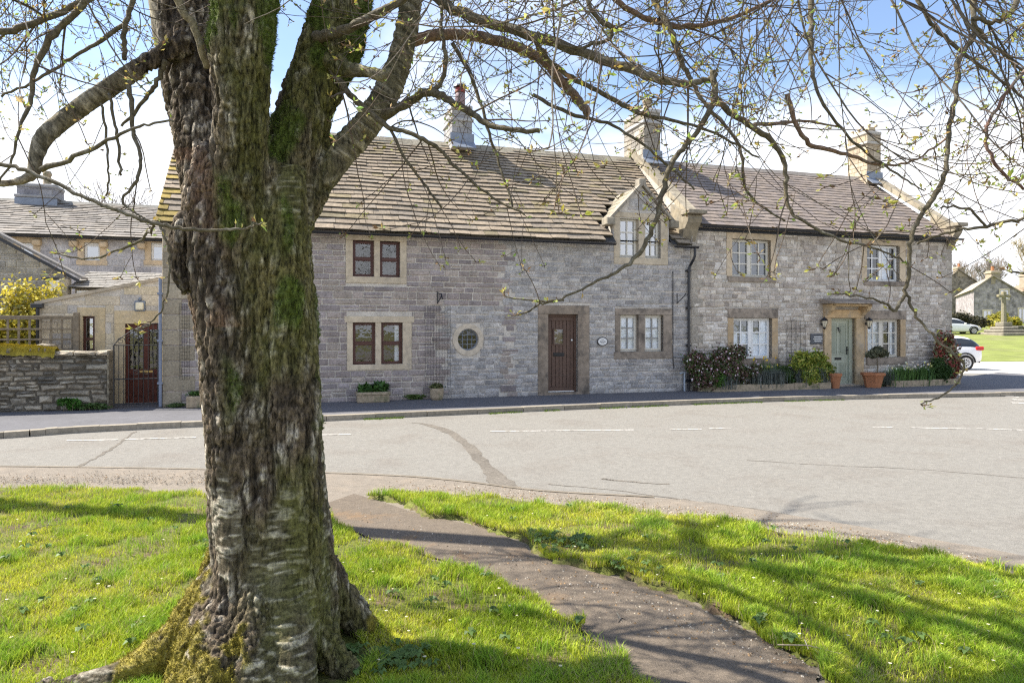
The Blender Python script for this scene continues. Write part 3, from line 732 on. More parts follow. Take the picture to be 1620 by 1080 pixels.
# roof
rnd.seed(8)
def mossy(s, q, c):
    if s < SL0+1.2 and rnd.random() < .65: return (lambda g: [.34*g, .25*g, .06*g])(rnd.uniform(.6, 1.15))
    if rnd.random() < .10: return [c[0]*.85, c[1]*.86, c[2]*.72]
    return c
SLOPE = (RZR-3.90)/(RN+.24)
def cutdorm(s, p, Ln):
    q = p/Ln*(RN+.24)-.24; z = 3.90+SLOPE*(q+.24)   # n and z on the slope
    return abs(s-dmc) < (dmc-dm0+.05)*min(1, max(0, (DA-z)/(DA-DZ))) + (0.02 if z < DA else -9) if z < DA else False
m = MB()
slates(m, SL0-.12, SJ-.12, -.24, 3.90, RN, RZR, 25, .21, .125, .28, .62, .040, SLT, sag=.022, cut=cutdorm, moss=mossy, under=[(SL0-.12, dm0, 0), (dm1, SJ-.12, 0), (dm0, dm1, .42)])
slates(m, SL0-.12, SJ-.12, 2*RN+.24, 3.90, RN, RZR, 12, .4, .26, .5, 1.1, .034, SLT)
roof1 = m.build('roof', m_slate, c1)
m = MB(); s = SL0-.1
while s < SJ-.2:
    w = rnd.uniform(.42, .6); e = min(s+w, SJ-.15); g = rnd.uniform(.8, 1.1); z = RZR+rnd.uniform(-.008, .012)
    m.prism([(RN-.2, z-.13), (RN, z+.085), (RN+.2, z-.13), (RN+.17, z-.15), (RN, z+.03), (RN-.17, z-.15)], s, e-.01, (.27*g, .245*g, .19*g), axis='x'); s = e
m.build('ridge', m_slate, c1)
m = MB(); gutter(m, SL0, dm0-.06, -.27, 3.86, .06); gutter(m, dm1+.04, SJ+.05, -.27, 3.86, .06)
m.build('gutter', m_black, c1)
m = MB(); sx = L(1087, 500)[0]; tx = SJ-.05
m.tube([(tx, -.27, 3.84), (tx, -.27, 3.62), (tx-.02, -.24, 3.52), (sx+.03, -.10, 3.36), (sx, -.085, 3.26), (sx, -.085, 0.02)], .036, 10)
for z in (3.2, 2.2, 1.2, .25): m.box(sx-.055, sx+.055, -.13, -.0, z, z+.05)
m.build('downpipe', m_black, c1, smooth=False)
# dormer roof + copings
m = MB()
hw = dmc-dm0+.10
for sg in (-1, 1):
    for r in range(7):
        for q in range(4):
            t0, t1 = r/7, (r+1)/7; x0 = dmc+sg*hw*(1-t0); x1 = dmc+sg*hw*(1-t1)*1.0; zz0 = DZ-.06+(DA+.06-DZ)*t0; zz1 = DZ-.06+(DA+.06-DZ)*t1
            y0 = .1+q*.4; y1 = y0+.395; g = rnd.uniform(.8, 1.1); c = (.27*g, .24*g, .18*g)
            m.poly([(x0, y0, zz0+.04), (x0, y1, zz0+.04), (x1, y1, zz1+.01), (x1, y0, zz1+.01)], c); m.poly([(x0, y0, zz0), (x0, y1, zz0), (x0, y1, zz0+.04), (x0, y0, zz0+.04)], c)
m.build('dormer_roof', m_slate, c1)
m = MB()
for sg in (-1, 1):
    k = 4
    for q in range(k):
        t0, t1 = q/k, (q+1)/k-.01; f = lambda t, up: (dmc+sg*(hw+.04)*(1-t), DZ-.10+(DA-DZ+.12)*t+up); g = rnd.uniform(.9, 1.1)
        a, b = f(t0, 0), f(t1, 0); m.prism([a, b, (b[0]+sg*.0, b[1]+.10), (a[0]+sg*.0, a[1]+.10)], -.10, .18, (g, g, g))
m.box(dmc-.10, dmc+.10, -.09, .18, DA+.0, DA+.19, (1, 1, 1), .02)
for sg in (-1, 1):
    a = dmc+sg*(hw+.02); m.box(a-.12, a+.12, -.14, .2, DZ-.2, DZ-.0, (.95, .95, .9), .02)
m.build('dormer_coping', m_cope, c1)
# windows of the left cottage
def lights2(r, m0, m1, y0, y1): return [(r[0], m0, r[2], r[3]), (m1, r[1], r[2], r[3])]
cc = (1, .97, .9)
ma, mb_ = L(592, 410)[0], L(601, 410)[0]
w1 = window(c1, r_w1, [(r_w1[0], ma, r_w1[2], r_w1[3]), (mb_, r_w1[1], r_w1[2], r_w1[3])], 'brown', o_w1, mullions=[(ma, mb_)], cc=cc, gl=m_glassb)
ma, mb_ = L(594, 540)[0], L(603, 540)[0]
w2 = window(c1, r_w2, [(r_w2[0], ma, r_w2[2], r_w2[3]), (mb_, r_w2[1], r_w2[2], r_w2[3])], 'brown', o_w2, head=(o_w2[0]-.06, o_w2[1]+.06), mullions=[(ma, mb_)], cc=cc,
            curtain=cur_side(spans=((.86, 1.0),)), gl=m_glassb)
ma, mb_ = L(1010, 525)[0], L(1020, 525)[0]
w3 = window(c1, r_w3, [(r_w3[0], ma, r_w3[2], r_w3[3]), (mb_, r_w3[1], r_w3[2], r_w3[3])], 'cream', o_w3, mullions=[(ma, mb_)], surmat=m_dressd, curtain=cur_net(1), sill=(o_w3[0]-.04, o_w3[1]+.02), bars=m_bar)
ma, mb_ = L(1010, 375)[0], L(1020, 375)[0]
w4 = window(c1, r_w4, [(r_w4[0], ma, r_w4[2], r_w4[3]), (mb_, r_w4[1], r_w4[2], r_w4[3])], 'cream', o_w4, mullions=[(ma, mb_)], cc=(.9, .88, .82))
# round window
f = MB(); k = 40
def ring(mb, r0, r1, y0, y1, cx, cz, c=(1, 1, 1), kk=40):
    a = [[mb.vert((cx+r*math.cos(2*math.pi*i/kk), y, cz+r*math.sin(2*math.pi*i/kk)), c) for i in range(kk)] for (r, y) in ((r0, y1), (r0, y0), (r1, y0), (r1, y1))]
    for q in range(4):
        for i in range(kk): mb.face([a[q][i], a[q][(i+1) % kk], a[(q+1) % 4][(i+1) % kk], a[(q+1) % 4][i]])
f = MB(); ring(f, .235, .275, .08, .13, rc[0], rc[1])
for t in (-.115, 0, .115):
    h = math.sqrt(.235**2-t*t); f.box(rc[0]+t-.006, rc[0]+t+.006, .085, .1, rc[1]-h, rc[1]+h); f.box(rc[0]-h, rc[0]+h, .083, .098, rc[1]+t-.006, rc[1]+t+.006)
wr = f.build('window', m_lead, c1); wr['label'] = 'round leaded window'
f = MB(); f.poly([(rc[0]+.24*math.cos(a), .105, rc[1]+.24*math.sin(a)) for a in [2*math.pi*i/32 for i in range(32)]]); f.build('pane', GLASS('dark_leaded_glass', .07), wr)
f = MB(); ring(f, .262, .385, -.03, .12, rc[0], rc[1]); f.build('surround', m_dress, wr)
f = MB(); f.box(rc[0]-.3, rc[0]+.3, .42, .44, rc[1]-.3, rc[1]+.3); f.build('room_behind', m_dark, wr)
# door of the left cottage
f = MB(); surround(f, o_dr, r_dr, c=(.85, .83, .80), depth=.2); f.box(r_dr[0], r_dr[1], -.02, .2, -.02, .055, (.8, .8, .75), .004); f.box(o_dr[0]-.0, o_dr[1], -.03, -.022, .5, .501)
D = MB(); a, b, z0, z1 = r_dr
D.box(a, a+.05, .10, .19, z0, z1-.001, b=.004); D.box(b-.05, b, .10, .19, z0, z1-.001, b=.004); D.box(a+.05, b-.05, .10, .19, z1-.06, z1-.002, b=.004)
pw = (b-a-.1)/7
hs0, hs1, hz0, hz1 = L(880, 540)[0], L(894, 540)[0], L(887, 544)[1], L(887, 521)[1]
for i in range(7):
    x0, x1 = a+.05+i*pw, a+.05+(i+1)*pw
    for (p, q) in (((z0+.12, hz0), (hz1, z1-.16)) if x0 < hs1-.01 and x1 > hs0+.01 else ((z0+.12, z1-.16),)): D.box(x0+.004, x1-.004, .14, .18, p, q, b=.006)
D.box(a+.05, b-.05, .135, .18, z0+.02, z0+.12, b=.005); D.box(a+.05, b-.05, .135, .18, z1-.16, z1-.06, b=.005)
D.box(a+.05, b-.05, .17, .18, z0+.1, hz0); D.box(a+.05, b-.05, .17, .18, hz1, z1-.1); D.box(a+.05, b-.05, .2, .21, hz0-.05, hz1+.05)
dr = D.build('door', m_door, c1)
f.build('surround', m_dressd, dr)['label'] = 'grey-brown door surround'
f = MB()
for q in ((hs0-.03, hs1+.03, hz0-.03, hz0), (hs0-.03, hs1+.03, hz1, hz1+.03), (hs0-.03, hs0, hz0, hz1), (hs1, hs1+.03, hz0, hz1)): f.box(q[0], q[1], .12, .15, q[2], q[3])
lf = f.build('door_light', m_door, dr); f = MB(); f.poly([(hs0, .15, hz0), (hs1, .15, hz0), (hs1, .15, hz1), (hs0, .15, hz1)]); f.build('pane', GLASS('door_light_glass', .12), lf)
f = MB(); zz = L(887, 561)[1]; f.box(hs0-.03, hs1+.03, .125, .137, zz-.045, zz+.045, b=.005); f.box(hs0+.0, hs1, .118, .125, zz-.02, zz+.02, b=.003); f.build('letterbox', m_iron, dr)
f = MB(); kx, kz = L(909, 538); f.lathe([(.0, 0), (.022, .004), (.028, .02), (.02, .035), (.008, .04)], 0, 0, 12); o = f.build('door_knob', m_pvc, dr, smooth=True, loc=(kx-.03, .13, kz), rot=(R(90), 0, 0))
f = MB(); f.box(a+.05, b-.05, .12, .14, z0, z0+.025); f.build('weather_bar', m_pvc, dr)
# chimneys
rnd.seed(3)
a = LS(715, 2.65); b = LS(747, 2.65)
chimney(c1, a, b, 2.65, 3.75, 6.75, 7.85, [(.33, .33, .33), (.30, .30, .31), (.36, .35, .33)], m_mortar, caps=.04, pots=(((a+b)/2+.05, 3.1, .15, .72, 'flue'),), cc=(.9, .9, .88))
a = LS(1019, 2.5); b = LS(1045, 2.5)
ch2 = chimney(c1, a, b, 2.5, 3.85, 6.7, 8.28, [(.33, .295, .24), (.29, .26, .215), (.37, .34, .29), (.25, .23, .20)], m_mortar, caps=.05, pots=(((a+b)/2, 2.8, .15, .38, 'pot'), ((a+b)/2, 3.45, .15, .34, 'pot')))
m = MB(); ax = (a+b)/2+.15; m.tube([(ax, 3.4, 8.3), (ax, 3.4, 9.55)], .012, 5); m.tube([(ax-.35, 3.4, 9.5), (ax+.35, 3.4, 9.5)], .008, 4)
for i in range(7): x = ax-.33+i*.11; m.tube([(x, 3.4-.0, 9.33), (x, 3.4, 9.66)], .005, 4)
m.build('aerial', m_lead, ch2)
# ---------------------------------------------------------------- party coping (belongs to the taller right cottage)
c2 = FT('stone_cottage', 'taller pale rubble-stone cottage with sage green front door under a stone hood', 'cottage', 0, 0, 0)
ZE2 = 4.52
def coping(par, s0, s1, zn0, znr, name='coping'):
    m = MB(); k = 6
    n0 = -.25; z0 = zn0
    for q in range(k):
        t0, t1 = q/k, (q+1)/k-.004; g = rnd.uniform(.88, 1.08)
        y0, y1 = n0+(RN-n0)*t0, n0+(RN-n0)*t1; h0, h1 = z0+(znr-z0)*t0, z0+(znr-z0)*t1
        m.prism([(y0, h0-.10), (y1, h1-.10), (y1, h1+.09), (y0, h0+.09)], s0, s1, (g, g*.97, g*.88), axis='x')
        y0, y1 = 2*RN-y0, 2*RN-y1
        m.prism([(y0, h0-.10), (y1, h1-.10), (y1, h1+.09), (y0, h0+.09)], s0, s1, (g, g*.97, g*.88), axis='x')
    return m.build(name, m_cope, par)
coping(c2, SJ-.16, SJ+.18, 4.62, RZR+.24); coping(c2, SE-.20, SE+.10, 4.72, RZR+.22)
def kneeler(par, s0, s1, z):
    m = MB(); m.prism([(.55, z+.36), (-.30, z-.06), (-.34, z-.16), (-.30, z-.25), (-.16, z-.42), (-.02, z-.74), (.55, z-.5)], s0, s1, (.92, .88, .78), axis='x')
    m.box(s0-.04, s1+.10, -.45, -.02, z-.04, z+.07, (1, .97, .9), .012); return m.build('kneeler', m_cope, par)
kneeler(c2, SJ-.30, SJ+.12, 4.75); kneeler(c2, SE-.22, SE+.06, 4.84)
r5 = rect(1158, 379, 1219, 438); o5 = rect(1149, 358, 1227, 438); r6 = rect(1371, 388, 1423, 445); o6 = rect(1363, 370, 1432, 445)
r7 = rect(1160, 503, 1221, 567); o7 = rect(1151, 503, 1230, 567); r8 = rect(1372, 505, 1424, 565); o8 = rect(1364, 505, 1432, 565)
rd = rect(1313, 503, 1352, 612); rd[2] = .04
s5 = rect(1151, 438, 1227, 446); s6 = rect(1366, 445, 1433, 452); s7 = rect(1160, 567, 1231, 576); s8 = rect(1370, 565, 1434, 576)
hd7 = rect(1151, 488, 1230, 503); hd8 = rect(1367, 491, 1433, 505)
o5[3] = ZE2-.03; o6[3] = ZE2-.03
for r_, q in ((r5, s5), (r6, s6), (r7, s7), (r8, s8)): q[3] = r_[2]
for r_, q in ((r7, hd7), (r8, hd8)): q[2] = r_[3]
for r_, q in ((r5, o5), (r6, o6), (r7, o7), (r8, o8)): q[2] = r_[2]
o7[3] = r7[3]; o8[3] = r8[3]
wall = MB()
panel_holes(wall, SJ, SE, -.12, ZE2, [r5, r6, r7, r8, rd])
wall.poly([(SE, 0, -.12), (SE, 2*RN, -.12), (SE, 2*RN, ZE2), (SE, RN, RZR), (SE, 0, ZE2)]); wall.poly([(SJ, 2*RN, -.12), (SJ, 2*RN, ZE2), (SE, 2*RN, ZE2), (SE, 2*RN, -.12)])
wall.poly([(SJ-.02, -.1, 4.0), (SJ-.02, -.1, 4.6), (SJ-.02, RN, RZR+.1), (SJ-.02, 2*RN, 4.5), (SJ-.02, 2*RN, 3.8)])
wall.cur = 1
odr = rect(1302, 480, 1364, 612); odr[2] = -.1
sk = [o5, o6, o7, o8, s5, s6, s7, s8, hd7, hd8, odr]
rnd.seed(31)
stones(wall, SJ+.02, SE-.02, -.02, ZE2-.02, .07, .15, .1, .34, LIME2, sk, proud=.022, gap=.012, j=.013, bev=.02, wav=.015)
for k, z in enumerate(np.arange(0, 4.4, .25)):
    w = .42 if k % 2 else .24; q_ = rnd.uniform(.85, 1.1); cq = [x*q_ for x in (.38, .345, .29)]
    wall.stone(SE-w, SE+.012, z+.006, z+.244, 0, -.03, cq, .006, .02); w = .36 if k % 2 else .22; wall.stone(SJ-.012, SJ+w, z+.006, z+.244, 0, -.03, cq, .006, .02)
wall.build('wall', [m_mortar2, m_lime], c2)
m = MB(); rnd.seed(9)
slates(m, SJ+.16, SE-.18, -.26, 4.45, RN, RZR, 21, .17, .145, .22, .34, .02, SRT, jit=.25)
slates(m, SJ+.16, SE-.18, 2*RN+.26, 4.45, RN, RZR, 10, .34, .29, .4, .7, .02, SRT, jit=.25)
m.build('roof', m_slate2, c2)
m = MB(); s = SJ+.18
while s < SE-.2:
    e = min(s+.45, SE-.18); g = rnd.uniform(.85, 1.1); m.prism([(RN-.17, RZR-.10), (RN, RZR+.08), (RN+.17, RZR-.10), (RN, RZR+.03)], s, e-.012, (.23*g, .21*g, .19*g), axis='x'); s = e
m.build('ridge', m_slate2, c2)
m = MB(); gutter(m, SJ+.2, SE+.12, -.30, 4.43, .055); m.box(SJ+.1, SE, -.05, -.0, 4.32, 4.40); m.build('gutter', m_black, c2)
cw = (1, .93, .82)
def lts(r): mm = (r[0]+r[1])/2; return [(r[0]+.0, mm+.0, r[2], r[3]), (mm, r[1], r[2], r[3])]
w5 = window(c2, r5, lts(r5), 'cream', o5, sill=s5, sillmat=m_dressd, cc=cw, curtain=cur_net(1, m_netg), frw=.05, casew=.02)
w6 = window(c2, r6, lts(r6), 'white', o6, sill=s6, sillmat=m_dressd, cc=cw, frw=.05, casew=.02, curtain=cur_side(spans=((.58, .8),)))
def cur_mix(par, a, b, z0, z1, rc):
    cur_net(1, MAT('dim_interior', (.26, .25, .24), .9, 3.5, .7, 0))(par, a, b, z0, z1, rc); m = MB(); y = rc+.06; w, h = b-a, z1-z0
    for (p, q, u, v) in ((.5, .98, .0, .60), (.80, .98, .6, .98), (.28, .47, .34, .66), (.04, .2, .36, .62)): m.poly([(a+w*p, y, z0+h*u), (a+w*q, y, z0+h*u), (a+w*q, y, z0+h*v), (a+w*p, y, z0+h*v)])
    m.build('curtain', m_net, par)
for (r_, o_, s_, h_, cu) in ((r7, o7, s7, hd7, cur_mix), (r8, o8, s8, hd8, cur_side(spans=((0, .5), (.5, .62), (.86, 1))))):
    w = window(c2, r_, lts(r_), 'white' if r_ is r7 else 'cream', o_, sill=s_, sillmat=m_dressd, cc=(.8, .68, .52), frw=.055, casew=.025, curtain=cu)
    q = MB(); q.box(h_[0], h_[1], -.03, .12, h_[2], h_[3], b=.008); q.build('lintel', m_dressd, w)
# doorcase, door
D = MB(); a, b, z0, z1 = rd
ex = L(1302, 540)[0], L(1364, 540)[0]; zf = L(1330, 481)[1]
D.box(ex[0], a, -.07, .2, .0, z1, (.9, .78, .6), .01); D.box(b, ex[1], -.07, .2, .0, z1, (.9, .78, .6), .01)
D.box(ex[0], ex[1], -.09, .2, z1, z1+.24, (1, .82, .58), .01)
for sx in (ex[0]+.07, ex[1]-.07): D.prism([(0, z1+.05), (-.12, z1+.08), (-.19, z1+.16), (-.30, z1+.22), (-.36, z1+.32), (-.36, zf), (0, zf)], sx-.065, sx+.065, (.9, .78, .6), axis='x')
D.box(ex[0]-.02, ex[1]+.02, -.36, .0, zf-.07, zf, (1, .85, .62), .01)
D.box(a, b, -.2, .2, -.05, .035, (.8, .78, .75), .01)
dc_ = MB()
dc_.box(a, a+.045, .08, .16, z0, z1, b=.004); dc_.box(b-.12, b, .08, .16, z0, z1, b=.004); dc_.box(a+.045, b-.12, .08, .16, z1-.06, z1-.001, b=.004)
A, B_ = a+.045, b-.12
dc_.box(A, B_, .135, .16, z0, z1-.06)
mid = (A+B_)/2
def pan(p, q, u, v):
    dc_.box(p, q, .126, .137, u, u+.02); dc_.box(p, q, .126, .137, v-.02, v); dc_.box(p, p+.02, .126, .137, u+.02, v-.02); dc_.box(q-.02, q, .126, .137, u+.02, v-.02); dc_.box(p+.05, q-.05, .122, .137, u+.05, v-.05, b=.006)
dr2 = dc_.build('door', m_sage, c2)
dc_ = MB()
for (u, v) in ((z0+.2, z0+.62), (z0+.86, z1-.16)):
    pan(A+.07, mid-.04, u, v); pan(mid+.04, B_-.07, u, v)
dc_.build('panel', m_saged, dr2)
D.build('doorcase', m_dress, dr2)
f = MB(); f.prism([(-.62, zf), (-.60, zf+.035), (0.0, zf+.16), (0.0, zf)], ex[0]-.14, ex[1]+.16, axis='x'); f.build('hood', m_dressd, dr2)
f = MB(); f.box(mid-.12, mid+.12, .12, .134, z0+.71, z0+.78, b=.004); f.build('letterbox', m_iron, dr2)
f = MB(); f.box(B_-.06, B_-.03, .11, .134, z0+.86, z0+1.1, b=.004); f.tube([(B_-.045, .11, z0+1.0), (B_-.045, .07, z0+1.0), (B_-.13, .07, z0+1.0)], .01, 6); f.build('handle', m_iron, dr2)
f = MB(); f.tube([(mid, .12, z1-.28), (mid+.03, .08, z1-.36), (mid, .075, z1-.43), (mid-.03, .08, z1-.36), (mid, .12, z1-.28)], .009, 6); f.box(mid-.04, mid+.04, .115, .13, z1-.3, z1-.27); f.build('knocker', m_iron, dr2)
rnd.seed(4)
a = LS(1372, 2.75); b = LS(1394, 2.75)
chimney(c2, a, b, 2.75, 3.65, 6.7, 8.42, [(.40, .33, .23), (.36, .30, .22), (.44, .38, .28)], m_mortar, caps=.06, pots=(((a+b)/2, 2.98, .15, .26, 'castle'), ((a+b)/2, 3.42, .15, .2, 'castle')), cc=(1, .95, .85))

# ================================================================== LEFT SIDE: extension, gate, dry-stone wall, rear houses
rnd.seed(41)
EX = .9
ext = FT('house_extension', 'single-storey pale ashlar extension with red-brown glazed door behind the iron gate', 'extension')
e0 = L(60, 480, EX); e1 = (SL0-.02, L(250, 438, EX)[1])
rdE = [L(198, 512, EX)[0], SL0-.09, .02, L(198, 512, EX)[1]]
rwE = rect(131, 500, 150, 560, EX); rwE[2] = .95
wall = MB()
panel_holes(wall, e0[0], SL0-.02, -.12, 2.0, [[rdE[0], rdE[1], rdE[2], 2.0 if rdE[3] > 2 else rdE[3]], rwE], n=EX)
wall.poly([(e0[0], EX, 2.0), (e1[0], EX, 2.0), (e1[0], EX, e1[1]), (e0[0], EX, e0[1])])
wall.poly([(e0[0], EX, -.1), (e0[0], EX+3, -.1), (e0[0], EX+3, e0[1]), (e0[0], EX, e0[1])])
topf = lambda s: e0[1]+(e1[1]-e0[1])*(s-e0[0])/(e1[0]-e0[0])
wall.cur = 1
ASH = [(.58, .50, .36), (.53, .46, .35), (.60, .52, .38), (.46, .43, .39), (.56, .49, .38)]
z = -.02
while z < 2.9:
    h = rnd.choice((.19, .24, .3)); s = e0[0]-rnd.uniform(0, .3)
    while s < SL0-.03:
        w = rnd.uniform(.28, .75); a, b = max(s, e0[0]+.01), min(s+w, SL0-.03); s += w
        if b-a < .05: continue
        for k in ((rdE[0]-.22, rdE[1]+.1, -1, rdE[3]+.3), (rwE[0]-.1, rwE[1]+.2, rwE[2]-.2, rwE[3]+.2)):
            if k[2] < z+h-.02 and k[3] > z+.02 and a < k[1] and b > k[0]:
                if a >= k[0] and b <= k[1]: a = b
                elif a < k[0]: b = k[0]
                else: a = k[1]
        if b-a < .04: continue
        t = min(z+h, topf(a)-.03, topf(b)-.03)
        if t-z < .04: continue
        g = rnd.uniform(.9, 1.1); wall.stone(a+.004, b-.004, z+.004, t-.004, EX, EX-.012, [x*g for x in rnd.choice(ASH)], .002, .006)
    z += h
g = (1.0, .92, .72)
wall.cur = 2
wall.box(rdE[0]-.21, rdE[0], EX-.02, EX+.15, 0, rdE[3], g, .005); wall.box(rdE[0]-.21, SL0-.03, EX-.022, EX+.15, rdE[3], rdE[3]+.29, g, .005)
wall.box(rwE[0]-.1, rwE[1]+.2, EX-.022, EX+.15, rwE[3], rwE[3]+.19, g, .005); wall.box(rwE[1], rwE[1]+.2, EX-.02, EX+.15, rwE[2], rwE[3], g, .005); wall.box(rwE[0]-.1, rwE[0], EX-.02, EX+.15, rwE[2], rwE[3], g, .005)
wall.build('wall', [m_mortar, m_stone, m_dress], ext)
m = MB(); m.prism([(e0[0]-.05, e0[1]-.03), (e1[0], e1[1]-.03), (e1[0], e1[1]+.04), (e0[0]-.05, e0[1]+.04)], EX-.06, EX+.3, (.8, .78, .74)); m.build('coping', m_dress, ext)
m = MB(); m.poly([(e0[0], EX+.3, e0[1]-.05), (e1[0], EX+.3, e1[1]-.05), (e1[0], EX+3.5, e1[1]-.1), (e0[0], EX+3.5, e0[1]-.1)], (.3, .28, .25)); m.build('roof', m_slate2, ext)
dmE = MB(); a, b, z0, z1 = rdE
dmE.box(a, a+.07, EX+.05, EX+.12, z0, z1, b=.004); dmE.box(b-.07, b, EX+.05, EX+.12, z0, z1, b=.004); dmE.box(a+.07, b-.07, EX+.05, EX+.12, z1-.13, z1, b=.004)
mid = (a+b)/2; dmE.box(mid-.06, mid+.06, EX+.06, EX+.11, z0+.75, z1-.13); dmE.box(a+.07, b-.07, EX+.06, EX+.11, z0, z0+.12); dmE.box(a+.07, b-.07, EX+.06, EX+.11, z0+.62, z0+.75); dmE.box(a+.07, b-.07, EX+.09, EX+.11, z0+.12, z0+.62)
dmE.box(a+.12, mid-.08, EX+.07, EX+.095, z0+.16, z0+.58, b=.008); dmE.box(mid+.08, b-.12, EX+.07, EX+.095, z0+.16, z0+.58, b=.008)
dE = dmE.build('door', m_dwood, ext)
m = MB(); m.poly([(a+.05, EX+.1, z0+.7), (b-.05, EX+.1, z0+.7), (b-.05, EX+.1, z1-.1), (a+.05, EX+.1, z1-.1)]); m.build('pane', m_glassb, dE)
m = MB(); m.box(mid-.14, mid+.14, EX+.045, EX+.06, z0+.67, z0+.72, b=.004); m.build('letterbox', MAT('brass', (.45, .32, .12), .35, 10, .1, 0, metal=.8), dE)
m = MB(); m.box(a-.05, b+.03, EX+.4, EX+.42, -.05, z1+.05); m.build('room_behind', m_dark, dE)
m = MB(); a, b, z0, z1 = rwE
m.box(a, a+.05, EX+.05, EX+.1, z0, z1); m.box(b-.05, b, EX+.05, EX+.1, z0, z1); m.box(a+.05, b-.05, EX+.05, EX+.1, z1-.05, z1); m.box(a+.05, b-.05, EX+.05, EX+.1, z0, z0+.05); m.box(a+.05, b-.05, EX+.05, EX+.1, (z0+z1)/2-.03, (z0+z1)/2+.03)
wE = m.build('window', m_brownw, ext); m = MB(); m.poly([(a, EX+.09, z0), (b, EX+.09, z0), (b, EX+.09, z1), (a, EX+.09, z1)]); m.build('pane', m_glass, wE)
m = MB(); m.box(a-.05, b+.05, EX+.3, EX+.32, z0-.05, z1+.05); m.build('room_behind', m_dark, wE)
m = MB(); px_ = L(64, 500, EX); m.tube([(e0[0]+.02, EX-.08, e0[1]-.04), (e0[0]+.02, EX-.08, .0)], .035, 8); m.box(e0[0]-.1, e0[0]+.12, EX-.14, EX-.02, e0[1]-.1, e0[1], b=.01); m.build('downpipe', m_black, ext)
m = MB(); m.tube([(SL0-.045, -.05, 2.75), (SL0-.045, -.05, .02)], .033, 10)
for z in (.5, 1.4, 2.4): m.box(SL0-.10, SL0+.0, -.09, -.0, z, z+.04)
tag(m.build('drainpipe', MAT('grey_pipe', (.20, .23, .30), .45, 10, .1, .1)), 'grey-blue vertical drainpipe between the iron gate and the low cottage corner', 'drainpipe').matrix_world = Matrix.Translation(W(0, 0)) @ Matrix.Rotation(TH, 4, 'Z')
# bulkhead lamp above the glazed door
sx, sz = L(222, 484, EX)
lm = FT('wall_lamp', 'grey square bulkhead lamp above the red-brown glazed door', 'wall lamp', sx, EX, sz)
m = MB(); m.box(-.11, .11, -.05, 0, -.12, .12, b=.015); m.lathe([(.03, .12), (.04, .15), (.02, .19)], 0, -.03, 10); m.build('housing', m_lead, lm); m = MB(); m.box(-.08, .08, -.11, -.05, -.09, .08, b=.02); m.build('shade', m_lampg, lm)
# lean-to roof behind the extension
lt = FT('lean_to', 'small lean-to with pale slate roof rising behind the ashlar extension', 'outbuilding')
m = MB(); n1, n2 = 2.6, 4.4; a, b = L(108, 455, n1), L(240, 455, n1); u = L(160, 431, n2); v = L(243, 428, n2)
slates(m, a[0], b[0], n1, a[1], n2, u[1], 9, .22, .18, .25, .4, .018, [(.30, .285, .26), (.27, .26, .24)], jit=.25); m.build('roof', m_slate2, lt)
m = MB(); m.box(a[0]+.1, b[0]-.1, n1+.15, n2, 0, a[1]+.02, (.40, .36, .30)); m.build('wall', m_stone, lt)
m = MB(); m.box(a[0]+.15, a[0]+.8, n1+.10, n1+.15, a[1]-.32, a[1]-.06); m.build('window', m_pvc, lt)
# rear house across the back
rh = FT('rear_house', 'two-storey grey stone house with long slate roof rising behind the extension', 'house')
NB = 7.0; za = L(120, 376, NB)[1]; sa, sb = LS(-260, NB), LS(330, NB)
holes = []
for (x0, x1) in ((32, 53), (133, 158), (239, 262)): holes.append(rect(x0, 384, x1, 412, NB))
wall = MB(); panel_holes(wall, sa, sb, -.1, za, holes, n=NB)
wall.cur = 1; stones(wall, sa, sb, .6, za-.05, .16, .24, .28, .5, [(.44, .43, .44), (.41, .40, .41), (.47, .46, .46)], [[h[0]-.18, h[1]+.18, h[2]-.15, h[3]+.2] for h in holes], n=NB, proud=.01, gap=.008, bev=.006)
wall.build('wall', [m_mortar, m_stone], rh)
for h in holes:
    window(rh, h, [tuple(h)], 'white', [h[0]-.16, h[1]+.16, h[2]-.14, h[3]+.18], nx=0, nz=1, frw=.05, casew=0, recess=.08) if False else None
    m = MB(); y = NB
    m.box(h[0]-.16, h[0], y-.02, y+.1, h[2], h[3], (1, .9, .75)); m.box(h[1], h[1]+.16, y-.02, y+.1, h[2], h[3], (1, .9, .75)); m.box(h[0]-.2, h[1]+.2, y-.024, y+.1, h[3], h[3]+.17, (1, .9, .75)); m.box(h[0]-.2, h[1]+.2, y-.03, y+.1, h[2]-.13, h[2], (1, .9, .75))
    f = MB(); w = .06
    for q in ((h[0], h[0]+w, h[2], h[3]), (h[1]-w, h[1], h[2], h[3]), (h[0]+w, h[1]-w, h[2], h[2]+w), (h[0]+w, h[1]-w, h[3]-w, h[3]), (h[0]+w, h[1]-w, h[2]+.42, h[2]+.46)): f.box(q[0], q[1], y+.06, y+.11, q[2], q[3])
    wp = f.build('window', m_pvc, rh); m.build('surround', m_dress, wp)
    f = MB(); f.poly([(h[0], y+.09, h[2]), (h[1], y+.09, h[2]), (h[1], y+.09, h[3]), (h[0], y+.09, h[3])]); f.build('pane', m_glass, wp)
    f = MB(); f.box(h[0]-.02, h[1]+.02, y+.3, y+.32, h[2]-.02, h[3]+.02); f.build('room_behind', m_dark, wp)
m = MB(); NR = NB+3.6; zr = L(150, 324, NR)[1]
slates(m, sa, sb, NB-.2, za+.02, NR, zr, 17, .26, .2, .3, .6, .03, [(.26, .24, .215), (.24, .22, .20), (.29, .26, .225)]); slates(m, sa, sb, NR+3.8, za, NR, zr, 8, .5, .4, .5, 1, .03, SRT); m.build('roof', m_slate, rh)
m = MB(); m.prism([(NR-.15, zr-.08), (NR, zr+.08), (NR+.15, zr-.08)], sa, sb, (.25, .24, .21), axis='x'); m.build('ridge', m_slate, rh)
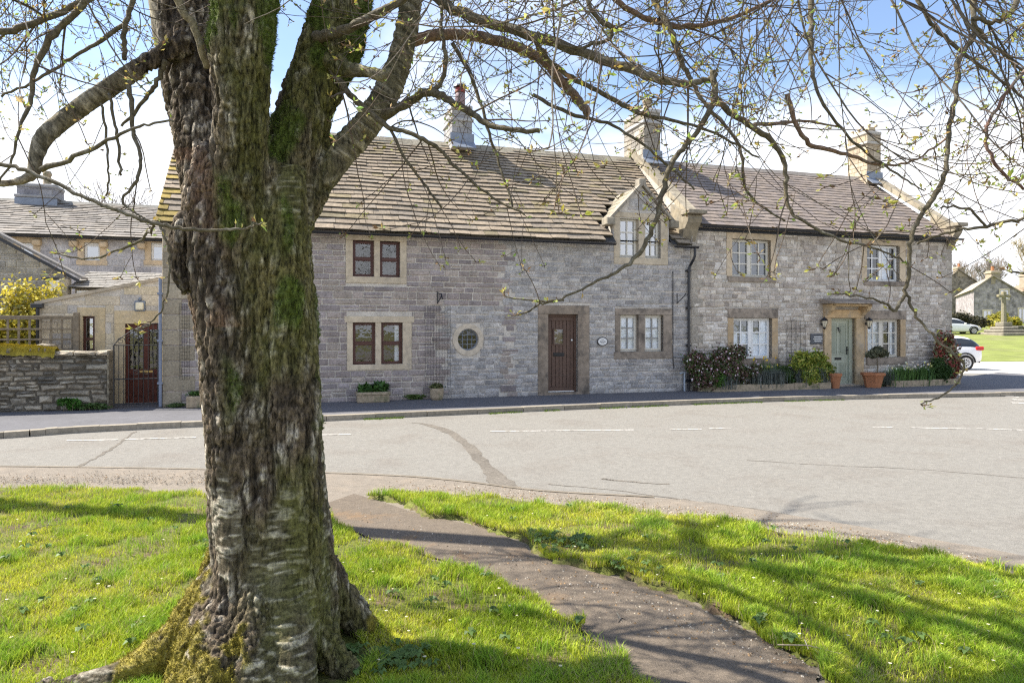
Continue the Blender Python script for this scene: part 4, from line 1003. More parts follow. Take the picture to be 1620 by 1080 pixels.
m = MB(); gutter(m, sa, sb, NB-.24, za+.0, .06)
m.build('gutter', m_black, rh)
for px in (60, 118, 165, 225): m = MB(); x = L(px, 380, NB)[0]; m.box(x-.11, x+.11, NB-.2, NB, za-.28, za-.1, (.9, .8, .65), .03); m.build('corbel', m_dress, rh)
rnd.seed(6)
a, b = L(26, 300, NR-.4)[0], L(88, 300, NR-.4)[0]
chimney(rh, a, b, NR-.4, NR+.5, zr-.35, L(50, 296, NR-.4)[1], [(.24, .24, .26), (.20, .20, .22), (.28, .28, .29)], m_mortar, pots=(((a+b)/2+.2, NR, .13, .5, 'pot'),), cc=(.7, .7, .7))
# gabled neighbour on the far left
gb = FT('gabled_outbuilding', 'stone building with dark sloping verge board at the far left edge', 'outbuilding')
NG = 3.0; p0, p1, p2 = L(-80, 330, NG), L(133, 442, NG), L(8, 376, NG)
wall = MB(); wall.poly([(p0[0]-3, NG, 0), (p1[0]-.35, NG, 0), (p1[0]-.35, NG, p1[1]+.12), (p0[0], NG, p0[1]), (p0[0]-3, NG, p0[1]-1.5)])
wall.poly([(p1[0]-.35, NG, 0), (p1[0]-.35, NG+.3, 0), (p1[0]-.35, NG+.3, p1[1]+.12), (p1[0]-.35, NG, p1[1]+.12)])
wall.cur = 1; tp = lambda s: p0[1]+(p1[1]-p0[1])*(s-p0[0])/(p1[0]-p0[0]) if s > p0[0] else p0[1]+(s-p0[0])*.5
stones(wall, p0[0]-3, p1[0]-.37, .3, p0[1], .1, .18, .2, .5, [(.36, .335, .29), (.32, .30, .265), (.40, .37, .31)], n=NG, proud=.015, gap=.014, j=.01, top=lambda s: tp(s)-.1)
wall.build('wall', [m_mortar, m_lime], gb)
m = MB(); ru = [(p0[0], p0[1]+.1), (p1[0], p1[1]+.0)]
m.prism([(p0[0], p0[1]), (p1[0], p1[1]), (p1[0], p1[1]+.06), (p0[0], p0[1]+.06)], NG-.18, NG+.35, (.2, .19, .18)); m.prism([(p0[0], p0[1]), (p0[0], p0[1]+.06), (p0[0]-3.2, p0[1]-1.57), (p0[0]-3.2, p0[1]-1.63)], NG-.18, NG+.35, (.2, .19, .18)); m.build('coping', m_slate, gb)
m = MB(); m.prism([(p0[0], p0[1]-.1), (p1[0]-.05, p1[1]-.1), (p1[0]-.05, p1[1]-.02), (p0[0], p0[1]-.02)], NG-.21, NG-.18); m.build('verge_board', m_black, gb)
a = L(76, 450, NG-.5); b = L(104, 450, NG-.5); zt = L(90, 441, NG-.5)[1]
pr_ = FT('stone_pier', 'sunlit narrow stone pier with white flue box, left of the lean-to', 'pier')
m = MB(); rnd.seed(2); stones(m, a[0], b[0], 0, zt, .12, .2, .15, .3, [(.42, .38, .31), (.38, .35, .29)], n=NG-.5, proud=.02); m.box(a[0], b[0], NG-.5, NG-.1, 0, zt, (.4, .37, .3)); m.build('stonework', m_lime, pr_)
m = MB(); c = L(82, 440, NG-.5); m.box(c[0]-.02, c[0]+.16, NG-.62, NG-.5, c[1]-.34, c[1]-.05, b=.01); m.build('flue_box', m_pvc, pr_)
m = MB(); m.box(c[0]-.15, c[0]+.14, NG-.7, NG-.45, c[1]-.04, c[1]+.02, b=.008); m.build('cap', m_black, pr_)
# dry-stone wall with mossy top
rnd.seed(17)
dw = FT('dry_stone_wall', 'dark dry-stone garden wall topped with upright stones and golden moss, left of the gate', 'stone wall')
DE = L(172, 600)[0]; D0 = DE-5.0; zt = 1.12
m = MB(); m.box(D0, DE-.04, .05, .5, -.1, zt+.05, (.13, .115, .09)); m.build('core', m_rub, dw)
DRY = [(.31, .27, .205), (.25, .225, .18), (.37, .325, .25), (.42, .385, .31), (.20, .185, .155), (.33, .295, .23)]
m = MB(); z = 0
while z < zt-.03:
    h = rnd.uniform(.08, .19); h = min(h, zt-z); s = D0
    while s < DE:
        w = rnd.uniform(.08, .36)*(1.7 if s > DE-1.3 else 1); a, b = s, min(s+w, DE); s += w
        if b-a < .05: continue
        if h > .11 and rnd.random() < .55 and s < DE-1.2:
            hh = h*rnd.uniform(.4, .6); parts = ((0, hh), (hh, h))
        else: parts = ((0, h),)
        for (q0, q1) in parts:
            q_ = rnd.uniform(.7, 1.25)*(.85 if s > DE-1.2 else 1.05); c = [x*q_ for x in rnd.choice(DRY)]; g = .008
            m.stone(a+g, b-g, z+q0+g*.8, z+q1-g*.8, .15, rnd.uniform(-.035, .03), c, .022, .028)
    z += h
for k, z in enumerate(np.arange(0, 1.2, .2)): m.stone(DE-.02, DE+.02, z, z+.19, .4, -.0, (.2, .17, .12), .01, .01)
m.box(DE-.03, DE+.0, -.0, .5, 0, zt+.1, (.24, .21, .15))
o = m.build('stones', m_rub, dw)
m = MB(); s = D0
while s < DE-.05:
    up = s < DE-1.15
    w = rnd.uniform(.1, .24) if up else rnd.uniform(.3, .5); w = min(w, DE-s); h = rnd.uniform(.18, .26) if up else rnd.uniform(.08, .11)
    q_ = rnd.uniform(.85, 1.2); c = [x*q_ for x in rnd.choice(DRY[:4])]
    m.stone(s+.008, s+w-.012, zt, zt+h, .45, rnd.uniform(-.04, .0), c, .02, .03); m.box(s+.01, s+w-.01, .0, .48, zt, zt+h-.01, c, .015); s += w
m.build('coping', m_rub, dw)
def moss_strip(par, s0, s1, f, name='moss', n=9000, seed=1):
    r = np.random.default_rng(seed); m = MB()
    k = 110; rows = 7; idx = []
    for i in range(k+1):
        s = s0+(s1-s0)*i/k; row = []
        for j in range(rows+1):
            a = j/rows; nn_ = -.09+.55*a; h = f(s)+.075*math.sin(math.pi*min(1, a*1.5+.12))+r.uniform(-.02, .02)-(.16 if j == 0 else 0)
            g = r.uniform(.7, 1.25); row.append(m.vert((s+r.uniform(-.01, .01), nn_, h), (.30*g, .245*g, .035*g)))
        idx.append(row)
    for i in range(k):
        for j in range(rows): m.face([idx[i][j], idx[i+1][j], idx[i+1][j+1], idx[i][j+1]])
    for q in range(n):
        s = r.uniform(s0, s1); a = r.random()**1.6; nn_ = -.10+.5*a; z = f(s)+.075*math.sin(math.pi*min(1, a*1.5+.12))-(.1*r.random() if a < .05 else 0)
        w = .008; dx_, dz_ = r.uniform(-.02, .02), r.uniform(.012, .035); g = r.uniform(.6, 1.5)
        m.poly([(s-w, nn_, z), (s+w, nn_, z), (s+dx_, nn_-.012, z+dz_)], (.34*g, .27*g, .03*g))
    return m.build(name, m_moss, par)
moss_strip(dw, D0, DE-.95, lambda s: zt+.17+.05*math.sin(s*3.1)*math.sin(s*1.3)+(0 if s < DE-1.3 else -.08*(s-DE+1.3)/.35))
# trellis fence on the wall
fe = FT('trellis_fence', 'weathered square-grid trellis panel standing behind the mossy wall', 'trellis')
NF = .62; a = L(-250, 500, NF)[0]; b = L(117, 500, NF)[0]; zb = 1.15; zt2 = L(60, 501, NF)[1]
m = MB()
x = b-.03
while x > a: m.box(x-.02, x+.02, NF-.012, NF+.012, zb, zt2, b=.003); x -= .195
for z in np.linspace(zb+.08, zt2-.04, 4): m.box(a, b, NF-.03, NF-.012, z-.02, z+.02, b=.003)
m.box(a, b, NF-.035, NF+.03, zt2-.02, zt2+.025, b=.004); m.build('lattice', m_wood, fe)
c = L(121, 490, NF)[0]; m = MB(); m.box(c-.055, c+.055, NF-.05, NF+.05, 0, L(121, 494, NF)[1], b=.008); m.build('post', m_wood, fe)
# iron gate
ga, gb_ = L(180, 580)[0], SL0-.10
gt = FT('iron_gate', 'black wrought-iron garden gate with arched scrolled top between wall and cottage', 'gate')
m = MB(); zg = 1.33
wdt = gb_-ga; r = .011
def arch(x): t = (x-ga)/wdt; return zg+.46*math.sin(t*math.pi/2*1.0)**.8 if t > 0 else zg
def gatebar(m, p, rr): m.tube(p, rr, 5)
gatebar(m, [(ga, 0, .05), (ga, 0, zg)], .014); gatebar(m, [(gb_, 0, .05), (gb_, 0, arch(gb_))], .014)
for z in (.1, .62, zg): gatebar(m, [(ga, 0, z), (gb_, 0, z)], .012)
m.build('frame', m_iron, gt)
m = MB()
for i in range(1, 9): x = ga+wdt*i/9; gatebar(m, [(x, 0, .1), (x, 0, arch(x)-.0 if i > 3 else zg)], .008)
m.build('bars', m_iron, gt)
m = MB(); gatebar(m, [(ga+wdt*i/14, 0, arch(ga+wdt*i/14)) for i in range(15)], .011); m.build('arch', m_iron, gt)
m = MB()
def scroll(m, cx, cz, r0, sg=1, turns=1.4, a0=0):
    m = MB(); gatebar(m, [(cx+sg*r0*(1-.75*i/20)*math.cos(a0+turns*2*math.pi*i/20), 0, cz+r0*(1-.75*i/20)*math.sin(a0+turns*2*math.pi*i/20)) for i in range(21)], .006); m.build('scroll', m_iron, gt)
scroll(m, ga+.13, zg+.09, .08); scroll(m, ga+.3, zg+.12, .1, -1); scroll(m, ga+.45, zg+.2, .1); scroll(m, ga+.42, .75, .07); scroll(m, ga+.6, .75, .07, -1); scroll(m, ga+.42, .95, .06); scroll(m, ga+.62, zg+.22, .12, -1)

# ================================================================== SMALL THINGS ON AND BY THE FACADES
def lamp(px, py, label):
    s, z = L(px, py); o = FT('wall_lantern', label, 'lantern', s, -.02, z, group='lanterns either side of the green door')
    return o
l1 = lamp(1299, 512, 'black carriage lantern to the left of the sage green door')
m = MB(); m.lathe([(.02, -.2), (.045, -.17), (.05, -.13), (.035, -.12)], 0, -.14, 10); m.lathe([(.125, .10), (.13, .12), (.07, .19), (.03, .2), (.02, .25)], 0, -.14, 12)
m.tube([(0, 0, .05), (0, -.05, .12), (0, -.10, .16), (0, -.14, .19)], .014, 6); m.lathe([(.04, -.05), (.04, 0), (.04, .05)], 0, 0, 8)
for k in range(6): a = k*math.pi/3; m.tube([(.05*math.cos(a), -.14+.05*math.sin(a), -.13), (.115*math.cos(a), -.14+.115*math.sin(a), .10)], .007, 4)
m.build('housing', m_black, l1)
m = MB(); m.lathe([(.045, -.12), (.107, .10)], 0, -.14, 12); m.build('glass', m_lampg, l1)
l2 = dup(l1, loc=W(L(1366, 512)[0], -.10, L(1366, 512)[1]), label='black carriage lantern to the right of the sage green door')
m = MB(); m.tube([(0, .05, -.05), (0.02, .05, -.5), (0, .05, -1.4)], .006, 5); m.build('cable', m_lead, l2)
for q in (l1, l2): q.scale = (.8, .8, .8)
# slate house sign and oval plaque
s, z = L(1290, 536); sg = FT('house_sign', 'grey rectangular slate house sign with white lettering beside the lantern', 'sign', s, -.03, z)
m = MB(); m.box(-.21, .21, -.03, .0, -.15, .15, b=.01); m.build('slate', m_rslate, sg)
m = MB(); rnd.seed(12)
for (zz, w) in ((.06, .13), (.0, .15), (-.06, .12)):
    x = -w+.03
    while x < w+.03: l_ = rnd.uniform(.012, .02); m.box(x, x+l_, -.034, -.03, zz-.018, zz+.018*rnd.uniform(.4, 1)); x += l_+.008
m.build('lettering', m_pvc, sg)
s, z = L(952, 540); pq = FT('name_plaque', 'small white oval name plaque with dark rim beside the plank door', 'sign', s, -.03, z)
def oval(m, a, b, y0, y1): m.prism([(a*math.cos(t), b*math.sin(t)) for t in [2*math.pi*i/36 for i in range(36)]], y0, y1)
m = MB(); oval(m, .145, .115, -.022, .0); m.build('rim', m_black, pq); m = MB(); oval(m, .125, .094, -.028, -.022); m.build('face', m_plaq, pq)
m = MB()
for (zz, w, hh) in ((.045, .035, .008), (.0, .075, .014), (-.045, .05, .008)):
    x = -w
    while x < w: l_ = rnd.uniform(.008, .016); m.box(x, x+l_, -.031, -.028, zz-hh, zz+hh*rnd.uniform(.2, 1)); x += l_+.005
m.build('lettering', m_ink, pq)
# brackets and cables
def bracket(px, py, label, k):
    s, z = L(px, py); o = FT('wall_bracket', label, 'bracket', s, -.02, z)
    m = MB()
    if k: m.tube([(0, -.01, .16), (0, -.01, -.12)], .016, 6); m.tube([(0, -.02, .12), (.05, -.2, .10), (.06, -.28, -.02)], .014, 6); m.tube([(0, -.02, -.1), (.045, -.18, .02), (.05, -.22, .09)], .012, 6)
    else: m.tube([(-.05, -.01, .14), (-.05, -.01, -.14)], .01, 5); m.tube([(-.05, -.02, -.12), (.08, -.16, .06), (.1, -.2, .13)], .012, 5)
    m.build('arm', m_black, o)
bracket(692, 472, 'black hanging-basket bracket on the cottage wall above the stone pot', 1)
bracket(1073, 472, 'thin black bracket on the wall left of the black downpipe', 0)
sx_, zz_ = L(1063.5, 520); cb = FT('wall_cable', 'thin dark vertical cable on the wall beside the cream ground-floor windows', 'cable', sx_, -.035, 0)
m = MB(); m.tube([(0, 0, 3.2), (.0, 0, 2.2), (.005, 0, 1.4), (.0, 0, .9), (.03, 0, .6)], .011, 5); m.build('wire', m_black, cb)
sx_, zz_ = L(1080, 600); cb = FT('waste_pipe', 'short grey-blue waste pipe at the foot of the black downpipe', 'pipe', sx_, -.09, 0)
m = MB(); m.tube([(-.1, .06, .46), (0, 0, .52), (.0, 0, 0)], .025, 8); m.build('pipe', MAT('pale_pipe', (.42, .48, .55), .4, 10, .05, 0), cb)
# wire trellises
def wire(px0, px1, py0, py1, label, nx, nz, name='wire_trellis', mat=m_iron, rr=.006):
    r_ = rect(px0, py0, px1, py1); o = FT(name, label, 'trellis', r_[0], -.05, r_[2]); w, h = r_[1]-r_[0], r_[3]-r_[2]; m = MB()
    for i in range(nx+1): x = w*i/nx; m.tube([(x, 0, 0), (x, 0, h*(1 if nx > 5 else (1.0-.0*abs(i-nx/2))))], rr, 4)
    for j in range(nz+1): z = h*j/nz; m.tube([(0, 0, z), (w, 0, z)], rr*.8, 4)
    m.build('wires', mat, o)
wire(672, 712, 484, 612, 'fine green wire mesh fixed to the wall below the basket bracket', 9, 24, rr=.0028)
wire(1243, 1272, 507, 582, 'tall black metal trellis on the wall left of the slate sign', 4, 6)
wire(285, 300, 480, 600, 'narrow wire mesh on the wall between cottage corner and tree trunk', 4, 22, rr=.003)

# ------------------------------------------------------------------ foliage helpers
def leafcloud(name, par, n, blobs, pal, size, mat=None, kind=None, flat=.5, seed=0, elong=1.6, ground=True):
    """many small leaf faces scattered through a set of blobs (x,y,z,rx,ry,rz)"""
    r = np.random.default_rng(seed); nb = len(blobs); B = np.array(blobs, float)
    vol = (B[:, 3]*B[:, 4]*B[:, 5])**(.7); pick = r.choice(nb, n, p=vol/vol.sum())
    d = r.normal(size=(n, 3)); d /= np.linalg.norm(d, axis=1)[:, None]; rad = r.uniform(.35, 1.05, n)**.6*(1+.35*(r.random(n) < .12))
    c = B[pick, :3]+d*rad[:, None]*B[pick, 3:]
    if ground: c[:, 2] = np.maximum(c[:, 2], .01)
    nrm = d+r.normal(size=(n, 3))*.8+np.array((0, 0, .35)); nrm /= np.linalg.norm(nrm, axis=1)[:, None]
    a = np.cross(nrm, r.normal(size=(n, 3))); a /= np.linalg.norm(a, axis=1)[:, None]; b = np.cross(nrm, a)
    s = size*r.uniform(.55, 1.4, n)[:, None]
    V = np.stack([c-a*s*elong/2, c+b*s*.5-nrm*s*.1, c+a*s*elong/2, c-b*s*.5-nrm*s*.1], 1)
    me = bpy.data.meshes.new(name); me.vertices.add(4*n); me.vertices.foreach_set('co', V.astype(np.float32).ravel())
    me.loops.add(4*n); me.loops.foreach_set('vertex_index', np.arange(4*n, dtype=np.int32)); me.polygons.add(n); me.polygons.foreach_set('loop_start', (np.arange(n)*4).astype(np.int32))
    me.update(calc_edges=True)
    P_ = np.array(pal); cc = P_[r.integers(0, len(pal), n)]*r.uniform(.7, 1.3, (n, 1)); C = np.ones((n, 4, 4), np.float32); C[:, :, :3] = cc[:, None]
    at = me.color_attributes.new('Col', 'FLOAT_COLOR', 'POINT'); at.data.foreach_set('color', C.ravel()); me.materials.append(mat or m_leaf)
    o = bpy.data.objects.new(name, me); COL.objects.link(o); o.parent = par
    if kind: o['kind'] = kind
    return o
def stems(par, pts, h, spread, n, r=.006, mat=None, name='stems', col=(.16, .13, .08)):
    m = MB()
    for i in range(n):
        x, y = rnd.uniform(-spread[0], spread[0])*.4, rnd.uniform(-spread[1], spread[1])*.4; k = rnd.uniform(1.5, 2.3)
        m.tube([(x, y, -.03), (x*k*.6, y*k*.6, h*.5), (x*k, y*k, h*rnd.uniform(.7, 1))], [r, r*.8, r*.4], 5, col)
    return m.build(name, m_twig, par)
def bush(name, label, cat, px, n_, rx, ry, h, pal, nl, size, seed, flowers=None, z0=0, nb=9, group=None, elong=1.6, fl_label=None):
    s = LS(px, n_); o = FT(name, label, cat, s, n_, z0, group)
    r = random.Random(seed); bl = []
    for i in range(nb):
        a = r.uniform(0, 2*math.pi); q = r.uniform(.1, .75); bl.append((math.cos(a)*rx*q, math.sin(a)*ry*q, h*r.uniform(.25, .78), rx*r.uniform(.25, .45), ry*r.uniform(.3, .5), h*r.uniform(.16, .26)))
    leafcloud('leaves', o, nl, bl, pal, size, seed=seed, elong=elong)
    if flowers:
        fp, fn, fs = flowers; bl2 = [(b[0], b[1], b[2], b[3]*1.1, b[4]*1.1, b[5]*1.1) for b in bl]; leafcloud('flowers', o, fn, bl2, fp, fs, m_petal, seed=seed+1, elong=1.0)
    stems(o, None, h*.8, (rx, ry), 8)
    return o
def clump(name, label, cat, px, n_, rx, ry, h, n, col, w=.012, flowers=None, seed=0, group=None, z0=0):
    """strap-leaved plants (daffodils, lavender spikes): arching blades from the ground, with flowers above"""
    s = LS(px, n_); o = FT(name, label, cat, s, n_, z0, group); r = random.Random(seed); m = MB()
    for i in range(n):
        x, y = r.gauss(0, rx*.45), r.gauss(0, ry*.45); hh = h*r.uniform(.6, 1.05); a = r.uniform(0, 6.28); ln = r.uniform(.05, .5)*hh; g = r.uniform(.7, 1.3); c = [q*g for q in r.choice(col)]
        dx_, dy_ = math.cos(a+1.57)*w/2, math.sin(a+1.57)*w/2; tx_, ty_ = math.cos(a)*ln, math.sin(a)*ln
        i0 = [m.vert(p, c) for p in ((x-dx_, y-dy_, 0), (x+dx_, y+dy_, 0), (x+dx_+tx_*.35, y+dy_+ty_*.35, hh*.65), (x-dx_+tx_*.35, y-dy_+ty_*.35, hh*.65), (x+tx_, y+ty_, hh))]
        m.face(i0[:4]); m.face([i0[3], i0[2], i0[4]])
    m.build('leaves', m_leaf, o)
    if flowers:
        m = MB()
        for i in range(flowers[1]):
            x, y, z = r.gauss(0, rx*.5), r.gauss(0, ry*.4)-.03, h*r.uniform(.75, 1.15); R_ = flowers[2]; c = [q*r.uniform(.85, 1.1) for q in r.choice(flowers[0])]
            ce = m.vert((x, y-.01, z), c); k = 6; rg = [m.vert((x+R_*math.cos(q*6.283/12)*(1 if q % 2 else .55), y+r.uniform(-.01, .01), z+R_*math.sin(q*6.283/12)*(1 if q % 2 else .55)), c) for q in range(12)]
            for q in range(12): m.face([rg[q], rg[(q+1) % 12], ce])
            m.tube([(x, y+.005, z), (x*.9, y*.9, 0)], .003, 3, (.12, .2, .03), cap=False)
        m.build('flowers', m_petal, o)
    return o
# raised bed edging
def bedkerb(name, label, pts, h, w=.13, cat='bed edging'):
    o = FT(name, label, cat); m = MB(); P0 = smooth_line(pts, 3)
    for i in range(len(P0)-1):
        a, b = Vector(P0[i]), Vector(P0[i+1]); d = b-a; k = max(1, int(d.length/.55)); nn_ = Vector((-d.y, d.x)).normalized()*w
        for q in range(k):
            p = a+d*(q/k); r_ = a+d*((q+.985)/k); g = rnd.uniform(.8, 1.1)
            m.prism([(p.x, p.y), (r_.x, r_.y), (r_.x+nn_.x, r_.y+nn_.y), (p.x+nn_.x, p.y+nn_.y)], -.05, h+rnd.uniform(-.01, .01), (g, g*.97, g*.85), axis='z')
    m.build('kerb_blocks', m_trough, o); m = MB(); q = [(p[0], p[1]+.06) for p in P0]; m.prism(q+[(q[-1][0], -.03), (q[0][0], -.03)], -.05, h-.06, axis='z'); m.build('soil', m_soil, o); return o
s_a, s_b = LS(1102, -.2), LS(1315, -.7)
bedkerb('flower_bed_edge', 'low stone edging of the long flower bed under the left cream window', [(s_a, -.28), (s_a+.3, -.52), (s_a+.9, -.64), (s_b-.4, -.70), (s_b, -.70)], .17)
s_c, s_d = LS(1408, -.75), LS(1522, -.55)
bedkerb('flower_bed_edge', 'low stone edging of the short flower bed right of the green door', [(s_c, -.62), (s_c+.3, -.86), (s_c+1.5, -.84), (s_d-.3, -.66), (s_d+.0, -.5)], .17)
PK = [(.08, .10, .04), (.13, .07, .06), (.07, .12, .03), (.11, .15, .045), (.17, .09, .08)]
bush('flowering_shrub', 'large dark shrub dotted with pink and white flowers beside the downpipe', 'shrub', 1138, -.38, 1.02, .32, 1.30, PK, 11500, .045, 1, (((.8, .62, .68), (.85, .82, .8), (.75, .5, .6)), 1100, .05), nb=16)
bush('flowering_shrub', 'smaller dark pink-flowered shrub at the front of the bed, under the window corner', 'shrub', 1180, -.44, .5, .22, .85, PK, 4200, .04, 2, (((.8, .6, .7), (.85, .8, .8)), 420, .045), nb=10)
bush('grass_bush', 'bright green leafy plant in front of the dark flowering shrub', 'shrub', 1138, -.50, .38, .16, .62, [(.10, .20, .03), (.07, .15, .03)], 2600, .04, 3, nb=8)
for i, (px, lab) in enumerate(((1152, 'silver lavender clump in front of the pink-flowered shrub'), (1205, 'grey lavender clump below the left ground-floor window'), (1226, 'grey-green lavender clump in the middle of the long bed'), (1270, 'dark lavender clump in front of the variegated shrub'), (1296, 'lavender clump nearest the first terracotta pot'))):
    clump('lavender', lab, 'lavender', px, -.52, .30, .15, .54 if i != 0 else .40, 620, [(.17, .19, .16), (.12, .14, .11), (.22, .24, .22)], .010, seed=30+i, group='lavender clumps in the long bed', z0=.06)
clump('daffodils', 'clump of yellow daffodils behind the lavender under the left cream window', 'daffodils', 1212, -.25, .42, .12, .78, 260, [(.09, .17, .05), (.12, .2, .06)], .018, (((.75, .5, .03), (.7, .6, .1)), 16, .035), seed=41)
bush('variegated_shrub', 'bright yellow-green variegated shrub left of the green door', 'shrub', 1279, -.44, .78, .28, 1.12, [(.34, .36, .05), (.20, .27, .04), (.45, .44, .10), (.12, .19, .03)], 9500, .048, 5, nb=18, elong=2.2)
bush('leafy_shrub', 'mid-green round shrub between daffodils and the variegated shrub', 'shrub', 1243, -.35, .35, .2, .66, [(.08, .13, .03), (.05, .10, .025)], 2600, .04, 6, nb=8)
clump('daffodils', 'white and yellow daffodils in the bed right of the second terracotta pot', 'daffodils', 1430, -.62, .55, .18, .60, 620, [(.10, .19, .05), (.13, .24, .06)], .017, (((.8, .78, .7), (.75, .7, .45)), 22, .038), seed=51)
clump('daffodils', 'taller white narcissi beside the round dark green bush', 'daffodils', 1462, -.70, .36, .14, .62, 340, [(.10, .19, .05), (.08, .16, .05)], .017, (((.8, .8, .72), (.78, .72, .3)), 16, .038), seed=52)
clump('lavender', 'lavender clump at the left end of the short bed', 'lavender', 1409, -.66, .22, .12, .40, 320, [(.15, .17, .14), (.11, .13, .1)], .010, seed=53, z0=.05)
bush('round_bush', 'dense dark green rounded bush in the short bed', 'shrub', 1484, -.62, .50, .24, .82, [(.04, .085, .018), (.06, .12, .025), (.03, .06, .015)], 6500, .04, 7, nb=14)
bush('red_leaved_shrub', 'tall loose shrub with red new leaves at the right-hand house corner', 'shrub', 1499, -.38, .55, .22, 1.75, [(.26, .05, .04), (.12, .14, .05), (.34, .09, .07), (.20, .17, .07), (.42, .38, .26)], 3000, .06, 8, nb=20, elong=2.2)
bush('red_berry_shrub', 'low dark-red leaved shrub at the end of the short bed', 'shrub', 1511, -.35, .26, .2, .95, [(.20, .03, .03), (.13, .04, .03)], 2200, .045, 9, nb=8)
# terracotta pots
def hexpot(o, R0, R1, h, n=16, mat=m_terra):
    m = MB(); m.lathe([(R0*.97, 0), (R0, .02), (R1*.95, h*.78), (R1*.95, h*.80), (R1*1.1, h*.82), (R1*1.12, h*.98), (R1*1.05, h), (R1*.92, h), (R1*.9, h*.86)], 0, 0, n)
    ob = m.build('pot', mat, o); m = MB(); m.lathe([(R1*.9, h*.86), (R1*.5, h*.9)], 0, 0, n); m.build('soil', m_soil, o); return ob
o = FT('terracotta_pot', 'tall round terracotta pot left of the green door', 'plant pot', LS(1321, -.62), -.62); hexpot(o, .11, .165, .42)
o = FT('terracotta_planter', 'wide angular terracotta planter right of the green door', 'plant pot', LS(1381, -.72), -.72); hexpot(o, .21, .30, .42, 6); 
tr_ = FT('potted_tree', 'small standard olive tree with round dark crown in the wide terracotta planter', 'small tree', LS(1388, -.72), -.72, .42)
m = MB(); m.tube([(0, 0, 0), (.015, 0, .2), (-.01, 0, .42)], [.022, .018, .014], 7, (.16, .13, .09)); m.build('trunk', m_twig, tr_)
leafcloud('crown', tr_, 1300, [(0, 0, .58, .30, .2, .10), (.18, 0, .52, .2, .15, .09), (-.2, 0, .5, .2, .15, .08), (.02, 0, .68, .14, .1, .07)], [(.09, .10, .055), (.14, .14, .08)], .038, seed=60, elong=2.4)
# stone troughs on the left
o = FT('stone_trough', 'low rectangular stone trough with green plants under the brown ground-floor window', 'trough', LS(590, -.28), -.28)
m = MB(); m.box(-.36, .36, -.15, .15, 0, .22, b=.015); m.box(-.38, .38, -.17, .17, .17, .235, b=.012); m.build('trough', m_trough, o); leafcloud('leaves', o, 900, [(-.12, 0, .3, .2, .1, .09), (.16, 0, .32, .16, .1, .12)], [(.07, .15, .03), (.05, .11, .03)], .06, seed=61, elong=2.6)
o = FT('stone_pot', 'small squat stone pot with trailing plant below the wire mesh', 'plant pot', LS(691, -.25), -.25)
m = MB(); m.lathe([(.12, 0), (.15, .05), (.17, .22), (.16, .28), (.13, .26)], 0, 0, 12); m.build('pot', m_trough, o); leafcloud('leaves', o, 500, [(0, 0, .32, .15, .13, .07)], [(.10, .13, .04), (.15, .15, .06)], .03, seed=62)
o = FT('stone_trough', 'short stone trough half hidden behind the tree trunk', 'trough', LS(312, -.25), -.25)
m = MB(); m.box(-.2, .3, -.14, .14, 0, .25, b=.02); m.build('trough', m_trough, o); leafcloud('leaves', o, 260, [(0, 0, .3, .18, .1, .05)], [(.07, .14, .03)], .04, seed=63)
bush('fern', 'bright green weed growing at the foot of the dry-stone wall', 'weed', 108, -.12, .22, .08, .3, [(.08, .2, .03), (.05, .14, .02)], 900, .05, 12, nb=6, elong=2)
bush('weeds', 'low green weeds at the foot of the dry-stone wall beside the gate', 'weed', 140, -.10, .4, .06, .14, [(.08, .16, .04), (.1, .15, .05)], 700, .04, 13, nb=8)
bush('weeds', 'small weeds at the foot of the low cottage corner', 'weed', 275, -.12, .3, .06, .10, [(.10, .16, .05), (.1, .15, .05)], 500, .03, 14, nb=6)
bush('weeds', 'thin weeds on the pavement edge right of the long stone trough', 'weed', 655, -.08, .35, .05, .12, [(.08, .15, .03), (.13, .18, .05)], 500, .04, 15, nb=7)
# moss and weeds in the road gutter
q = MB(); r = random.Random(3)
for i in range(2600):
    px = r.uniform(620, 1330) if r.random() < .85 else r.uniform(500, 620)
    s = LS(px, -2.4); k = min(range(len(kerb)), key=lambda j: abs(kerb[j][0]-s)); n_ = kerb[k][1]-.19-abs(r.gauss(0, .05))
    if math.sin(s*2.3)+math.sin(s*5.1+1) < (.2 if px < 1000 else -.6): continue
    w_ = W(s, n_); a = r.uniform(0, 6.28); h = r.uniform(.01, .045); g = r.uniform(.7, 1.3)
    q.poly([(w_.x-.008, w_.y, RZ), (w_.x+.012, w_.y+.004, RZ), (w_.x+math.cos(a)*.02, w_.y+math.sin(a)*.02, RZ+h)], (.15*g, .22*g, .04*g))
tag(q.build('kerb_weeds', m_leaf), 'moss and short weeds along the foot of the far kerb', 'weeds', kind='stuff')
# yellow bushes, left background
bush('forsythia', 'yellow-leaved shrub behind the trellis at the far left', 'shrub', 25, 1.8, 1.35, .7, 2.85, [(.62, .52, .06), (.45, .40, .05), (.70, .60, .10), (.22, .21, .05)], 13000, .06, 16, nb=22)

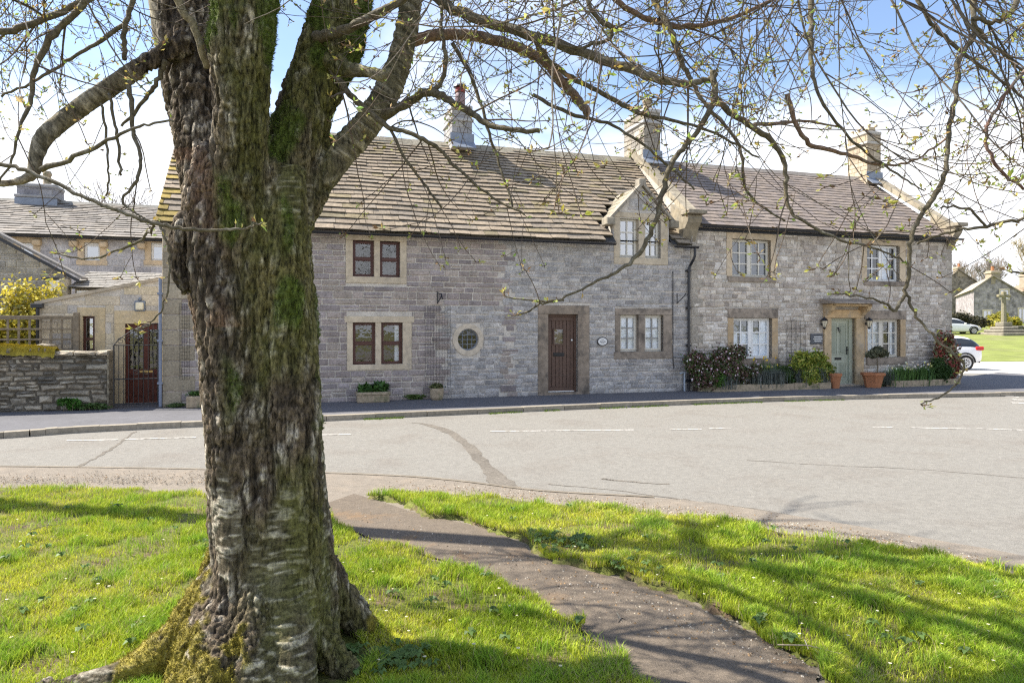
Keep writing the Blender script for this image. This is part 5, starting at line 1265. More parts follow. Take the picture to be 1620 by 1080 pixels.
# ================================================================== RIGHT BACKGROUND
def hz(d): return RZ+.004 if d < 36 else RZ+.004+(d-36)*.0475
def PH(px, d, h=0.0): return Vector(((px-CX)*d/F, d, hz(d)+h))
m = MB(); ys = [34.5, 36, 40, 50, 60, 72, 85, 110, 160, 260, 400]; xl = lambda d: (1300-CX)*d/F
for i in range(len(ys)-1):
    a, b = ys[i], ys[i+1]; k = 12
    for j in range(k):
        q = lambda d, j: (xl(d)+(9+d*1.9)*j/k, d, hz(d) if d < 86 else hz(86)+(d-86)*.02)
        m.poly([q(a, j), q(a, j+1), q(b, j+1), q(b, j)])
tag(m.build('village_green', MAT('green_turf', (.185, .215, .05), .95, .9, .25, .4, 8, col2=(.19, .2, .07), c2s=.3), smooth=True), kind='structure')
sheet('gravel_lane', smooth_line([(17, 26.5), (22, 26.0), (27, 25.6), (40, 25), (60, 24)], 4)+smooth_line([(60, 38), (38, 36.5), (29, 35.8), (24, 35.5), (17, 35.6)], 4), RZ+.008, m_gravel)
def oldhouse(name, label, corner, dirg, wl, ridge_off, wr, dirl, ll, ze, zr, zer, pal, rpal, base, chim=(), wins=()):
    o = thing(name, label, 'house'); m = MB(); A = Vector((corner[0], corner[1])); g = Vector(dirg).normalized(); l = Vector(dirl).normalized()
    p = lambda a, b, z: (A.x+g.x*a+l.x*b, A.y+g.y*a+l.y*b, z)
    W_ = wl+wr
    m.poly([p(0, 0, base), p(W_, 0, base), p(W_, 0, zer), p(wl, 0, zr), p(0, 0, ze)]); m.poly([p(0, ll, base), p(0, 0, base), p(0, 0, ze), p(0, ll, ze)]); m.poly([p(W_, 0, base), p(W_, ll, base), p(W_, ll, zer), p(W_, 0, zer)]); m.poly([p(W_, ll, base), p(0, ll, base), p(0, ll, ze), p(wl, ll, zr), p(W_, ll, zer)])
    m.build('wall', MAT(name+'_rubble', pal, .92, 2.2, .5, 1.0, 3.2, big=.2, dist=.15, col2=[x*.6 for x in pal], c2s=1.7), o)
    m = MB(); ov = .25
    for (a0, z0, a1, z1) in ((-.3, ze-.25, wl, zr), (W_+.3, zer-.25, wl, zr)):
        m.poly([p(a0, -ov, z0+.12), p(a0, ll+ov, z0+.12), p(a1, ll+ov, z1+.15), p(a1, -ov, z1+.15)]); m.poly([p(a0, -ov, z0-.02), p(a1, -ov, z1+.0), p(a1, -ov, z1+.15), p(a0, -ov, z0+.12)])
    m.build('roof', MAT(name+'_slate', rpal, .85, 3, .3, .6, 6, dist=.08), o)
    for (a, b, w, z) in chim:
        m = MB(); q = p(a, b, 0); m.box(q[0]-w, q[0]+w, q[1]-w, q[1]+w, zr-1, z, (.32, .27, .2), .05); m.box(q[0]-w-.12, q[0]+w+.12, q[1]-w-.12, q[1]+w+.12, z-.35, z-.2, (.4, .34, .25), .03); c_ = m.build('chimney', m_stone, o)
        m = MB(); m.lathe([(.2, 0), (.17, .5), (.2, .55)], q[0], q[1], 8, z0=z); m.build('chimney_pot', m_terra, c_)
    for (a, z, w, h) in wins:
        m = MB(); fr = MB()
        m.poly([p(a-w/2, -.03, z), p(a+w/2, -.03, z), p(a+w/2, -.03, z+h), p(a-w/2, -.03, z+h)])
        for (x0, x1, z0, z1) in ((a-w/2-.2, a+w/2+.2, z+h, z+h+.22), (a-w/2-.2, a+w/2+.2, z-.2, z), (a-w/2-.2, a-w/2, z, z+h), (a+w/2, a+w/2+.2, z, z+h), (a-.05, a+.05, z, z+h)):
            fr.poly([p(x0, -.05, z0), p(x1, -.05, z0), p(x1, -.05, z1), p(x0, -.05, z1)])
        w_ = fr.build('window', m_dress, o); m.build('pane', m_glass, w_)
        m = MB(); m.poly([p(a-w/2, -.012, z), p(a+w/2, -.012, z), p(a+w/2, -.012, z+h), p(a-w/2, -.012, z+h)]); m.build('room_behind', m_dark, w_)
    return o
Zp = lambda py, d: CAMZ-(py-HY)*d/F
oldhouse('stone_farmhouse', 'large grey rubble gable with sunlit side wall behind the village cross', (57.5, 85), (1, -.08), 2.3, 0, 3.9, (.47, .88), 22, Zp(457, 85), Zp(437, 85), Zp(467, 85), (.33, .30, .31), (.34, .29, .23), 1.5, chim=((2.3, .6, .55, Zp(428, 85)),), wins=((3.6, Zp(472, 85), .9, 1.0), (1.6, Zp(506, 85), .8, 1.1), (5.7, Zp(508, 85), .7, 1.5)))
oldhouse('rear_farmhouse', 'dark-roofed stone house behind and left of the large grey gable', (68, 112), (1, -.05), 5.2, 0, 6, (.5, .86), 12, Zp(466, 112), Zp(428, 112), Zp(466, 112), (.25, .22, .18), (.17, .15, .12), 3, chim=((5.2, .6, .6, Zp(422, 112)),))
oldhouse('roofed_cottage', 'brown-roofed cottage with brick chimney at the far right edge', (73, 98), (1, -.1), 3.5, 0, 6, (.3, .95), 9, Zp(462, 98), Zp(445, 98), Zp(455, 98), (.27, .25, .21), (.30, .22, .15), 2, chim=((-.2+1.2, .6, .6, Zp(433, 98)), (4.5, .5, .5, Zp(437, 98))))
# village cross
vc = thing('village_cross', 'weathered stone village cross on a tall shaft above stepped base', 'cross', PH(1588, 60), R(8))
m = MB(); m.cur = 0
for (w, z0, z1) in ((1.35, -.2, .22), (1.05, .22, .48), (.74, .48, .72), (.46, .72, 1.12)):
    m.box(-w, w, -w, w, z0, z1, [(.24, .215, .17), (.21, .19, .15), (.25, .225, .18), (.22, .20, .16)][int(w*3) % 4], .06)
m.build('steps', m_rub, vc)
m = MB(); m.tube([(0, 0, 1.1), (0, 0, 2.2), (0, 0, 3.35)], [.22, .19, .16], 8, (.22, .20, .14)); m.build('shaft', m_rub, vc)
m = MB(); m.box(-.62, .62, -.15, .15, 3.3, 3.55, (.26, .23, .15), .05); m.box(-.2, .2, -.15, .15, 3.25, 3.82, (.26, .23, .15), .06); m.build('cross_head', m_rub, vc)
o = thing('field_wall', 'low dark stone wall to the right of the village cross', 'wall', PH(1610, 63), R(-12)); m = MB(); rnd.seed(77)
for i in range(9):
    for j in range(3): g = rnd.uniform(.7, 1.2); m.box(-1.1+i*.5, -.64+i*.5, -.25, .25, j*.26-.1, j*.26+.15, (.17*g, .16*g, .13*g), .05)
m.build('stones', m_rub, o)
def bushw(name, label, p, rx, h, pal, n, size, seed, flat=1):
    o = thing(name, label, 'shrub', p); r = random.Random(seed)
    bl = [(r.uniform(-.6, .6)*rx, r.uniform(-.5, .5)*rx*flat, h*r.uniform(.2, .75), rx*r.uniform(.3, .5), rx*flat*r.uniform(.3, .5), h*r.uniform(.2, .3)) for _ in range(12)]
    leafcloud('leaves', o, n, bl, pal, size, seed=seed); stems(o, None, h*.7, (rx, rx*flat), 5, r=.03); return o
bushw('gorse_bush', 'tall yellow-green bush directly behind the village cross', PH(1580, 72), 1.3, 2.0, [(.42, .36, .04), (.22, .22, .04), (.32, .30, .06)], 2600, .16, 81)
bushw('gorse_bush', 'lower bright yellow gorse bush right of the village cross', PH(1600, 73), 1.0, 1.3, [(.55, .45, .04), (.40, .36, .05), (.2, .22, .04)], 1600, .16, 82)
bushw('hedge', 'dark trimmed hedge behind the far white car', PH(1522, 68), 2.6, 1.9, [(.06, .06, .035), (.09, .08, .045)], 4200, .16, 83, .4)
# bare background trees
def baretree(name, label, loc, h, seed, r0=.0, up=.0, levels=5, spread=.55, col=(.16, .13, .10), group=None, thin=1.0):
    o = thing(name, label, 'tree', loc, group=group); r = random.Random(seed); t = MB(); c = MB(); r0 = r0 or h*.018
    def grow(p, d, L_, rad, lv, mbk):
        k = 3; pts = [p]; dd = d.copy()
        for i in range(k):
            dd = (dd+Vector((r.uniform(-.16, .16), r.uniform(-.16, .16), r.uniform(-.02, .12)))).normalized(); pts.append(pts[-1]+dd*L_/k)
        rr = [max(rad*(1-.38*i/k), .012*thin) for i in range(k+1)]; mbk.tube(pts, rr, 5 if lv > 1 else 4 if lv else 3, col, cap=False)
        if lv >= levels: return
        nb = r.choice((3, 3, 4)) if lv < levels-1 else r.choice((3, 4))
        for q in range(nb):
            at = pts[-1] if q == 0 else pts[1]+(pts[-1]-pts[1])*r.uniform(.1, 1)
            ax = Vector((r.uniform(-1, 1), r.uniform(-1, 1), r.uniform(-.2, .6))).normalized(); nd = (dd*(1-spread*(.5 if q == 0 else 1))+ax*spread*(.6 if q == 0 else 1.1)+Vector((0, 0, .12+up))).normalized()
            grow(at, nd, L_*r.uniform(.6, .8), rr[-1]*(.85 if q == 0 else .6), lv+1, c)
    grow(Vector((0, 0, -.2)), Vector((0, 0, 1)), h*.30, r0, 0, t)
    t.build('trunk', m_twig, o); c.build('crown', m_twig, o); return o
gname = 'bare trees beyond the village green'
for i, (px, d, h, sd_, lb) in enumerate(((1522, 135, 13.5, 1, 'broad bare tree rising just right of the cottage gable'), (1545, 150, 13, 2, 'bare tree above the dark-roofed rear farmhouse'), (1594, 128, 15, 3, 'tall bare tree right of the farmhouse chimney'), (1622, 120, 16.5, 4, 'tall bare tree with yellowish twigs at the right edge of the picture'), (1570, 150, 12.5, 5, 'pale bare tree behind the grey gable'), (1650, 140, 16, 6, 'bare tree beyond the brown-roofed cottage'))):
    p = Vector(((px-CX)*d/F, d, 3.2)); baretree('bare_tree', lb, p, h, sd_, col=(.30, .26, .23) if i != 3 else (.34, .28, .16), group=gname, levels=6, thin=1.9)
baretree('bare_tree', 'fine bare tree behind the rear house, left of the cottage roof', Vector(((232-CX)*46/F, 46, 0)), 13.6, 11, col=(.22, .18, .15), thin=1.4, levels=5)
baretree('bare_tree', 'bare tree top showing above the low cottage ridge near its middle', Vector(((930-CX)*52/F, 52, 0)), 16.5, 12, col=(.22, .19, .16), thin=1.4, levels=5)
# overhead cables
for i, (a, b, lb) in enumerate((((1400, 262, 25), (1900, 384, 14), 'uppermost thin overhead cable right of the gable chimney'), ((1425, 283, 27), (1900, 360, 15), 'middle overhead cable at the right'), ((1450, 300, 28), (1900, 405, 18), 'lowest faint overhead cable at the right'))):
    A, B_ = P(*a), P(*b); m = MB(); pts = [A.lerp(B_, t/14)-Vector((0, 0, .35*math.sin(math.pi*t/14))) for t in range(15)]; m.tube(pts, .009, 4, (1, 1, 1)); tag(m.build('overhead_cable', MAT('cable%d' % i, (.30, .32, .36), .6, 5, 0, 0)), lb, 'cable')
# cars
def car(name, label, loc, rz, length=4.2, paint=m_carw):
    o = thing(name, label, 'car', loc, rz, group='white cars parked beyond the cottages')
    # stations from the tail (x=0) to the nose: x, half width, sill z, belt z, roof z, half width of the roof
    st = [(0.0, .60, .42, .80, .92, .52), (.06, .80, .30, .92, 1.12, .60), (.42, .86, .24, .98, 1.40, .60), (1.0, .88, .20, .97, 1.455, .60), (1.7, .885, .19, .95, 1.47, .60), (2.3, .885, .19, .93, 1.40, .58), (2.75, .88, .19, .92, 1.12, .60), (3.05, .87, .19, .90, .95, .66), (3.6, .85, .2, .82, .86, .62), (4.0, .78, .24, .70, .74, .52), (4.18, .62, .34, .56, .60, .42)]
    sc = length/4.18; m = MB(); rows = []
    for (x, hw, zs, zb, zr_, hr) in st:
        half = [(0, zs), (hw*.8, zs), (hw*.97, zs+.10), (hw, zs+(zb-zs)*.55), (hw*.965, zb), (hr, zr_-.03), (hr*.6, zr_+.0), (0, zr_+.012)]
        rows.append([m.vert((x*sc, -y, z)) for (y, z) in half]+[m.vert((x*sc, y, z)) for (y, z) in half[-2:0:-1]])
    n = len(rows[0])
    for i in range(len(rows)-1):
        for k in range(n):
            glassrow = k in (4, n-5)
            m.cur = 1 if (glassrow and 1 <= i <= 6) or (k in (5, 6, n-6, n-7) and i in (6,)) or (k in (5, 6, n-6, n-7) and i == 1) else 0
            m.face([rows[i][k], rows[i][(k+1) % n], rows[i+1][(k+1) % n], rows[i+1][k]])
    m.cur = 0; m.face(rows[0]); m.face(rows[-1][::-1])
    b = m.build('body', [paint, m_carg], o, smooth=True); sm = b.modifiers.new('s', 'SUBSURF'); sm.levels = 2; sm.render_levels = 2
    for y in (-.80, .80):
        sg = 1 if y > 0 else -1
        for x in (.78, 3.38):
            w = MB(); w.lathe([(.20, -.09), (.30, -.10), (.325, -.07), (.325, .07), (.30, .10), (.20, .09)], 0, 0, 24); wo2 = w.build('wheel', m_tyre, o, loc=(x*sc, y, .32), rot=(R(90), 0, 0))
            w = MB(); w.lathe([(.02, .075), (.20, .095), (.215, .10), (.215, .085)], 0, 0, 24)
            for q in range(10): a = q*.628; w.prism([(.03*math.cos(a-.5), .03*math.sin(a-.5)), (.2*math.cos(a-.07), .2*math.sin(a-.07)), (.2*math.cos(a+.07), .2*math.sin(a+.07)), (.03*math.cos(a+.5), .03*math.sin(a+.5))], .098, .112, axis='z')
            w.build('rim', m_rim, wo2, rot=(0 if sg < 0 else math.pi, 0, 0))
            w = MB(); w.tube([(x*sc+.385*math.cos(a), y+sg*.062, .33+.385*math.sin(a)) for a in [math.pi*q/14 for q in range(15)]], .035, 5); w.build('wheel_arch', m_tyre, o)
        l_ = MB(); l_.box(.02, .34, y*1.0-.06*sg-.0 if sg > 0 else y-.045, y*1.0+.045 if sg > 0 else y+.06, .84, 1.0, b=.03); l_.build('tail_light', m_red, o)
        l_ = MB(); l_.box(3.72, 4.02, y*.9-.06, y*.9+.06, .60, .72, b=.03); l_.build('headlight', m_lampg, o)
        l_ = MB(); l_.box(2.55, 2.72, y*1.18-.07, y*1.18+.07, .90, 1.02, b=.03); l_.build('wing_mirror', paint, o)
    w = MB(); w.box(-.01, .03, -.26, .26, .55, .66, b=.008); w.build('number_plate', m_pvc, o)
    w = MB(); w.box(.03, .08, -.6, .6, .30, .42, b=.02); w.build('bumper', m_tyre, o)
    return o
car('parked_car', 'nearer white hatchback with red tail light, half hidden by the cottage corner', Vector(((1534-CX)*29.5/F, 29.3, RZ)), R(176))
car('parked_car', 'farther white car seen nose-first to the right beyond the nearer hatchback', Vector((37.9, 62, hz(62)-.05)), R(-3))

# ================================================================== THE CHERRY TREE
TB = Vector((-1.24, 3.5, 0))
cherry = thing('cherry_tree', 'big old cherry tree with furrowed mossy forked trunk and budding twigs on the near lawn', 'tree', TB)
inv = Matrix.Translation(-TB)
def pxline(pts): return [inv @ P(p[0], p[1], p[3]) for p in pts], [p[2]/2*p[3]/F for p in pts]
tm = MB()
def tt(pts, n=18):
    pts = smooth_line(pts, 4); a, r = pxline(pts); tm.tube(a, r, n)
# two merged columns and a front swelling make an uneven section
tt([(428, 1075, 204, 3.5), (430, 1040, 200, 3.5), (434, 960, 190, 3.5), (434, 880, 178, 3.5), (429, 800, 174, 3.5), (423, 700, 172, 3.5), (415, 600, 170, 3.5), (405, 500, 174, 3.5), (394, 410, 184, 3.5), (389, 330, 182, 3.5), (392, 265, 160, 3.5), (396, 240, 120, 3.5)], 26)
tt([(386, 1000, 84, 3.30), (382, 880, 76, 3.30), (374, 760, 76, 3.30), (368, 640, 78, 3.30), (358, 520, 80, 3.30), (346, 420, 84, 3.32), (338, 340, 80, 3.34), (332, 280, 70, 3.4)])
tt([(478, 1010, 84, 3.36), (474, 900, 76, 3.36), (470, 780, 78, 3.36), (466, 640, 78, 3.36), (458, 520, 76, 3.36), (452, 420, 74, 3.36), (448, 330, 72, 3.38), (446, 270, 70, 3.42)])
# limbs
tt([(334, 330, 78, 3.46), (326, 270, 78, 3.52), (314, 200, 82, 3.58), (300, 120, 86, 3.64), (290, 50, 90, 3.68), (282, -20, 90, 3.70), (262, -120, 88, 3.68), (240, -260, 74, 3.75), (200, -420, 55, 3.85)])
tt([(386, 310, 90, 3.34), (382, 220, 86, 3.29), (382, 140, 86, 3.26), (385, 70, 90, 3.24), (389, 0, 92, 3.24), (392, -80, 104, 3.28), (400, -220, 84, 3.25), (415, -400, 60, 3.2)])
tt([(436, 320, 92, 3.5), (454, 260, 86, 3.54), (478, 190, 83, 3.58), (505, 120, 83, 3.62), (526, 60, 84, 3.66), (541, 0, 84, 3.7), (552, -90, 84, 3.76), (575, -220, 70, 3.85), (620, -400, 50, 4.0)])
tt([(444, 385, 66, 3.5), (473, 330, 58, 3.56), (508, 280, 52, 3.6), (543, 238, 47, 3.66), (578, 200, 45, 3.7), (605, 160, 43, 3.74), (628, 110, 39, 3.78), (642, 55, 36, 3.8), (650, 0, 35, 3.82), (655, -70, 40, 3.86), (668, -200, 34, 3.92), (700, -360, 26, 4.0)])
tt([(296, 66, 36, 3.5), (262, 84, 31, 3.44), (220, 108, 29, 3.36), (175, 138, 29, 3.3), (130, 168, 29, 3.24), (92, 197, 28, 3.18), (68, 220, 27, 3.12), (57, 248, 22, 3.08), (53, 274, 19, 3.05), (30, 287, 13, 3.0), (-10, 291, 12, 2.95), (-70, 294, 9, 2.9)], 14)
tt([(470, 285, 34, 3.6), (495, 228, 26, 3.62), (512, 222, 24, 3.62), (530, 222, 20, 3.62)], 10)      # dead stub
tt([(520, 98, 30, 3.52), (548, 110, 23, 3.44), (580, 114, 19, 3.38), (612, 121, 17, 3.34)], 10)       # sawn stub
tt([(300, 350, 40, 3.34), (286, 372, 30, 3.30), (279, 400, 22, 3.28), (284, 430, 22, 3.28), (300, 458, 30, 3.32)], 10)   # lip of the old wound
# root flare
def root(a0, pts, n=12):
    P_ = [Vector(p[:3]) for p in pts]; sm_ = smooth_line([tuple(p) for p in pts], 4); tm.tube([inv @ Vector(q[:3]) for q in sm_], [q[3] for q in sm_], n)
root(0, [(-1.32, 3.50, .72, .11), (-1.38, 3.38, .44, .115), (-1.44, 3.27, .22, .13), (-1.47, 3.18, .05, .12), (-1.49, 3.08, -.08, .10)])
root(0, [(-1.30, 3.40, .55, .09), (-1.33, 3.22, .30, .12), (-1.34, 3.06, .11, .14), (-1.33, 2.95, -.04, .12), (-1.32, 2.85, -.12, .09)])
root(0, [(-1.42, 3.45, .48, .10), (-1.60, 3.36, .20, .11), (-1.76, 3.28, .08, .085), (-1.90, 3.22, .045, .062), (-2.05, 3.18, .025, .046), (-2.2, 3.17, .01, .036), (-2.35, 3.18, -.02, .026)])
root(0, [(-1.13, 3.48, .75, .12), (-1.02, 3.40, .36, .10), (-.93, 3.36, .15, .08), (-.80, 3.33, .03, .06), (-.70, 3.32, -.04, .04)])
root(0, [(-1.14, 3.42, .75, .10), (-1.08, 3.27, .38, .11), (-1.02, 3.15, .12, .11), (-.98, 3.05, -.05, .1)])
root(0, [(-1.25, 3.38, .7, .09), (-1.21, 3.20, .32, .10), (-1.18, 3.08, .1, .11), (-1.18, 3.0, -.06, .08)])
root(0, [(-1.12, 3.55, .75, .12), (-1.0, 3.66, .36, .10), (-.86, 3.76, .1, .08), (-.76, 3.85, -.05, .05)])
root(0, [(-1.28, 3.6, .75, .12), (-1.3, 3.82, .35, .13), (-1.36, 4.08, .05, .1), (-1.4, 4.2, -.06, .06)])
root(0, [(-1.36, 3.55, .7, .12), (-1.58, 3.7, .3, .12), (-1.82, 3.9, .04, .08), (-1.95, 4.05, -.05, .05)])
raw = tm.build('trunk', m_twig)
md = raw.modifiers.new('r', 'REMESH'); md.mode = 'VOXEL'; md.voxel_size = .0075; md.adaptivity = 0
ms = raw.modifiers.new('s', 'SMOOTH'); ms.iterations = 16; ms.factor = .6
dg = bpy.context.evaluated_depsgraph_get(); me = bpy.data.meshes.new_from_object(raw.evaluated_get(dg)); bpy.data.objects.remove(raw)
nv = len(me.vertices); V = np.empty(nv*3, np.float32); me.vertices.foreach_get('co', V); V = V.reshape(-1, 3).astype(float)
NRM = np.empty(nv*3, np.float32); me.vertex_normals.foreach_get('vector', NRM) if hasattr(me, 'vertex_normals') else None
NRM = NRM.reshape(-1, 3).astype(float)
Wp = V+np.array(TB); X, Y, Z = Wp.T
smoothz = sst(-.02, .12, X+.93-.31*(Z-2.79)+.08*(fbm(Wp*9, 2, 41)-.5))*sst(2.3, 2.62, Z+.2*(fbm(Wp*8, 2, 42)-.5))                 # the right-hand limb
armz = sst(.05, .15, -1.74-X)*(Z > 2.1)                                       # the left-hand arm
wv = Wp+.045*(np.stack([fbm(Wp*2.3, 2, 1), fbm(Wp*2.3, 2, 2), fbm(Wp*2.3, 2, 3)], 1)-.5)*2
bandmask = np.clip(sst(.60, .70, fbm(wv*np.array((4.6, 4.6, 1.3)), 3, 5)+.19*np.exp(-((X+1.05)/.12)**2)*sst(1.55, 1.15, Z)+.16*np.exp(-((X+1.36)/.045)**2)*sst(1.3, 1.0, Z)*sst(.4, .6, Z)-.08*sst(1.7, 2.1, Z))*.9+smoothz+armz, 0, 1)
TB_ = np.where(X > -1.0, .80*Z+.60*(X+1.0)+.2*Z*(1-sst(2.2, 2.6, Z)), np.where(armz > .3, .62*Z+.78*X, Z+.02*np.sin(X*9)))
wq = Wp+.012*(np.stack([vn(Wp*14, 1), vn(Wp*14, 2), vn(Wp*9, 3)], 1)-.5)*2
q = wq*np.array((17, 17, 2.3)); r1 = 1-np.abs(2*fbm(q, 2, 11)-1)
r2 = 1-np.abs(2*vn(wq*np.array((40, 40, 6.5)), 12)-1)
r3 = 1-np.abs(2*vn(wq*np.array((60, 60, 26)), 17)-1)
big = fbm(wv*np.array((6, 6, 1.6)), 2, 13)-.5
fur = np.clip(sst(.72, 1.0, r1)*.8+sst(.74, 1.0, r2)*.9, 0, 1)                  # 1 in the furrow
fine = fbm(Wp*np.array((70, 70, 40)), 2, 14)-.5
band = fbm(Wp*np.array((13, 13, 62))+3*(fbm(Wp*5, 2, 4)[:, None]-.5), 3, 15)
slant = fbm(np.stack([X*9, Y*9, TB_*55], 1), 3, 16)
bandv = sst(.52, .68, np.where(smoothz+armz > .3, slant, band))
fur1 = sst(.70, 1.0, r1); fur2 = sst(.66, 1.0, r2); flake = vn(wq*np.array((48, 48, 13)), 18)
rough = (.013*(.5-fur1)+.011*(.5-fur2)+.007*(.5-sst(.6, 1, r3))+.010*(np.floor(flake*3.2)/3.2-.5)+.012*fine)
disp = (1-bandmask)*rough+bandmask*(.006*bandv+.006*fine)+big*.045*(1-np.clip(smoothz+armz, 0, 1))
thin = np.clip(armz*1.0, 0, 1); disp = disp*(1-.6*thin)
XC = -1.30+.04*np.sin(Z*1.3)-.05*(Z-1)/2; xr = (X-XC)/.31
gold = sst(.46, .62, 1.0-.95*np.clip(Z/.54, 0, 3)+.85*(fbm(Wp*9, 3, 21)-.5)*2-.6*np.clip(xr+.15, -1, 1.2)-3.0*np.clip(-1.60-X, 0, 1)+.0)*(Z < .9)
green = sst(.47, .60, fbm(Wp*np.array((5, 5, 2.2)), 3, 22)+.22*np.exp(-((xr-.12)/.33)**2)*np.exp(-((Z-2.0)/.45)**2)-.02)*sst(-.35, .05, xr)*(Z > 1.2)*(1-smoothz)
algae = sst(.0, .7, xr+.25)*sst(.38, .60, fbm(Wp*np.array((3.3, 3.3, 1.6)), 3, 23)+.04)*(1-.5*green)*(1-.75*smoothz)
topm = sst(.3, .8, NRM[:, 2])*sst(.45, .6, fbm(Wp*9, 3, 24))*(smoothz)
disp += .018*green*fbm(Wp*30, 2, 25)+.016*gold*fbm(Wp*40, 2, 26)
V2 = V+NRM*disp[:, None]
me.vertices.foreach_set('co', V2.astype(np.float32).ravel()); me.update()
def mixv(a, b, t): return a*(1-t[:, None])+np.array(b)*t[:, None]
tone = .75+.6*fbm(wv*np.array((9, 9, 3)), 3, 31)
C = np.ones((nv, 3))*np.array((.185, .145, .10)); C = mixv(C, (.62, .56, .46), sst(.52, .70, fbm(Wp*np.array((24, 24, 10)), 3, 32))*.85)
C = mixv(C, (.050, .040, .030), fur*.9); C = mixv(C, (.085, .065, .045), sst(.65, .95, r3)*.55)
B = np.ones((nv, 3))*np.array((.105, .088, .058)); B = mixv(B, (.58, .53, .42), bandv*.85)
S_ = smoothz+armz; B = mixv(B, (.20, .175, .115), np.clip(S_, 0, 1)*(1-bandv)*.8); B = mixv(B, (.34, .30, .20), np.clip(S_, 0, 1)*bandv*.6)
C = C*(1-bandmask[:, None])+B*bandmask[:, None]; C *= tone[:, None]*.80
red = sst(.55, .7, fbm(Wp*np.array((3, 3, 3)), 2, 33))*(Z > 1.7)*(Z < 2.6); C = mixv(C, (.24, .14, .085), red*.5)
C = mixv(C, (.125, .135, .025), algae*.55); C = mixv(C, (.085, .125, .018), green*.8); C = mixv(C, (.22, .185, .03), gold*.85); C = mixv(C, (.26, .26, .04), topm*.8)
C *= (1+.5*fine)[:, None]
at = me.color_attributes.get('Col') or me.color_attributes.new('Col', 'FLOAT_COLOR', 'POINT')
me.color_attributes.remove(at); at = me.color_attributes.new('Col', 'FLOAT_COLOR', 'POINT')
c4 = np.ones((nv, 4), np.float32); c4[:, :3] = np.clip(C, .004, 1); at.data.foreach_set('color', c4.ravel())
me.polygons.foreach_set('use_smooth', [True]*len(me.polygons)); me.materials.clear()
bc = me.attributes.new('Bco', 'FLOAT_VECTOR', 'POINT'); bc.data.foreach_set('vector', np.stack([X, Y, TB_], 1).astype(np.float32).ravel())
mk = me.attributes.new('Mask', 'FLOAT', 'POINT'); mk.data.foreach_set('value', np.clip(bandmask, 0, 1).astype(np.float32))
mbk = MAT('cherry_bark', (1, 1, 1), .88, 150, .3, 0, 110, vcol=True, spec=.2); t = mbk.node_tree; pb = t.nodes['Principled BSDF']
tcn = N(t, 'ShaderNodeTexCoord'); old = pb.inputs['Base Color'].links[0].from_socket
ba = N(t, 'ShaderNodeAttribute', attribute_name='Bco')
def lay(scale, det, src=None):
    mp = N(t, 'ShaderNodeMapping'); mp.inputs['Scale'].default_value = scale; t.links.new(src or tcn.outputs['Object'], mp.inputs[0])
    nz = N(t, 'ShaderNodeTexNoise'); nz.inputs['Scale'].default_value = 1; nz.inputs['Detail'].default_value = det; nz.inputs['Roughness'].default_value = .7; nz.inputs['Distortion'].default_value = .15
    t.links.new(mp.outputs[0], nz.inputs['Vector']); return nz.outputs[0]
vA, vB = lay((62, 62, 19), 6), lay((11, 11, 46), 4, ba.outputs['Vector'])
am = N(t, 'ShaderNodeAttribute', attribute_name='Mask')
mxh = N(t, 'ShaderNodeMix'); ml = N(t, 'ShaderNodeMath', operation='MULTIPLY'); ml.inputs[1].default_value = .55; t.links.new(am.outputs['Fac'], ml.inputs[0]); t.links.new(ml.outputs[0], mxh.inputs[0]); t.links.new(vA, mxh.inputs[2]); t.links.new(vB, mxh.inputs[3])
rm = N(t, 'ShaderNodeMapRange'); rm.inputs['From Min'].default_value = .36; rm.inputs['From Max'].default_value = .62; rm.inputs['To Min'].default_value = .14; rm.inputs['To Max'].default_value = 1.65; t.links.new(mxh.outputs[0], rm.inputs['Value'])
gc = N(t, 'ShaderNodeCombineColor'); [t.links.new(rm.outputs[0], gc.inputs[i]) for i in range(3)]
mm_ = N(t, 'ShaderNodeMix', data_type='RGBA', blend_type='MULTIPLY'); mm_.inputs['Factor'].default_value = 1; t.links.new(old, mm_.inputs['A']); t.links.new(gc.outputs[0], mm_.inputs['B']); t.links.new(mm_.outputs['Result'], pb.inputs['Base Color'])
bp = N(t, 'ShaderNodeBump'); bp.inputs['Strength'].default_value = 1.0; bp.inputs['Distance'].default_value = .016; t.links.new(mxh.outputs[0], bp.inputs['Height']); t.links.new(bp.outputs[0], pb.inputs['Normal'])
me.materials.append(mbk)
trunk = bpy.data.objects.new('trunk', me); COL.objects.link(trunk); trunk.parent = cherry
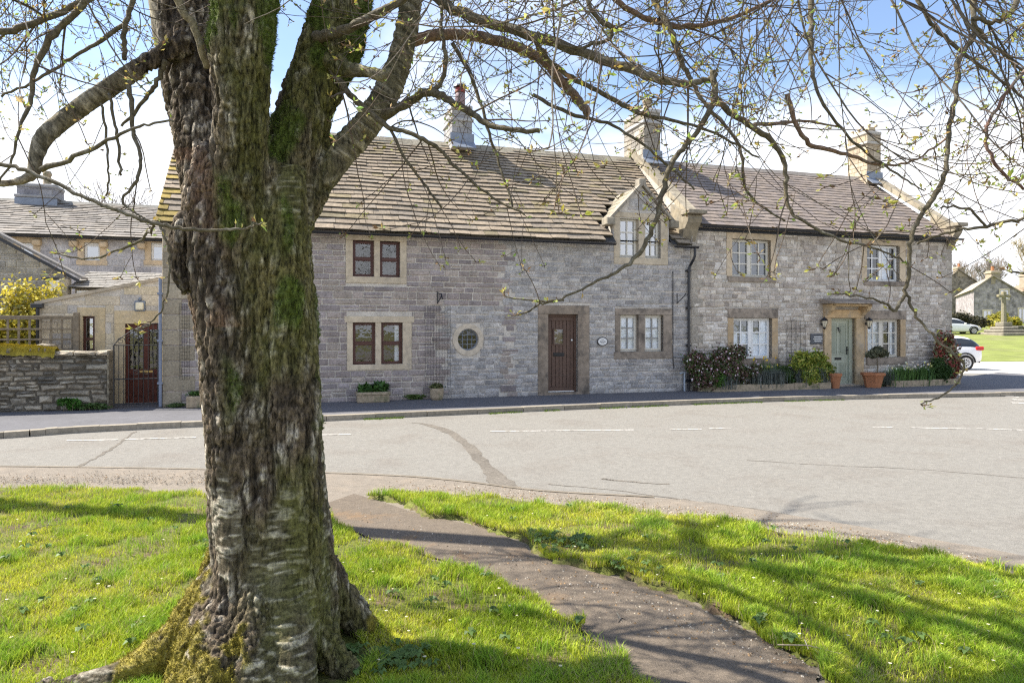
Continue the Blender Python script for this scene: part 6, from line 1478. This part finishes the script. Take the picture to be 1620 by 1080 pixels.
def tufts(name, par, mask, n, col, hgt, wid, seed):
    r = np.random.default_rng(seed); idx = np.where(mask > .45)[0]; k = r.choice(idx, n); p = V2[k]+r.normal(0, .004, (n, 3)); nm = NRM[k]+r.normal(0, .45, (n, 3)); nm /= np.linalg.norm(nm, axis=1)[:, None]
    a = np.cross(nm, r.normal(size=(n, 3))); a /= np.linalg.norm(a, axis=1)[:, None]; h = hgt*r.uniform(.4, 1.3, (n, 1)); w = wid*r.uniform(.6, 1.3, (n, 1))
    T = np.stack([p-a*w/2-nm*.003, p+a*w/2-nm*.003, p+nm*h+np.array((0, 0, 1))*h*.15], 1)
    m_ = bpy.data.meshes.new(name); m_.vertices.add(3*n); m_.vertices.foreach_set('co', T.astype(np.float32).ravel()); m_.loops.add(3*n); m_.loops.foreach_set('vertex_index', np.arange(3*n, dtype=np.int32)); m_.polygons.add(n); m_.polygons.foreach_set('loop_start', (np.arange(n)*3).astype(np.int32)); m_.update(calc_edges=True)
    cc_ = np.array(col)*r.uniform(.5, 1.5, (n, 1)); c = np.ones((n, 3, 4), np.float32); c[:, :, :3] = cc_[:, None]; t_ = m_.color_attributes.new('Col', 'FLOAT_COLOR', 'POINT'); t_.data.foreach_set('color', c.ravel()); m_.materials.append(m_moss)
    o = bpy.data.objects.new(name, m_); COL.objects.link(o); o.parent = par; o['kind'] = 'stuff'; return o
o = tufts('moss', trunk, gold, 60000, (.28, .235, .038), .011, .004, 5); o['label'] = 'golden moss on the root flare'
o = tufts('moss', trunk, green, 45000, (.095, .145, .02), .010, .004, 6); o['label'] = 'dark green moss below the fork'

# ---- branches
BC = (.115, .098, .062)
TW = MB(); BUD = MB(); tr = random.Random(99)
def proj(p): return CX+p.x*F/p.y, HY-(p.z-CAMZ)*F/p.y
def lim(px):
    if px < 240: return 440
    if px < 520: return 130
    if px < 640: return 380
    if px < 1120: return 470
    if px < 1330: return 440
    return 470
def soft(px): return 330 if px < 240 else (60 if px < 520 else (330 if px < 640 else (390 if px < 1150 else 375)))
LEAFC = [(.52, .50, .12), (.46, .48, .11), (.36, .42, .09), (.60, .56, .20), (.44, .40, .14)]
def bud(p, d, sz):
    side = d.orthogonal().normalized(); n = tr.choice((1, 1, 2, 2, 3)); 
    ax = (d*.5+Vector((tr.uniform(-1, 1), tr.uniform(-1, 1), tr.uniform(-.4, .9)))).normalized(); sl = sz*tr.uniform(.5, 1.2)
    e = p+ax*sl; TW.tube([p, e], [.0022, .0018], 3, (.16, .11, .07), cap=False)
    for k in range(n):
        c = [x*tr.uniform(.75, 1.2) for x in tr.choice(LEAFC)] if tr.random() < .82 else (.20, .12, .06)
        v = (ax*.8+Vector((tr.uniform(-1, 1), tr.uniform(-1, 1), tr.uniform(-.6, 1))) *.8).normalized(); L_ = sz*tr.uniform(.7, 1.6); w = v.cross(Vector((tr.uniform(-1, 1), tr.uniform(-1, 1), tr.uniform(-1, 1)))).normalized()*L_*.22
        m1 = e+v*L_*.5; up_ = v.cross(w).normalized()*L_*.12
        BUD.poly([e, m1+w+up_, e+v*L_, m1-w+up_], c)
def twig(p, d, L_, r, lv, mb, droop=.05, upt=.0, depthlim=(1.9, 6.5)):
    step = .055 if lv < 2 else .04; n = max(3, int(L_/step)); pts = [p.copy()]; rad = [r]; dd = d.normalized(); curl = Vector((tr.uniform(-1, 1), tr.uniform(-1, 1), tr.uniform(-1, 1)))*.05
    for i in range(n):
        t = i/n; g = -droop*(1-t*1.5); dd = (dd+curl+Vector((tr.gauss(0, .068), tr.gauss(0, .068), tr.gauss(0, .068)+g+upt*t))).normalized()
        np_ = pts[-1]+dd*step
        if not depthlim[0] < np_.y < depthlim[1]: break
        a, b = proj(np_)
        if b > lim(a): break
        if b > soft(a) and tr.random() < .055: break
        if 255 < a < 515 and b > 60 and np_.y < 3.9: break
        pts.append(np_); rad.append(max(r*(1-.7*(i+1)/n), .0016))
    if len(pts) < 3: return
    g = tr.uniform(.7, 1.25); c = (.115*g, .085*g, .062*g) if lv else (.12*g, .10*g, .072*g)
    loc = [inv @ q for q in pts]; mb.tube(loc, rad, 5 if r > .005 else 4, c, cap=False)
    for i in range(2, len(pts)):
        dl = (pts[i]-pts[i-1]).normalized()
        if lv >= 1 and tr.random() < (.30 if lv > 1 else .20): bud(loc[i], dl, tr.uniform(.010, .020))
        if lv < 3 and tr.random() < (.27, .13, .05)[lv]:
            s_ = (dl*.75+Vector((tr.uniform(-1, 1), tr.uniform(-1, 1), tr.uniform(-.9, .9)))*.85).normalized()
            twig(pts[i], s_, L_*tr.uniform(.3, .62)*(1-.4*i/len(pts)), rad[i]*.68, lv+1, TW, droop*.8, upt+.02)
    e = loc[-1]; dl = (pts[-1]-pts[-2]).normalized()
    if lv: bud(e, dl, .021); bud(e, dl, .017); bud(e, dl, .014)
branches = []
def branch(pts, n=9, nt=None, col=BC, ltw=(.35, .8), tdir=None, jitt=.05, prob=.3):
    """a branch along a traced course (photo column, row, width, distance), its own object, with twigs growing from it"""
    sp = smooth_line(pts, 6); loc = []; rad = []
    for q in sp:
        w = P(q[0], q[1], q[3]); w += Vector((tr.gauss(0, .003), tr.gauss(0, .003), tr.gauss(0, .003))); loc.append(w); rad.append(max(q[2]/2*q[3]/F*(1+tr.uniform(-.06, .1)), .0014))
    m = MB(); m.tube([inv @ w for w in loc], rad, n, col, jit=jitt); branches.append(m.build('branch', m_twig, cherry, smooth=True))
    for i in range(3, len(loc)):
        seg = (loc[i]-loc[i-1]).length; dl = (loc[i]-loc[i-1]).normalized()
        k = tr.random() < prob*seg/.06*(1.0 if nt is None else nt)
        if k:
            d = (dl*.6+Vector((tr.uniform(-1, 1), tr.uniform(-1, 1), tr.uniform(-1, .7)))).normalized(); twig(loc[i], d, tr.uniform(*ltw), max(.0022, min(rad[i]*.4, .0055)), 1, TW, .07, .03)
        if rad[i] < .007 and tr.random() < .25: bud(inv @ loc[i], dl, .017)
    if rad[-1] < .004: [bud(inv @ loc[-1], dl, .022) for _ in range(3)]
RD = (.20, .13, .085)
branch([(650, -45, 20, 3.8), (700, 5, 16, 3.6), (760, 32, 16, 3.5), (850, 60, 16, 3.35), (930, 87, 15, 3.2), (1000, 110, 14, 3.1), (1060, 130, 12, 3.0), (1100, 131, 10, 3.0), (1135, 118, 8, 3.0)])
branch([(640, 68, 20, 3.8), (680, 58, 18, 3.85), (720, 55, 17, 3.9), (770, 60, 17, 3.95), (830, 80, 16, 4.0), (865, 100, 15, 4.0), (890, 130, 15, 4.0), (912, 155, 14, 4.0), (931, 181, 13, 3.95)], col=RD)
branch([(845, 62, 9, 3.35), (868, 95, 8, 3.4), (912, 128, 8, 3.5), (960, 152, 7, 3.55), (1010, 180, 6, 3.6), (1060, 190, 5, 3.6), (1130, 210, 4, 3.6), (1200, 250, 3, 3.6)])
branch([(1128, 112, 10, 3.0), (1128, 165, 9, 2.98), (1097, 215, 8, 2.95), (1065, 255, 8, 2.92), (1050, 295, 8, 2.9), (1038, 345, 8, 2.88), (1015, 395, 7, 2.85), (975, 430, 5, 2.83), (930, 452, 4, 2.8), (880, 476, 3.4, 2.8), (852, 478, 3, 2.8)], nt=.6)
branch([(858, 477, 3, 2.8), (842, 490, 3, 2.8), (815, 500, 2.2, 2.8)], nt=.3); branch([(890, 474, 3, 2.8), (850, 476, 3, 2.8), (800, 470, 2, 2.8)], nt=.3)
branch([(1130, 150, 10, 3.0), (1160, 182, 9, 3.0), (1190, 200, 9, 3.0), (1232, 237, 8, 3.0), (1243, 275, 7, 2.98), (1245, 318, 6, 2.97), (1262, 345, 5, 2.95), (1330, 378, 4, 2.9), (1400, 398, 3, 2.9), (1440, 420, 2.2, 2.9)], nt=.7)
branch([(1245, 150, 8, 3.1), (1265, 207, 7, 3.1), (1290, 232, 7, 3.1), (1350, 246, 5.5, 3.1), (1400, 262, 4, 3.1), (1450, 252, 3.4, 3.1), (1500, 215, 3, 3.1)], nt=.7, col=RD)
branch([(1190, 197, 6, 3.0), (1230, 195, 6, 3.1), (1270, 193, 4, 3.2), (1330, 200, 3, 3.2)], nt=.7, col=RD)
branch([(1550, -90, 10, 3.0), (1542, 0, 8, 2.95), (1538, 60, 8, 2.9), (1515, 100, 7.5, 2.88), (1513, 150, 7.5, 2.86), (1503, 200, 7, 2.85), (1496, 260, 7, 2.84), (1480, 308, 8, 2.83), (1455, 342, 7, 2.82), (1440, 380, 7, 2.8), (1437, 430, 6.5, 2.8), (1430, 470, 5.5, 2.8), (1414, 490, 5, 2.78), (1400, 480, 3.6, 2.78), (1370, 470, 3, 2.76), (1325, 465, 2.4, 2.75)], nt=.35)
branch([(1433, 462, 4.6, 2.8), (1450, 500, 4.2, 2.78), (1480, 535, 4, 2.75), (1517, 566, 3.8, 2.72), (1525, 580, 3.5, 2.7), (1512, 610, 3, 2.7), (1480, 630, 2.5, 2.7), (1458, 638, 2, 2.7)], nt=.12)
branch([(1700, 330, 7, 2.7), (1620, 347, 5, 2.75), (1560, 357, 5, 2.8), (1505, 367, 4, 2.85), (1450, 385, 3, 2.9)], nt=.3)
branch([(1560, 357, 4, 2.8), (1530, 330, 3.5, 2.8), (1490, 328, 3, 2.82)], nt=.4)
branch([(1290, -60, 10, 3.3), (1284, 0, 9, 3.25), (1283, 60, 8, 3.2), (1287, 120, 6, 3.15), (1303, 165, 5, 3.1), (1350, 225, 4, 3.1), (1420, 275, 3.2, 3.05), (1460, 300, 2, 3.0)], nt=.8)
branch([(1020, -50, 12, 3.5), (1040, 10, 10, 3.5), (1062, 50, 9, 3.45), (1075, 90, 8, 3.4), (1092, 125, 7, 3.4), (1120, 170, 6, 3.35), (1170, 230, 5, 3.3), (1180, 300, 4, 3.3), (1240, 350, 3, 3.3)], nt=.8)
branch([(930, -60, 10, 3.7), (980, 5, 9, 3.7), (1040, 35, 9, 3.65), (1100, 42, 8, 3.6), (1180, 20, 6, 3.6), (1260, -20, 5, 3.6)], nt=.8, col=RD)
branch([(915, -40, 8, 3.2), (940, 20, 7, 3.2), (968, 48, 7, 3.2), (955, 66, 6, 3.2), (900, 75, 4, 3.2), (850, 50, 3, 3.2)], nt=.8)
branch([(845, 150, 6, 3.9), (900, 180, 6, 3.8), (960, 195, 5, 3.8), (1020, 230, 4, 3.7), (1060, 265, 4, 3.7), (1100, 300, 3, 3.6)], nt=.8)
branch([(598, 188, 16, 3.70), (645, 163, 14, 3.6), (676, 147, 13, 3.5), (700, 152, 12, 3.45), (740, 176, 10, 3.4), (770, 196, 9, 3.35), (810, 205, 8, 3.3), (855, 207, 7.5, 3.3)], nt=.5)
branch([(672, 148, 8, 3.5), (695, 135, 7, 3.5), (705, 100, 7, 3.5), (700, 50, 6, 3.5), (698, 10, 5, 3.5)], nt=.5)
branch([(520, 100, 12, 3.5), (545, 140, 10, 3.45), (575, 170, 9, 3.4), (610, 198, 8, 3.35), (650, 212, 7, 3.3), (690, 232, 6, 3.3), (720, 262, 5, 3.3), (770, 305, 4, 3.25), (830, 340, 3, 3.2)], nt=.8)
branch([(615, 200, 5, 3.35), (640, 250, 4.5, 3.3), (670, 290, 4, 3.3), (700, 330, 3, 3.25)], nt=.8)
branch([(500, 60, 20, 3.52), (540, 50, 16, 3.45), (590, 25, 14, 3.4), (635, 0, 12, 3.35), (700, -60, 10, 3.3)], nt=.3)
branch([(255, -60, 13, 3.2), (280, 0, 12, 3.2), (305, 40, 11, 3.2), (318, 75, 11, 3.22), (326, 108, 10, 3.26)], nt=.1, col=(.20, .17, .10))
branch([(-60, 245, 7, 2.6), (0, 258, 6.5, 2.6), (60, 277, 6.5, 2.6), (130, 310, 6, 2.6), (190, 335, 6, 2.6), (240, 352, 6.5, 2.6), (290, 361, 6, 2.6), (340, 364, 5, 2.62), (385, 362, 4, 2.62), (408, 356, 3, 2.62)], nt=.25)
branch([(245, 352, 5, 2.62), (230, 375, 4, 2.64), (190, 395, 3.6, 2.66), (130, 410, 3, 2.7), (90, 400, 2.4, 2.7)], nt=.6)
branch([(250, 354, 5, 2.6), (262, 375, 4, 2.6), (268, 420, 3.6, 2.6), (262, 470, 3, 2.6), (240, 510, 2.4, 2.6), (215, 520, 2, 2.6)], nt=.25)
branch([(180, -40, 10, 3.1), (135, 0, 9, 3.0), (60, 35, 10, 2.95), (0, 52, 10, 2.9), (-80, 70, 9, 2.85)], nt=.7)
branch([(150, -10, 11, 2.95), (118, 20, 10, 2.95), (80, 62, 10, 2.95), (55, 110, 8, 2.95), (50, 155, 7, 2.95), (30, 205, 5, 2.9), (15, 262, 3.5, 2.9), (-20, 310, 3, 2.9)], nt=.7)
branch([(220, -30, 9, 3.2), (203, 20, 8, 3.2), (197, 60, 8, 3.2), (197, 95, 7, 3.2)], nt=.6)
branch([(198, 38, 8, 3.2), (150, 70, 6, 3.2), (105, 98, 5, 3.2), (60, 125, 4.5, 3.2), (0, 152, 3.5, 3.2)], nt=.7)
branch([(262, 95, 8, 3.4), (245, 135, 7, 3.4), (228, 160, 6, 3.4), (193, 200, 4, 3.4)], nt=.4)
branch([(203, 130, 8, 3.25), (208, 175, 7, 3.2), (212, 215, 6, 3.2), (222, 250, 5.5, 3.15), (216, 285, 5, 3.1), (195, 320, 3.6, 3.1), (240, 352, 2.5, 3.0)], nt=.6)
branch([(65, 268, 9, 3.0), (130, 243, 7, 2.95), (190, 212, 5, 2.9), (235, 196, 4, 2.9), (275, 190, 3, 2.9)], nt=.7)
branch([(172, 150, 5, 3.2), (182, 200, 4.5, 3.2), (188, 240, 4.5, 3.2), (191, 278, 4, 3.2)], nt=.1)
branch([(160, 165, 4, 3.2), (168, 220, 4, 3.2), (172, 270, 3, 3.2), (168, 310, 2.6, 3.2)], nt=.5)
branch([(715, 70, 7, 3.9), (745, 120, 6, 3.85), (790, 85, 0, 3.8)][:2]+[(770, 200, 5, 3.8), (790, 260, 4, 3.8), (812, 330, 3, 3.7)], nt=.6)
branch([(1620, -30, 10, 2.9), (1600, 20, 8, 2.8), (1570, 35, 7, 2.8), (1540, 30, 6, 2.8), (1560, 60, 5, 2.8), (1590, 90, 4, 2.8), (1640, 130, 4, 2.8)], nt=.6)
branch([(1440, -40, 7, 3.1), (1462, 20, 6, 3.1), (1500, 65, 6, 3.1), (1545, 100, 5, 3.05), (1600, 140, 4, 3.0), (1660, 190, 3, 3.0)], nt=.7)
branch([(1640, 90, 6, 2.7), (1590, 150, 5, 2.7), (1560, 210, 5, 2.7), (1575, 260, 5, 2.7), (1620, 300, 4, 2.7)], nt=.8, col=(.17, .10, .08))
branch([(1700, 420, 6, 2.6), (1640, 430, 4, 2.6), (1600, 430, 3, 2.6)], nt=.2)
# upper branches just above the picture, carrying the hanging twigs
ups = [[(655, -70, 30, 3.86), (800, -150, 26, 3.9), (1000, -170, 20, 3.9), (1250, -150, 16, 3.8), (1550, -110, 11, 3.6), (1800, -60, 7, 3.4)],
       [(552, -90, 34, 3.76), (700, -190, 26, 3.6), (900, -190, 20, 3.3), (1200, -130, 14, 3.0), (1500, -100, 10, 2.8), (1750, -90, 7, 2.6)],
       [(575, -200, 34, 3.85), (760, -260, 26, 4.4), (1000, -210, 18, 5.0), (1300, -120, 12, 5.4), (1600, -60, 7, 5.6)],
       [(392, -100, 30, 3.28), (560, -240, 24, 2.9), (800, -240, 18, 2.6), (1100, -160, 12, 2.45), (1400, -120, 8, 2.4)],
       [(262, -120, 34, 3.68), (120, -170, 26, 3.6), (-60, -150, 18, 3.4), (-250, -90, 12, 3.2)],
       [(262, -130, 30, 3.68), (140, -200, 22, 4.2), (0, -150, 15, 4.7), (-150, -80, 9, 5.0)],
       [(270, -150, 28, 3.7), (210, -300, 22, 4.3), (120, -350, 17, 5.0), (0, -330, 12, 5.8), (-120, -300, 8, 6.4)],
       [(560, -160, 28, 3.8), (420, -330, 22, 4.5), (300, -340, 17, 5.2), (150, -300, 12, 6.0), (0, -260, 8, 6.4)],
       [(400, -220, 26, 3.25), (250, -230, 20, 2.9), (80, -170, 14, 2.7), (-100, -120, 9, 2.6)]]
for iu, u in enumerate(ups):
    branch(u, nt=1.3 if iu in (6, 7) else .25, ltw=(.5, 1.1) if iu in (6, 7) else (.4, .9))
    sp = smooth_line(u, 8)
    if iu in (5, 6, 7):
        for i in range(12, len(sp), 3):
            q = sp[i]; w = P(q[0], q[1], q[3]); m = MB()
            twig(w, Vector((tr.uniform(-1, .8), tr.uniform(-.6, .8), tr.uniform(-.2, .6))), tr.uniform(1.2, 2.2), tr.uniform(.014, .024), 0, m, .0, .02, (1.9, 9))
            if m.v: branches.append(m.build('branch', m_twig, cherry))
    for i in range(6, len(sp)):
        q = sp[i]; w = P(q[0], q[1], q[3])
        for _ in range(2 if q[0] > 650 else 1):
            if tr.random() < .50:
                m = MB(); d = Vector((tr.uniform(-.7, .9) if q[0] > 400 else tr.uniform(-.9, .6), tr.uniform(-.5, .5), tr.uniform(-1, -.25))).normalized()
                twig(w+Vector((tr.uniform(-.1, .1), tr.uniform(-.1, .1), 0)), d, tr.uniform(.8, 1.9), tr.uniform(.0035, .0065), 0, m, tr.uniform(-.01, .05), .05)
                if m.v and len(branches) < 99: branches.append(m.build('branch', m_twig, cherry))
                elif m.v:
                    base = len(TW.v); TW.v += m.v; TW.c += m.c; TW.m += m.m; TW.f += [tuple(k+base for k in f_) for f_ in m.f]
o = TW.build('twigs', m_twig, cherry); o['kind'] = 'stuff'
o = BUD.build('leaf_buds', m_leaf, cherry); o['kind'] = 'stuff'
print('CHERRY', nv, len(branches), len(TW.f), len(BUD.f))
# a slender tree on the lawn just outside the picture on the left; its shadow crosses the grass
st_ = thing('slender_tree', 'tall slender bare tree on the lawn beyond the left edge, casting the long shadow', 'tree', (-6.5, 6.85, 0))
m = MB(); m.tube([(0, 0, -.1), (.05, 0, 3), (.0, .05, 6), (.05, 0, 9.4)], [.19, .15, .135, .12], 10, (.2, .18, .14)); m.build('trunk', m_twig, st_)
m = MB(); r = random.Random(4)
def lg(p, d, L_, rad, lv):
    pts = [p]; dd = d
    for i in range(4): dd = (dd+Vector((r.uniform(-.2, .2), r.uniform(-.2, .2), r.uniform(-.1, .15)))).normalized(); pts.append(pts[-1]+dd*L_/4)
    m.tube(pts, [rad*(1-.1*i) for i in range(5)], 6, (.2, .18, .14), cap=False)
    if lv < 3:
        for q in range(3): lg(pts[r.choice((2, 3, 4, 4))], (dd+Vector((r.uniform(-1, 1), r.uniform(-1, 1), r.uniform(-.3, .7)))).normalized(), L_*.7, rad*.52, lv+1)
for d in ((.8, .2, .5), (-.5, .5, .9), (.2, -.9, .6), (.1, .1, 1)): lg(Vector((.05, 0, 9.2)), Vector(d).normalized(), 2.2, .10, 0)
m.build('crown', m_twig, st_)
# bits lying on the grass: fallen twigs, daisies, broad-leaved weeds
for i, (px, py, ln, a, lb) in enumerate(((48, 838, .22, .6, 'forked fallen twig on the lawn at the far left'), (188, 930, .12, .1, 'small dark fallen twig in the middle of the left lawn'), (300, 935, .24, 1.2, 'pale fallen twig beside the trunk'), (285, 958, .16, .2, 'second pale fallen twig just below it, beside the trunk'), (1230, 1019, .30, -.45, 'thin straw-coloured twig at the path edge'), (979, 984, .05, .5, 'short dark twig lying on the path'))):
    g_ = G(px, py, .03); m = MB(); d = Vector((math.cos(a), math.sin(a), .05)); m.tube([(0, 0, 0), d*ln*.5+Vector((0, .01, .015)), d*ln], [.004, .0035, .0015], 5, (.26, .22, .15) if i not in (1, 5) else (.1, .08, .06)); m.tube([d*ln*.5, d*ln*.6+Vector((-.03, .05, .03))], .003, 4, (.4, .36, .28))
    tag(m.build('fallen_twig', m_twig, loc=g_), lb, 'twig')
m = MB(); r = random.Random(8)
for i in range(150):
    px, py = r.uniform(0, 1620), r.uniform(790, 1075); g_ = G(px, py, .0)
    if not (inpoly(np.array([g_.x]), np.array([g_.y]), LPOLY)[0] or inpoly(np.array([g_.x]), np.array([g_.y]), RPOLY)[0]): continue
    z = .05+r.uniform(-.01, .02); R_ = r.uniform(.006, .010); ce = m.vert((g_.x, g_.y, z+.003), (.8, .6, .1)); rg = [m.vert((g_.x+R_*math.cos(k*.785), g_.y+R_*math.sin(k*.785), z), (.8, .8, .76)) for k in range(8)]
    for k in range(8): m.face([rg[k], rg[(k+1) % 8], ce])
tag(m.build('daisies', m_petal), 'tiny white daisies scattered through the grass', 'daisies', kind='stuff')
m = MB()
for i in range(220):
    t_ = r.random(); 
    if r.random() < .5: px, py = r.choice([(1180, 1000), (1120, 985), (560, 1045), (600, 1060), (640, 1050), (900, 865), (880, 860), (1000, 905), (1230, 1030)]); px += r.gauss(0, 26); py += r.gauss(0, 10)
    else: px, py = r.uniform(0, 1620), r.uniform(800, 1078)
    g_ = G(px, py, .0)
    if not (inpoly(np.array([g_.x]), np.array([g_.y]), LPOLY)[0] or inpoly(np.array([g_.x]), np.array([g_.y]), RPOLY)[0]): continue
    for k in range(7):
        a = r.uniform(0, 6.28); L_ = r.uniform(.03, .06); w = L_*.28; g2_ = r.uniform(.7, 1.2); c = (.12*g2_, .20*g2_, .05*g2_); x, y = g_.x, g_.y; ca, sa_ = math.cos(a), math.sin(a)
        m.poly([(x, y, .03), (x+ca*L_*.5-sa_*w, y+sa_*L_*.5+ca*w, .06), (x+ca*L_, y+sa_*L_, .045), (x+ca*L_*.5+sa_*w, y+sa_*L_*.5-ca*w, .06)], c)
tag(m.build('lawn_weeds', m_leaf), 'broad-leaved weed rosettes in the grass along the path', 'weeds', kind='stuff')

# grit and pebbles where the tarmac meets the grass
m = MB(); r = random.Random(23)
edge = [(600, 776), (700, 774), (800, 782), (900, 792), (1000, 801), (1100, 812), (1200, 825), (1300, 840), (1400, 856), (1500, 878), (1600, 900)]
def peb(g_, z, R_, c):
    i = [m.vert((g_.x+R_*math.cos(k*1.257+r.uniform(-.3, .3)), g_.y+R_*math.sin(k*1.257+r.uniform(-.3, .3)), z), c) for k in range(5)]; t_ = m.vert((g_.x, g_.y, z+R_*.8), c)
    for k in range(5): m.face([i[k], i[(k+1) % 5], t_])
for i in range(5200):
    if r.random() < .6:
        k = r.randrange(len(edge)-1); t_ = r.random(); px = edge[k][0]+(edge[k+1][0]-edge[k][0])*t_; py = edge[k][1]+(edge[k+1][1]-edge[k][1])*t_-abs(r.gauss(0, 7))+3
    elif r.random() < .5: px, py = r.uniform(0, 330), 766-abs(r.gauss(0, 9))
    else: px = r.uniform(560, 1300); py = 800+(px-560)*.34+r.gauss(0, 22)
    g_ = G(px, py, RZ+.05); q_ = r.uniform(.6, 1.3); c = [x*q_ for x in r.choice([(.30, .26, .2), (.22, .19, .15), (.38, .34, .28), (.16, .12, .08), (.26, .17, .09)])]
    peb(g_, RZ+.045 if py < 800+(px-560)*.3 else RZ+.06, r.uniform(.003, .011), c)
tag(m.build('grit', m_rub), 'loose grit and crumbs of soil where the tarmac meets the grass', 'grit', kind='stuff')
